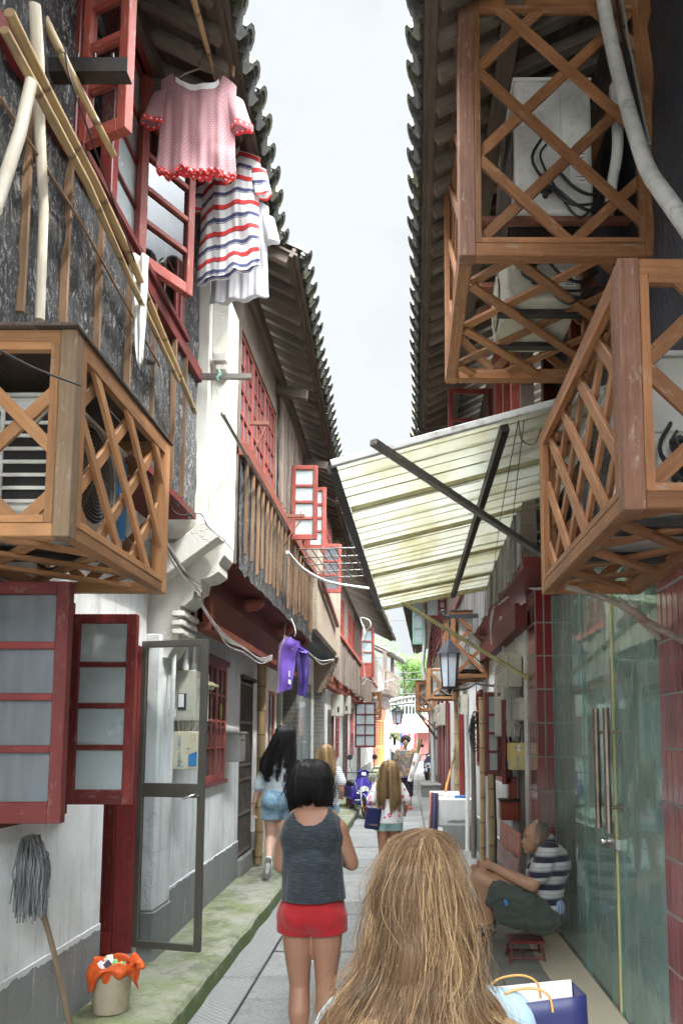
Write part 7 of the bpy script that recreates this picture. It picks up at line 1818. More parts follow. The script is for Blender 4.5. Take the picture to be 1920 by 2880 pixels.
    M['bamboo_green'] = wood('green_bamboo_split', (.16, .14, .06), (.24, .21, .10), (.1, .09, .04), .5, .5, .3); M['white_roll'] = plain('white_rolled_cloth', (.62, .58, .57), .8, 0, .3, 8, .06)
    M['eye_w'] = plain('eye', (.5, .48, .46), .3); M['lip'] = plain('lips', (.36, .11, .09), .5); M['dots_top'] = cloth_mat('dotted_white_blouse', lambda g, p: g.mix(g.ramp(g.voro(p, 16), [(.25, 1), (.3, 0)], 'CONSTANT'), (.62, .60, .54), (.12, .10, .09)))
def V3(*a): return Vector(a)
def hand(prims, w, d, side, up=V3(0, 0, 1), s=1.0, curl=.5):
    """five fingers on a small palm; w wrist, d pointing direction, side: vector towards the thumb"""
    d = d.normalized(); side = (side-d*side.dot(d)).normalized(); nn = d.cross(side)
    pc = w+d*.045*s; prims.append(('e', pc, (.001, .001, .001))); prims.append(('c', w, w+d*.075*s, .022*s, .030*s, 14, (side, .48)))
    for k, (o, L) in enumerate(((.027, .068), (.010, .078), (-.008, .072), (-.026, .055))):
        b = w+d*.078*s+side*o*s; m = b+(d*math.cos(curl*.5)+nn*math.sin(curl*.5))*L*.5*s; e = m+(d*math.cos(curl*1.3)+nn*math.sin(curl*1.3))*L*.5*s
        prims.append(('c', b-d*.02*s, m, .0088*s, .0082*s)); prims.append(('c', m, e, .0082*s, .0068*s))
    b = w+d*.02*s+side*.022*s; m = b+(d*.6+side*.8).normalized()*.036*s; prims.append(('c', b, m, .012*s, .0095*s)); prims.append(('c', m, m+(d*.9+side*.35).normalized()*.03*s, .0095*s, .0078*s))
def limb(prims, pts, rs):
    for i in range(len(pts)-1): prims.append(('c', pts[i], pts[i+1], rs[i], rs[i+1]))
def leg(h, hip, knee, ank, toe, prims, foot=True, k=1.0):
    mid = hip.lerp(knee, .45); c = knee.lerp(ank, .30); out = (hip-knee).cross(V3(1, 0, 0)).normalized()
    back = V3(0, -1, 0) if abs((toe-ank).y) > .01 and (toe-ank).y > 0 else V3(0, 1, 0)
    limb(prims, [hip, mid, knee, c+back*.010*h, knee.lerp(ank, .62), ank], [.057*h*k, .049*h*k, .034*h*k, .0365*h*k, .026*h*k, .0205*h*k])
    if foot: prims.append(('c', ank+V3(0, 0, -.02*h), toe, .024*h, .018*h)); prims.append(('e', ank+V3(0, -.012*h if toe.y > ank.y else .012*h, -.02*h), .024*h))
def arm(h, sh, el, wr, prims, k=1.0):
    limb(prims, [sh, sh.lerp(el, .35), el, el.lerp(wr, .3), wr], [.030*h*k, .0265*h*k, .0215*h*k, .0215*h*k, .0145*h*k])
def torso(h, c, prims, g=0, w=1.0, lean=0, chest=.80, z0=0):
    """c: ground point under the pelvis"""
    def q(z, y=0, x=0): return V3(c.x+x, c.y+y+lean*(z-.5)*h, z0+z*h)
    prims += [('e', q(.735), (.092*h*w+g, .060*h+g, .095*h+g)), ('e', q(.63), (.074*h*w+g, .052*h+g, .085*h+g)), ('e', q(.535), (.093*h*w+g, .064*h+g, .075*h+g)),
              ('e', q(.795), (.088*h*w+g, .042*h+g, .035*h+g)), ('e', q(.50, -.018*h, .040*h), (.048*h+g, .048*h+g, .054*h+g)), ('e', q(.50, -.018*h, -.040*h), (.048*h+g, .048*h+g, .054*h+g))]
    return q
def fold(a, f=(14, 14, 5), s=0):
    return lambda co: a*(noise.noise(Vector((co.x*f[0]+s, co.y*f[1], co.z*f[2])))+.45*noise.noise(Vector((co.x*f[0]*2.3, co.y*f[1]*2.3+s, co.z*f[2]*2.6))))
def tank_woman():
    Y = 3.6; h = 1.53; P = lambda x, y, d=0: onY(x, y, Y+d)
    c = V3(P(718, 2000).x, Y, 0); p = thing('person', (c.x, Y, 0), 'woman with black bob in a sleeveless heather navy top and red shorts, seen from behind', 'person', 'people walking in the alley')
    b = []; q = torso(h, c, b, w=.90)
    shl = P(661, 1903); shr = P(775, 1903)
    b += [('c', shl, P(700, 1882), .036, .036), ('c', shr, P(740, 1882), .036, .036), ('c', q(.79, .0), P(712, 1835, .02), .050, .040), ('c', P(712, 1870, .0), P(690, 1888), .034, .028), ('c', P(715, 1870), P(745, 1888), .034, .028)]
    prims = b
    arm(h, shl, P(644, 1988, .02), P(676, 1960, .21), b, 1.05); arm(h, shr, P(808, 1984, .02), P(760, 1955, .22), b, 1.05)
    hand(b, P(676, 1960, .21), V3(.6, .7, .25), V3(0, 0, 1)); hand(b, P(760, 1955, .22), V3(-.6, .7, .25), V3(0, 0, 1))
    hc = V3(P(710, 1800).x, Y+.035, P(710, 1800).z)
    b += [('e', hc, (.072, .088, .098)), ('e', hc+V3(0, .055, -.045), (.048, .05, .055)), ('c', hc+V3(0, .085, -.01), hc+V3(0, .108, -.028), .012, .011), ('e', hc+V3(-.074, 0, -.01), (.01, .018, .03)), ('e', hc+V3(.074, 0, -.01), (.01, .018, .03))]
    hl = V3(c.x-.074, Y, .50*h); hr = V3(c.x+.074, Y, .50*h)
    kl = V3(P(687, 2235).x, Y+.02, .43); kr = V3(P(748, 2235).x, Y+.0, .43)
    leg(h, hl, kl, V3(kl.x+.012, Y-.03, .07), V3(kl.x, Y+.14, .03), b, k=.92); leg(h, hr, kr, V3(kr.x+.01, Y+.06, .07), V3(kr.x+.01, Y+.22, .03), b, k=.92)
    fuse('body', b, M['skin_tan'], p, .0065, 8)
    # sandals
    for x, y in ((kl.x, Y+.05), (kr.x+.01, Y+.14)): fuse('sandal', [('c', V3(x, y-.1, .018), V3(x, y+.11, .016), .03, .036)], M['black_cloth'], p, .008, 3)
    t = []; g = .013
    t += [('e', q(.735), (.094*h+g, .063*h+g, .10*h)), ('e', q(.65), (.088*h+g, .062*h+g, .09*h)), ('c', q(.70), q(.49), .086*h+g, .092*h+g, 20, (V3(1, 0, 0), .70)), ('c', q(.66, -.010*h), q(.47, -.016*h), .076*h+g, .080*h+g, 20, (V3(1, 0, 0), .80)), ('e', q(.795), (.070*h, .046*h+g, .040*h)), ('c', P(672, 1882, .01), P(750, 1882, .01), .030, .030), ('c', P(680, 1890), P(743, 1890), .036, .036)]
    for s_, xa in ((-1, 671), (1, 768)): t.append(('c', P(xa, 1897, -.0), P(692 if s_ < 0 else 744, 1880, .0), .042, .038))
    zn = P(718, 1888).z; cxn = P(716, 1880).x
    cull = lambda co: ((co.x-cxn)/.078)**2+((co.z-zn-.055)/.062)**2 < 1
    fuse('tank_top', t, M['tank'], p, .0048, 8, cuts=[((0, 0, P(0, 2063).z), (0, 0, -1)), ((P(655, 1900).x, Y, 1.3), (-1, 0, .14)), ((P(785, 1900).x, Y, 1.3), (1, 0, .14))], disp=fold(.010, (9, 9, 4)), solid=.003, cull=cull)
    s = []; g = .009
    s += [('e', q(.535), (.086*h+g, .064*h+g, .08*h)), ('e', q(.50, -.019*h, .036*h), (.053*h+g, .049*h+g, .066*h)), ('e', q(.50, -.019*h, -.036*h), (.053*h+g, .049*h+g, .066*h)), ('e', q(.51, -.018*h, 0), (.06*h, .051*h+g, .064*h)), ('c', hl+V3(-.004, 0, 0), hl.lerp(kl, .6)+V3(-.006, 0, 0), .053*h+g, .050*h+g), ('c', hr+V3(.004, 0, 0), hr.lerp(kr, .6)+V3(.006, 0, 0), .053*h+g, .050*h+g)]
    zh = P(0, 2140).z
    fuse('shorts', s, M['red_short'], p, .0055, 6, cuts=[((c.x-.09, Y, zh), V3(-.10, 0, -1)), ((c.x+.09, Y, zh), V3(.10, 0, -1)), ((0, 0, .62*h), (0, 0, 1))], disp=fold(.004, (11, 11, 16), 3), solid=.003)
    R_ = [(hc.z+.118, .004, .004, hc.x, hc.y-.01), (hc.z+.112, .045, .05, hc.x, hc.y-.01), (hc.z+.085, .078, .085, hc.x, hc.y-.01), (hc.z+.04, .097, .104, hc.x, hc.y-.008), (hc.z-.01, .104, .108, hc.x, hc.y-.004), (hc.z-.06, .105, .100, hc.x, hc.y), (hc.z-.10, .098, .082, hc.x, hc.y+.005), (hc.z-.125, .088, .066, hc.x, hc.y+.01)]
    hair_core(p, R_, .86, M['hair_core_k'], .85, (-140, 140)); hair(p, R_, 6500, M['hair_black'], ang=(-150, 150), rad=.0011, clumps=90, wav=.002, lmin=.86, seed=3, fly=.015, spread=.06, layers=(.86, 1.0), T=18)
    # longer front locks reaching past the jaw
    R2 = [(a-.035*(i/7)**2, b_*1.0, d_, x_, y_+.01) for i, (a, b_, d_, x_, y_) in enumerate(R_)]
    hair(p, R2, 900, M['hair_black'], name='side_hair', ang=(65, 125), rad=.0011, clumps=20, wav=.002, lmin=.95, seed=4, T=18); hair(p, R2, 900, M['hair_black'], name='side_hair', ang=(-125, -65), rad=.0011, clumps=20, wav=.002, lmin=.95, seed=5, T=18)
    n = MB(); pts = [P(x, y, dd) for x, y, dd in ((690, 1866, .01), (697, 1873, -.035), (712, 1876, -.055), (728, 1873, -.04), (742, 1866, .01))]
    n.tube(pts, .0011, 5); n.tube([P(712, 1876, -.055), P(709, 1895, -.075)], .001, 5); n.tube([P(712, 1876, -.06), P(712, 1877, -.058)], .0035, 8); n.build('necklace', M['chrome'], p)
def child_front():
    Y = 1.32; cx = .035; hc = V3(cx, Y+.01, 1.315)
    p = thing('person', (cx, Y, 0), 'child with long loose dark blonde hair and a light blue top, nearest to the viewer', 'person', 'people walking in the alley')
    h = 1.43; c = V3(cx, Y+.02, 0); b = []; q = torso(h, c, b, w=.95)
    b += [('e', hc, (.072, .088, .100)), ('e', hc+V3(0, .055, -.045), (.045, .05, .055)), ('c', hc+V3(0, .085, -.005), hc+V3(0, .104, -.02), .010, .010), ('c', q(.80), hc+V3(0, 0, -.06), .046, .036)]
    sl, sr = V3(cx-.135, Y+.02, 1.105), V3(cx+.135, Y+.02, 1.115)
    b += [('c', sl, q(.80), .036, .04), ('c', sr, q(.80), .036, .04)]
    arm(h, sl, V3(cx-.19, Y+.0, .88), V3(cx-.17, Y+.12, .70), b); arm(h, sr, V3(cx+.19, Y+.02, .89), V3(cx+.20, Y+.12, 1.0), b)
    hand(b, V3(cx-.17, Y+.12, .70), V3(0, .3, -1), V3(0, 1, 0), s=.85); hand(b, V3(cx+.20, Y+.12, 1.0), V3(-.1, .4, .9), V3(-1, 0, 0), s=.85, curl=1.6)
    for s in (-1, 1): leg(h, V3(cx+s*.072, Y, .5*h), V3(cx+s*.07, Y+.02, .28*h), V3(cx+s*.065, Y-.01, .06), V3(cx+s*.065, Y+.13, .025), b)
    fuse('body', b, M['skin_kid'], p, .008, 7)
    t = []; g = .014
    t += [('e', q(.735), (.092*h+g, .062*h+g, .1*h)), ('c', q(.72), q(.50), .082*h+g, .092*h+g, 20, (V3(1, 0, 0), .72)), ('e', q(.79), (.10*h, .05*h, .036*h)), ('c', sl, q(.80), .045, .05), ('c', sr, q(.80), .045, .05), ('c', sl, V3(cx-.175, Y, .98), .047, .052), ('c', sr, V3(cx+.175, Y+.02, .99), .047, .052)]
    fuse('top', t, M['light_blue'], p, .008, 7, cuts=[((0, 0, .50*h), (0, 0, -1))], disp=fold(.008, (12, 12, 6), 2), solid=.003)
    s = [('e', q(.52), (.098*h, .07*h, .075*h))]+[('c', V3(cx+k*.07, Y, .5*h), V3(cx+k*.072, Y+.01, .38*h), .065*h, .06*h) for k in (-1, 1)]
    fuse('shorts', s, M['denim'], p, .01, 5, cuts=[((0, 0, .4*h), (0, 0, -1))])
    for k in (-1, 1): fuse('shoe', [('c', V3(cx+k*.065, Y-.03, .035), V3(cx+k*.065, Y+.12, .03), .035, .034)], M['white_shoe'], p, .01, 3)
    z = 1.432
    R_ = [(z, .003, .003, cx-.0, Y+.01), (z-.005, .030, .032, cx, Y+.01), (z-.018, .056, .062, cx, Y+.008), (z-.05, .074, .086, cx+.0, Y), (z-.10, .084, .096, cx+.002, Y), (z-.16, .090, .098, cx+.002, Y-.004), (z-.22, .102, .096, cx, Y-.012), (z-.27, .122, .098, cx-.002, Y-.028), (z-.33, .152, .100, cx-.006, Y-.028), (z-.39, .170, .098, cx-.014, Y-.04), (z-.47, .165, .095, cx-.018, Y-.04), (z-.56, .14, .08, cx-.025, Y-.03)]
    R_ = [(a, max(.003, w_-.016*min(1, k/3)), d_, x_-.010*min(1, k/4), y_) for k, (a, w_, d_, x_, y_) in enumerate(R_)]
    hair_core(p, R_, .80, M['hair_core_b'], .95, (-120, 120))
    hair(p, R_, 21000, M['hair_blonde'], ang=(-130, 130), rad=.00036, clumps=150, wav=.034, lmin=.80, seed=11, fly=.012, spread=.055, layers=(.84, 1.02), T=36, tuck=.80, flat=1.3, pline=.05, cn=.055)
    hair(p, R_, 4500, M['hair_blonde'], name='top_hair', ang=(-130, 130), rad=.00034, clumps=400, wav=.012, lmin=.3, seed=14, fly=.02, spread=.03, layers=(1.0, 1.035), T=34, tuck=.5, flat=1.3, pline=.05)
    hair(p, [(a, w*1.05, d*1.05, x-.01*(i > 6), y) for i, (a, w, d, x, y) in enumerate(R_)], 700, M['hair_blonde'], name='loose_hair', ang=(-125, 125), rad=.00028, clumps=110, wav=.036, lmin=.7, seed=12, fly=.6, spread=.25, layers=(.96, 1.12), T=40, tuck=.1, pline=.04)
def tote(loc, W, H, D, rz, lab, cords=True, txt=None, lining=True, tz=.0, tilt=0):
    p = thing('paper_bag', (0, 0, 0), lab, 'bag'); mb = MB()
    x0, x1, y0, y1 = -W/2, W/2, -D/2, D/2; k = .93
    v = [V3(x0*k, y0*k, 0), V3(x1*k, y0*k, 0), V3(x1*k, y1*k, 0), V3(x0*k, y1*k, 0), V3(x0, y0, H), V3(x1, y0, H), V3(x1, y1, H), V3(x0, y1, H)]
    for (a, b, c, d) in ((0, 1, 5, 4), (1, 2, 6, 5), (2, 3, 7, 6), (3, 0, 4, 7), (3, 2, 1, 0)): mb.grid(lambda u, t, a=a, b=b, c=c, d=d: (v[a].lerp(v[b], u)).lerp(v[d].lerp(v[c], u), t)+V3(0, .004*noise.noise(V3(u*3, t*3, a)), 0), 8, 10, sm=True)
    mb.build('panels', M['navy_paper'], p, solid=.0015)
    if lining:
        mb = MB(); mb.quad(v[7]+V3(.003, -.004, .012), v[6]+V3(-.003, -.004, .006), v[6]+V3(-.003, -.003, -.10), v[7]+V3(.003, -.003, -.10)); mb.build('lining', M['pink_lining'], p)
    if cords:
        for yy in (y0, y1):
            mb = MB(); mb.tube(smooth([V3(-W*.22, yy-.003, H-.02), V3(-W*.20, yy-.003, H+.008), V3(-W*.09, yy, H+.022), V3(W*.09, yy, H+.022), V3(W*.20, yy-.003, H+.008), V3(W*.22, yy-.003, H-.02)]), .0024, 6); mb.build('cord', M['cord'], p)
    if txt: text_mesh(p, txt[0], V3(txt[2], y0-.0035, txt[3]), txt[1], (1, 0, 0), (0, -1, 0), txt[4])
    return p
def bags():
    b = tote(None, .225, .30, .07, 0, 'navy paper bag with golden cords and pale lining beside the nearest child'); 
    c = onY(1212, 2288, 1.36); b.location = c-V3(-.005, 0, .298); b.rotation_euler = (0, -.08, .12)
    text_mesh(b, '上海博物馆', V3(-.028, .0295, .302), .016, (1, 0, -.12), (0, -1, 0), 'black_print'); mb = MB(); mb.quad(V3(-.078, .0275, .302), V3(-.066, .0275, .302), V3(-.066, .0275, .316), V3(-.078, .0275, .316)); mb.build('logo', M['white_print'], b); mb = MB(); mb.lathe([(0, 0), (.003, 0)], (0, 0, 0), 10); 
    b2 = tote(None, .155, .225, .08, 0, 'navy paper bag with gold lettering carried by the girl in the ring patterned top', txt=('上海博物馆', .022, 0, .045, 'gold_print'))
    c = onY(852, 1903, 8.1); b2.location = c; b2.rotation_euler = (.05, .13, .25)
    mb = MB(); mb.lathe([(0, 0), (.03, 0)], (0, 0, 0), 10)
def longhair_woman():
    Y = 7.9; h = 1.62; z0 = .12; P = lambda x, y, d=0: onY(x, y, Y+d); c = V3(P(640, 1900).x, Y, 0)
    p = thing('person', (c.x, Y, z0), 'woman with waist long black hair and denim shorts on the left pavement', 'person', 'people walking in the alley')
    b = []; q = torso(h, c, b, z0=z0)
    sl, sr = P(611, 1758), P(678, 1762); b += [('c', sl, q(.80), .036, .05), ('c', sr, q(.80), .036, .05), ('c', q(.80), P(652, 1722), .045, .04)]
    el, wl = P(592, 1815, -.02), P(583, 1850, .02); arm(h, sl, el, wl, b); hand(b, wl, V3(-.15, .2, -1), V3(.2, 1, 0), curl=.8)
    arm(h, sr, P(690, 1815, .0), P(686, 1850, .18), b); hand(b, P(686, 1850, .18), V3(0, .4, -1), V3(-1, .4, 0))
    hc = P(655, 1692); b += [('e', hc, (.074, .09, .103)), ('e', hc+V3(0, .05, -.045), (.05, .05, .055))]
    hl = V3(c.x-.08, Y, z0+.5*h); kl = P(622, 1925, .06); al = P(617, 1978, -.20); tl = P(614, 2003, -.16)
    b.append(('c', al, tl+V3(0, 0, -.01), .030, .026)); leg(h, hl, kl, al, tl, b, foot=False)
    hr = V3(c.x+.08, Y, z0+.5*h); kr = V3(P(650, 1930).x, Y+.14, z0+.46); ar = V3(P(648, 1980).x, Y+.16, z0+.07); leg(h, hr, kr, ar, ar+V3(0, .15, -.05), b)
    fuse('body', b, M['skin_light'], p, .009, 6)
    g = .014; t = [('e', q(.735), (.10*h+g, .064*h+g, .1*h)), ('c', q(.72), q(.56), .088*h+g, .086*h+g, 20, (V3(1, 0, 0), .72)), ('e', q(.79), (.10*h, .05*h, .036*h)), ('c', sl, sl.lerp(el, .85), .052, .050), ('c', sr, sr.lerp(P(690, 1815), .85), .052, .050)]
    t.append(('c', sl.lerp(el, .78), sl.lerp(el, .86), .060, .060))
    fuse('shirt', t, M['grey_shirt'], p, .009, 6, cuts=[((0, 0, P(0, 1817).z), (0, 0, -1))], disp=fold(.012, (12, 12, 9), 5), solid=.003)
    s = [('e', q(.535), (.105*h, .075*h, .08*h)), ('e', q(.495, -.03*h, .045*h), (.062*h, .062*h, .064*h)), ('e', q(.495, -.03*h, -.045*h), (.062*h, .062*h, .064*h)), ('c', hl, hl.lerp(kl, .6), .068*h, .066*h), ('c', hr, hr.lerp(kr, .6), .068*h, .066*h)]
    fuse('denim_shorts', s, M['denim'], p, .009, 5, cuts=[((0, 0, P(0, 1882).z), (0, 0, -1)), ((0, 0, P(0, 1812).z), (0, 0, 1))], disp=fold(.006, (14, 14, 14), 2), solid=.003)
    for (a, t_) in ((al, tl), (ar, ar+V3(0, .16, -.045))):
        sh = fuse('shoe', [('c', a+V3(0, 0, -.02), t_, .040, .040), ('c', a, a+V3(0, .0, .02), .036, .034)], M['white_shoe'], p, .008, 4)
        d = (t_-a).normalized(); nn = V3(1, 0, 0).cross(d).normalized(); 
        if nn.z > 0: nn = -nn
        fuse('sole', [('c', a+nn*.028-d*.03, t_+nn*.026+d*.02, .036, .042, 16, (V3(1, 0, 0), .3))], M['sole'], sh, .007, 2)
    mb = MB(); w2 = el.lerp(wl, .85); mb.tube([w2+V3(.027*math.cos(t), .027*math.sin(t), .003*math.cos(t)) for t in np.linspace(0, 6.3, 14)], .004, 6); mb.build('bracelet', M['hair_brown'], p)
    R_ = [(hc.z+.125, .004, .004, hc.x, hc.y), (hc.z+.118, .045, .05, hc.x, hc.y), (hc.z+.08, .088, .092, hc.x, hc.y), (hc.z+.02, .108, .108, hc.x-.005, hc.y), (hc.z-.06, .118, .11, hc.x-.02, hc.y-.01), (hc.z-.16, .15, .10, hc.x-.045, hc.y-.02), (hc.z-.26, .18, .09, hc.x-.075, hc.y-.03), (hc.z-.36, .17, .08, hc.x-.08, hc.y-.04), (hc.z-.46, .13, .07, hc.x-.06, hc.y-.04), (hc.z-.54, .07, .05, hc.x-.06, hc.y-.04)]
    hair_core(p, R_, .80, M['hair_core_k'], .8, (-130, 130)); hair(p, R_, 5200, M['hair_black'], ang=(-140, 140), rad=.0018, clumps=90, wav=.012, lmin=.7, seed=21, fly=.06, T=22)
def child(Y, cx_px, top_px, h, lab, topmat, hairrings, seed, sleeve=.5, ringtop=False, hem=.50, shorts='mint', faces=1, arms=None, gp='people walking in the alley', long=True, w=1.0):
    P = lambda x, y, d=0: onY(x, y, Y+d); cx = P(cx_px, 1800).x; c = V3(cx, Y, 0)
    p = thing('person', (cx, Y, 0), lab, 'person', gp); b = []; q = torso(h, c, b, w=.92*w); hc = V3(cx, Y, h-.098)
    b += [('e', hc, (.07, .085, .097)), ('e', hc+V3(0, .05, -.042), (.046, .05, .052)), ('c', q(.80), hc+V3(0, 0, -.05), .042, .036)]
    for s in (-1, 1):
        sh = V3(cx+s*.098*h*w, Y, .795*h); b.append(('c', sh, q(.80), .033, .04))
        e, wr = (V3(cx+s*.14*h, Y-.02, .62*h), V3(cx+s*.13*h, Y+.14, .56*h)) if not arms else arms[0 if s < 0 else 1]
        arm(h, sh, e, wr, b, 1.0); hand(b, wr, (wr-e), V3(-s, 0, .3), s=.8, curl=1.0)
        leg(h, V3(cx+s*.05*h, Y, .5*h), V3(cx+s*.05*h, Y+.02+.04*s, .28*h), V3(cx+s*.048*h, Y-.02+.1*s, .06), V3(cx+s*.05*h, Y+.12+.1*s, .025), b)
    fuse('body', b, M['skin_kid'], p, .010, 5)
    g = .016; t = [('e', q(.735), (.092*h*w+g, .062*h+g, .1*h)), ('c', q(.72), q(hem-.02), .084*h*w+g, .106*h*w+g, 20, (V3(1, 0, 0), .70)), ('e', q(.79), (.095*h*w, .05*h, .038*h))]
    for s in (-1, 1):
        sh = V3(cx+s*.098*h*w, Y, .795*h); e = (V3(cx+s*.14*h, Y-.02, .62*h)) if not arms else arms[0 if s < 0 else 1][0]; t.append(('c', sh, sh.lerp(e, sleeve+.15)+V3(s*.02, 0, 0), .045, .058))
    fuse('top', t, M[topmat], p, .009, 5, cuts=[((0, 0, hem*h), (0, 0, -1))], disp=fold(.007, (11, 11, 5), seed), solid=.003)
    s_ = [('e', q(.52), (.10*h, .072*h, .078*h))]+[('c', V3(cx+k*.05*h, Y, .5*h), V3(cx+k*.052*h, Y+.01, .40*h), .066*h, .066*h) for k in (-1, 1)]
    fuse('shorts', s_, M[shorts], p, .009, 4, cuts=[((0, 0, .435*h), (0, 0, -1))], disp=fold(.004, (40, 40, 3), seed), solid=.003)
    for k in (-1, 1): fuse('shoe', [('c', V3(cx+k*.05*h, Y-.04+.1*k, .035), V3(cx+k*.05*h, Y+.12+.1*k, .03), .034, .034)], M['white_shoe'], p, .010, 3)
    R_ = [(hc.z+.112, .004, .004, cx, Y), (hc.z+.105, .045, .045, cx, Y), (hc.z+.07, .082, .085, cx, Y), (hc.z+.01, .102, .102, cx, Y), (hc.z-.08, .112, .10, cx, Y-.01), (hc.z-.18, .125, .085, cx, Y-.03), (hc.z-.30, .125, .075, cx, Y-.04), (hc.z-.42, .10, .06, cx, Y-.05), (hc.z-.50, .07, .05, cx, Y-.05)]
    if not long: R_ = R_[:7]
    hair_core(p, R_, .80, M['hair_core_b'], .85, (-130, 130)); hair(p, R_, 3800, M['hair_blonde2'], ang=(-140, 140), rad=.0017, clumps=80, wav=.006, lmin=.75, seed=seed, fly=.03, T=20)
    return p
def flower_woman():
    Y = 16.4; h = 1.57; P = lambda x, y, d=0: onY(x, y, Y+d); cx = P(930, 1800).x; c = V3(cx, Y, 0)
    p = thing('person', (cx, Y, 0), 'woman with short curly hair, flowered tunic and red slippers, facing the viewer', 'person', 'people walking in the alley')
    b = []; q = torso(h, c, b, w=1.1); hc = V3(cx+.01, Y-.01, h-.10)
    b += [('e', hc, (.074, .088, .102)), ('e', hc+V3(0, -.04, -.045), (.055, .052, .055)), ('c', q(.80), hc+V3(0, 0, -.06), .045, .042), ('c', hc+V3(0, -.085, .0), hc+V3(0, -.102, -.018), .009, .012), ('e', hc+V3(.076, 0, -.01), (.01, .016, .028)), ('e', hc+V3(-.076, 0, -.01), (.01, .016, .028)), ('e', hc+V3(.032, -.072, -.022), (.018, .012, .014)), ('e', hc+V3(-.032, -.072, -.022), (.018, .012, .014))]
    sl, sr = V3(cx-.17, Y, .80*h), V3(cx+.17, Y, .80*h); b += [('c', sl, q(.8), .038, .05), ('c', sr, q(.8), .038, .05)]
    e, w = V3(cx-.23, Y, .63*h), V3(cx-.15, Y-.10, .51*h); arm(h, sl, e, w, b, 1.1); hand(b, w, w-e, V3(1, 0, .2), curl=.6)
    e, w = V3(cx+.25, Y, .63*h), V3(cx+.22, Y-.20, .62*h); arm(h, sr, e, w, b, 1.1); hand(b, w, V3(-.3, -.6, .5), V3(0, 0, 1), curl=1.5)
    for s in (-1, 1): leg(h, V3(cx+s*.08, Y, .5*h), V3(cx+s*.09, Y-.02, .28*h), V3(cx+s*.11, Y+.05*s, .07), V3(cx+s*.12, Y-.14+.05*s, .03), b)
    fuse('body', b, M['skin_man'], p, .010, 5)
    g = .018; t = [('e', q(.735), (.105*h+g, .068*h+g, .1*h)), ('c', q(.72), q(.42), .10*h+g, .112*h+g, 20, (V3(1, 0, 0), .72)), ('e', q(.79), (.10*h, .05*h, .036*h)), ('c', sl, sl.lerp(V3(cx-.23, Y, .63*h), .6), .055, .065), ('c', sr, sr.lerp(V3(cx+.25, Y, .63*h), .6), .055, .065)]
    fuse('tunic', t, M['flower'], p, .010, 5, cuts=[((0, 0, .44*h), (0, 0, -1))], disp=fold(.006, (10, 10, 5), 2), solid=.003)
    s_ = [('e', q(.50), (.108*h, .075*h, .078*h))]+[('c', V3(cx+k*.08, Y, .5*h), V3(cx+k*.10, Y-.01, .16*h), .07*h, .046*h) for k in (-1, 1)]
    fuse('trousers', s_, M['black_cloth'], p, .010, 5, cuts=[((0, 0, .185*h), (0, 0, -1))], solid=.003)
    for k in (-1, 1): fuse('slipper', [('c', V3(cx+k*.11, Y+.02+.05*k, .03), V3(cx+k*.12, Y-.15+.05*k, .028), .036, .036)], M['red_shoe'], p, .009, 3)
    rn = random.Random(5); cur = [('e', hc+V3(0, .02, .025), (.095, .10, .10))]
    for k in range(70):
        a, z = rn.uniform(0, 6.28), rn.uniform(-.3, 1); r = math.sqrt(max(0, 1-z*z)); v = V3(r*math.cos(a)*.10, r*math.sin(a)*.105+.02, z*.10+.03)
        if v.y < -.05 and v.z < .055: continue
        cur.append(('e', hc+v, rn.uniform(.018, .03)))
    fuse('hair', cur, M['hair_brown'], p, .008, 2)
    for s in (-1, 1):
        mb = MB(); mb.lathe([(0, -.006), (.010, -.003), (.012, 0), (.010, .003), (0, .006)], hc+V3(s*.028, -.083, .006), 12); mb.build('eye', M['eye_w'], p); mb = MB(); mb.bar(hc+V3(s*.014, -.089, .024), hc+V3(s*.044, -.081, .024), .006, .005); mb.build('eyebrow', M['hair_brown'], p)
    mb = MB(); mb.tube([hc+V3(-.022, -.082, -.056), hc+V3(0, -.091, -.054), hc+V3(.022, -.082, -.056)], [.003, .006, .003], 8); mb.build('lips', M['lip'], p)
    mb = MB(); mb.tube([q(.83, -.0, 0)+V3(.075*math.sin(t), -.045-.055*abs(math.cos(t)) if math.cos(t) > 0 else .0, -.03*math.cos(t)) for t in np.linspace(-1.7, 1.7, 16)], .009, 6); mb.build('bead_necklace', M['pink_lining'], p)
    a = P(942, 1788, -.25); d = P(966, 1698, -.12); mb = MB(); mb.tube([a, d], [.022, .045], 10); tag(mb.build('bamboo_bundle', M['bamboo_green']), 'split green bamboo bundle carried by the woman in the flowered tunic', 'bamboo')
    a = P(940, 1795, -.22); d = P(960, 1732, -.14); mb = MB(); mb.tube([a, a.lerp(d, .5), d], [.05, .07, .085], 12); tag(mb.build('cloth_roll', M['white_roll']), 'white rolled cloth carried under the flowered woman arm', 'cloth')
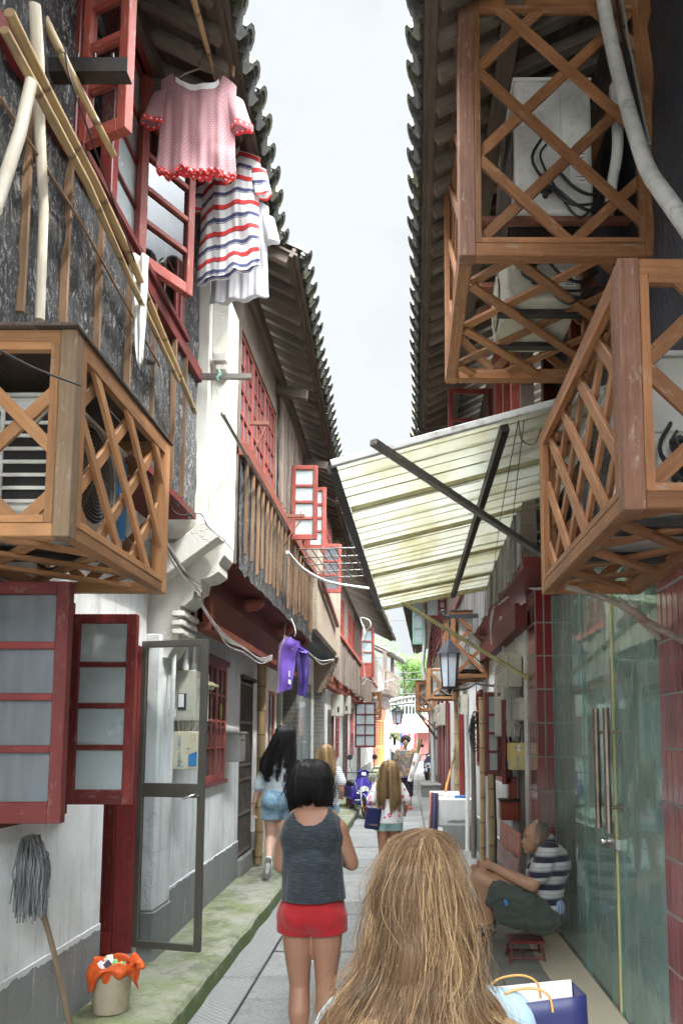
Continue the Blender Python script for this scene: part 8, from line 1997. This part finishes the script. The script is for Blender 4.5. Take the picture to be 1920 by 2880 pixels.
def far_person(Y, x, ytop, h, lab, top, legs_, hairm='hair_black', longh=True):
    c0 = onY(x, ytop, Y); cx = c0.x; c = V3(cx, Y, 0); p = thing('person', (cx, Y, 0), lab, 'person', 'people walking in the alley'); b = []; q = torso(h, c, b); hc = V3(cx, Y, h-.10)
    b += [('e', hc, (.075, .09, .10)), ('c', q(.8), hc, .045, .04)]
    for s in (-1, 1):
        sh = V3(cx+s*.16, Y, .8*h); e = V3(cx+s*.2, Y, .63*h); w = V3(cx+s*.14, Y+.1, .55*h); b.append(('c', sh, q(.8), .036, .05)); arm(h, sh, e, w, b); b.append(('e', w, .035)); leg(h, V3(cx+s*.08, Y, .5*h), V3(cx+s*.08, Y, .28*h), V3(cx+s*.08, Y+.06*s, .06), V3(cx+s*.08, Y+.14+.06*s, .03), b)
    fuse('body', b, M['skin_light'], p, .016, 4)
    t = [('e', q(.735), (.11*h, .075*h, .1*h)), ('c', q(.72), q(.56), .10*h, .09*h), ('c', V3(cx-.17, Y, .79*h), V3(cx+.17, Y, .79*h), .05, .05)]+[('c', V3(cx+s*.16, Y, .8*h), V3(cx+s*.2, Y, .65*h), .05, .055) for s in (-1, 1)]
    fuse('top', t, M[top], p, .016, 4); s_ = [('e', q(.52), (.105*h, .075*h, .078*h))]+[('c', V3(cx+k*.08, Y, .5*h), V3(cx+k*.08, Y+.05*k, .09*h), .066*h, .038*h) for k in (-1, 1)]
    fuse('trousers', s_, M[legs_], p, .016, 4)
    for k in (-1, 1): fuse('shoe', [('c', V3(cx+k*.08, Y+.06*k, .04), V3(cx+k*.08, Y+.15+.06*k, .035), .042, .04)], M['white_shoe'], p, .014, 3)
    fuse('hair', [('e', hc+V3(0, -.02, .02), (.095, .10, .11))]+([('c', hc+V3(0, -.06, 0), hc+V3(0, -.10, -.32), .09, .07)] if longh else []), M[hairm], p, .014, 3)
def seated_man():
    Y = 5.36; P = lambda x, y, d=0: onY(x, y, Y+d); st = P(1206, 2143)
    p = thing('person', (st.x, Y, 0), 'bald elderly man in a striped shirt sitting hunched on a low red stool', 'person')
    b = []; hip = P(1243, 2095); ch = P(1262, 1990); sh = P(1262, 1957, -.12); shb = P(1262, 1960, .14); neck = P(1257, 1935)
    hc = P(1231, 1920)
    b += [('e', hip, (.13, .17, .13)), ('c', hip, ch, .13, .13, 18, (V3(0, 1, 0), .85)), ('e', ch+V3(0, 0, .02), (.12, .17, .13)), ('c', sh, shb, .06, .06), ('c', ch+V3(0, 0, .06), hc+V3(.03, 0, -.03), .065, .056)]
    b += [('e', hc, (.092, .076, .098)), ('e', hc+V3(-.045, 0, -.06), (.052, .052, .06)), ('c', hc+V3(-.085, 0, -.02), hc+V3(-.103, 0, -.045), .010, .013), ('e', hc+V3(-.002, -.074, -.022), (.018, .010, .030)), ('e', hc+V3(.0, .074, -.022), (.018, .010, .030)), ('e', hc+V3(-.07, -.03, .01), (.02, .03, .012)), ('e', hc+V3(-.07, .03, .01), (.02, .03, .012)), ('e', hc+V3(-.085, 0, -.075), (.02, .025, .012)), ('e', hc+V3(-.07, 0, -.108), (.025, .03, .02))]
    # near arm reaching to the raised knee
    el = P(1222, 2035, -.19); wr = P(1130, 1990, -.12); limb(b, [sh, sh.lerp(el, .5), el, el.lerp(wr, .35), wr], [.056, .050, .044, .043, .028]); hand(b, wr, P(1095, 1985, -.06)-wr, V3(.1, 0, 1), s=1.0, curl=.7)
    el2 = P(1205, 2035, .18); wr2 = P(1122, 1998, .06); limb(b, [shb, shb.lerp(el2, .5), el2, el2.lerp(wr2, .35), wr2], [.056, .050, .044, .043, .028]); hand(b, wr2, P(1095, 1996, .0)-wr2, V3(.1, 0, 1), s=1.0, curl=.7)
    # crossed leg on top, other below
    k1 = P(1100, 2015, -.08); a1 = P(1125, 2128, -.02); limb(b, [hip+V3(0, -.09, .02), P(1160, 2040, -.09), k1, k1.lerp(a1, .35)+V3(.012, 0, 0), a1], [.10, .082, .062, .058, .036])
    k2 = P(1112, 2055, .10); a2 = V3(P(1105, 2150).x, Y+.08, .09); limb(b, [hip+V3(0, .09, .0), P(1170, 2070, .10), k2, k2.lerp(a2, .35), a2], [.10, .080, .060, .055, .036])
    f1 = a1+V3(-.15, .0, -.035); b.append(('c', a1, f1, .036, .03)); f2 = V3(a2.x-.16, a2.y, .035); b.append(('c', a2+V3(0, 0, -.03), f2, .036, .03))
    fuse('body', b, M['skin_man'], p, .007, 7)
    t = [('e', hip+V3(.01, 0, .06), (.13, .18, .12)), ('c', hip+V3(.01, 0, .08), ch+V3(.005, 0, 0), .145, .145, 18, (V3(0, 1, 0), .86)), ('e', ch+V3(.01, 0, .02), (.135, .19, .14)), ('c', sh, shb, .072, .072), ('c', ch+V3(0, 0, .06), neck+V3(-.012, 0, .0), .08, .068), ('c', sh, sh.lerp(el, .60), .076, .080), ('c', shb, shb.lerp(el2, .6), .074, .075)]
    fuse('polo_shirt', t, M['man_stripe'], p, .008, 7, cuts=[((hip.x, Y, hip.z+.02), V3(-.25, 0, -1)), (neck+V3(-.02, 0, .035), V3(-.6, 0, .8))], disp=fold(.012, (9, 9, 8), 4), solid=.003)
    fuse('collar', [('c', neck+V3(-.012, -.055, -.002), neck+V3(-.02, .055, -.002), .024, .024), ('c', neck+V3(.025, -.045, .006), neck+V3(.025, .045, .006), .024, .024)], M['navy_knit'], p, .006, 3)
    s = [('e', hip+V3(0, 0, -.015), (.155, .195, .125)), ('c', hip+V3(-.02, -.09, -.01), P(1150, 2052, -.10), .135, .120), ('c', P(1150, 2052, -.10), P(1140, 2035, -.09), .120, .088), ('c', hip+V3(0, .09, -.01), P(1135, 2068, .10), .125, .105), ('c', P(1215, 2110, -.12), P(1160, 2090, -.12), .10, .09)]
    fuse('shorts', s, M['olive'], p, .008, 5, cuts=[(P(1118, 2040, -.09), (V3(-1, 0, .15))), ((0, 0, st.z+.006), (0, 0, -1)), (hip+V3(.0, 0, .115), V3(.45, 0, 1))], disp=fold(.026, (8, 8, 11), 7), solid=.003)
    fuse('waistband', [('c', hip+V3(.085, -.10, .055), hip+V3(.085, .10, .055), .062, .062)], M['blue_waist'], p, .008, 3)
    mb = MB(); lc = P(1161, 2073, -.235); mb.obox(lc, V3(.009, 0, .003), V3(0, .002, 0), V3(-.006, 0, .019)); mb.build('fabric_label', M['blue_print'], p)
    for a, f in ((a1, f1), (a2, f2)):
        sh_ = fuse('shoe', [('c', a+V3(.0, 0, -.02), f, .046, .044), ('c', a+V3(0, 0, .0), a+V3(.0, 0, .05), .045, .045)], M['camo'], p, .008, 4)
    R_ = [(hc.z+.102, .003, .003, hc.x+.01, Y), (hc.z+.098, .035, .03, hc.x+.01, Y), (hc.z+.08, .066, .052, hc.x+.008, Y), (hc.z+.05, .086, .070, hc.x+.006, Y), (hc.z+.01, .095, .078, hc.x+.004, Y), (hc.z-.03, .096, .078, hc.x+.004, Y), (hc.z-.06, .09, .073, hc.x+.006, Y)]
    # short bristles round the back and sides
    rg = np.random.default_rng(5); mb = MB(); rn = random.Random(6)
    for k in range(4200):
        a = rn.uniform(-1.9, 1.9); i = rn.uniform(1.2, 6); j = int(i); tt = i-j; r = [R_[j][m]*(1-tt)+R_[min(j+1, 6)][m]*tt for m in range(5)]
        o = V3(r[3]+r[1]*math.cos(a), Y+r[2]*math.sin(a), r[0]); d = V3(math.cos(a)*.4, math.sin(a)*.4, -.9).normalized(); L = rn.uniform(.006, .012)
        sd = d.cross(V3(math.cos(a), math.sin(a), 0)).normalized()*.0011; mb.add([o-sd, o+sd, o+d*L+V3(math.cos(a), math.sin(a), 0)*.002], [(0, 1, 2)], rnd=rn.random())
    mb.build('hair', M['hair_grey'], p)
    mb = MB()
    for s_ in (-1, 1): mb.bar(hc+V3(-.083, s_*.018, .018), hc+V3(-.078, s_*.05, .016), .006, .006)
    mb.build('eyebrow', M['hair_grey'], p)
    # low stool
    stool(V3(st.x, Y+.02, 0))
def build_camera_light():
    cd = bpy.data.cameras.new('camera'); c = bpy.data.objects.new('camera', cd); COL.objects.link(c)
    c.location = (0, 0, EYE); c.rotation_euler = (PI/2+TH, 0, 0)
    cd.sensor_width = 36; cd.lens = F/2352*36; cd.shift_x = -(HX-784)/2352; cd.shift_y = (Y0-1176)/2352
    cd.clip_start = .05; cd.clip_end = 1000; S.camera = c
    sd = Vector((.50, -.30, 1.0)).normalized()
    l = bpy.data.lights.new('sun', 'SUN'); l.energy = 4.2; l.angle = math.radians(.9); l.color = (1, .94, .84)
    o = bpy.data.objects.new('sun', l); COL.objects.link(o); o.rotation_euler = sd.to_track_quat('Z', 'Y').to_euler(); o.location = (5, -3, 12)
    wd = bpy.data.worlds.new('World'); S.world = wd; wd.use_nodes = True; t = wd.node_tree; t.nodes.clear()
    def N(typ, ins=None, **pr):
        nd = t.nodes.new(typ)
        for k, v in pr.items(): setattr(nd, k, v)
        for k, v in (ins or {}).items():
            if isinstance(v, bpy.types.NodeSocket): t.links.new(v, nd.inputs[k])
            else: nd.inputs[k].default_value = v
        return nd
    sky = N('ShaderNodeTexSky', sky_type='NISHITA', sun_disc=False, sun_elevation=math.asin(sd.z), sun_rotation=math.atan2(sd.x, sd.y), air_density=1.0, dust_density=2.0, ozone_density=1.5)
    tc = N('ShaderNodeTexCoord').outputs['Generated']
    sp = N('ShaderNodeSeparateXYZ', {0: tc}).outputs
    # thin cloud plus an added out-of-view lobe overhead that brightens the alley
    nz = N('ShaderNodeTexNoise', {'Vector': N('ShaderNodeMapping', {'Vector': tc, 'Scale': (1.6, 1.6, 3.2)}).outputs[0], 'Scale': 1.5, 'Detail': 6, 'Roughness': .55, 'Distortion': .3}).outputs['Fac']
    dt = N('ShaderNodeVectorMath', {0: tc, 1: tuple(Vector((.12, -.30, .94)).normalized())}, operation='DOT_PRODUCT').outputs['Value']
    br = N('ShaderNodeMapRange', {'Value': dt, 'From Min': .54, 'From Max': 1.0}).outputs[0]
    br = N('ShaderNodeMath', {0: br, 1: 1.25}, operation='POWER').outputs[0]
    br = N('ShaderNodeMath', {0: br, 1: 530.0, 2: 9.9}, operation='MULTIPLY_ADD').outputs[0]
    ramp = N('ShaderNodeValToRGB', {'Fac': nz}); ramp.color_ramp.elements[0].position = .33; ramp.color_ramp.elements[1].position = .55
    ramp.color_ramp.elements[0].color = (.80, .80, .80, 1)
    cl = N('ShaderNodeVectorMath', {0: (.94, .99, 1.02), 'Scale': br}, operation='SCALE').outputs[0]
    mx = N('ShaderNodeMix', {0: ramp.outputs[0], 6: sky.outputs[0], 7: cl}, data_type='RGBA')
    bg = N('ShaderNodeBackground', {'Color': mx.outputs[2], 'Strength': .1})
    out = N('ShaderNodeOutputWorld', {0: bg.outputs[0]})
    S.view_settings.view_transform = 'Standard'; S.view_settings.look = 'None'; S.view_settings.exposure = 0; S.view_settings.gamma = 1
    S.cycles.max_bounces = 8; S.cycles.diffuse_bounces = 5; S.cycles.transparent_max_bounces = 24; S.cycles.glossy_bounces = 4
    S.cycles.use_denoising = True
setup_materials()
build_camera_light()
build_ground(); left_one(); left_pillar(); left_two(); left_shop(); left_three(); left_four()
right_shop(); right_two(); right_three(); cages(); awning()
laundry(); left_bits(); right_bits(); far_end()
scooter((-.93, 15.0, .0), .35, 'purple blue scooter with chrome trim parked by the left steps', 'scooter_blue', .95)
scooter((.95, 27, .0), -.3, 'dark blue moped parked at the far right wall', 'scooter_dark', 1.0)
tank_woman(); child_front(); bags(); longhair_woman(); seated_man(); flower_woman()
child(8.2, 893, 1752, 1.32, 'girl with long blonde hair in a white top printed with pink rings', 'donut', None, 31, hem=.50)
child(9.4, 748, 1714, 1.48, 'blonde girl in a navy pinstriped tee beyond the black haired women', 'stripe_tee', None, 41, shorts='denim', sleeve=.45)
far_person(34, 906, 1692, 1.62, 'far woman in a dotted blouse and black trousers at the alley end', 'dots_top', 'black_cloth')
far_person(37, 936, 1690, 1.6, 'dark haired person half hidden behind the flowered woman', 'pink_lining', 'denim', longh=False)
far_person(38, 901, 1687, 1.72, 'man in a pale top beside the far woman in the dotted blouse', 'light_blue', 'denim', longh=False)
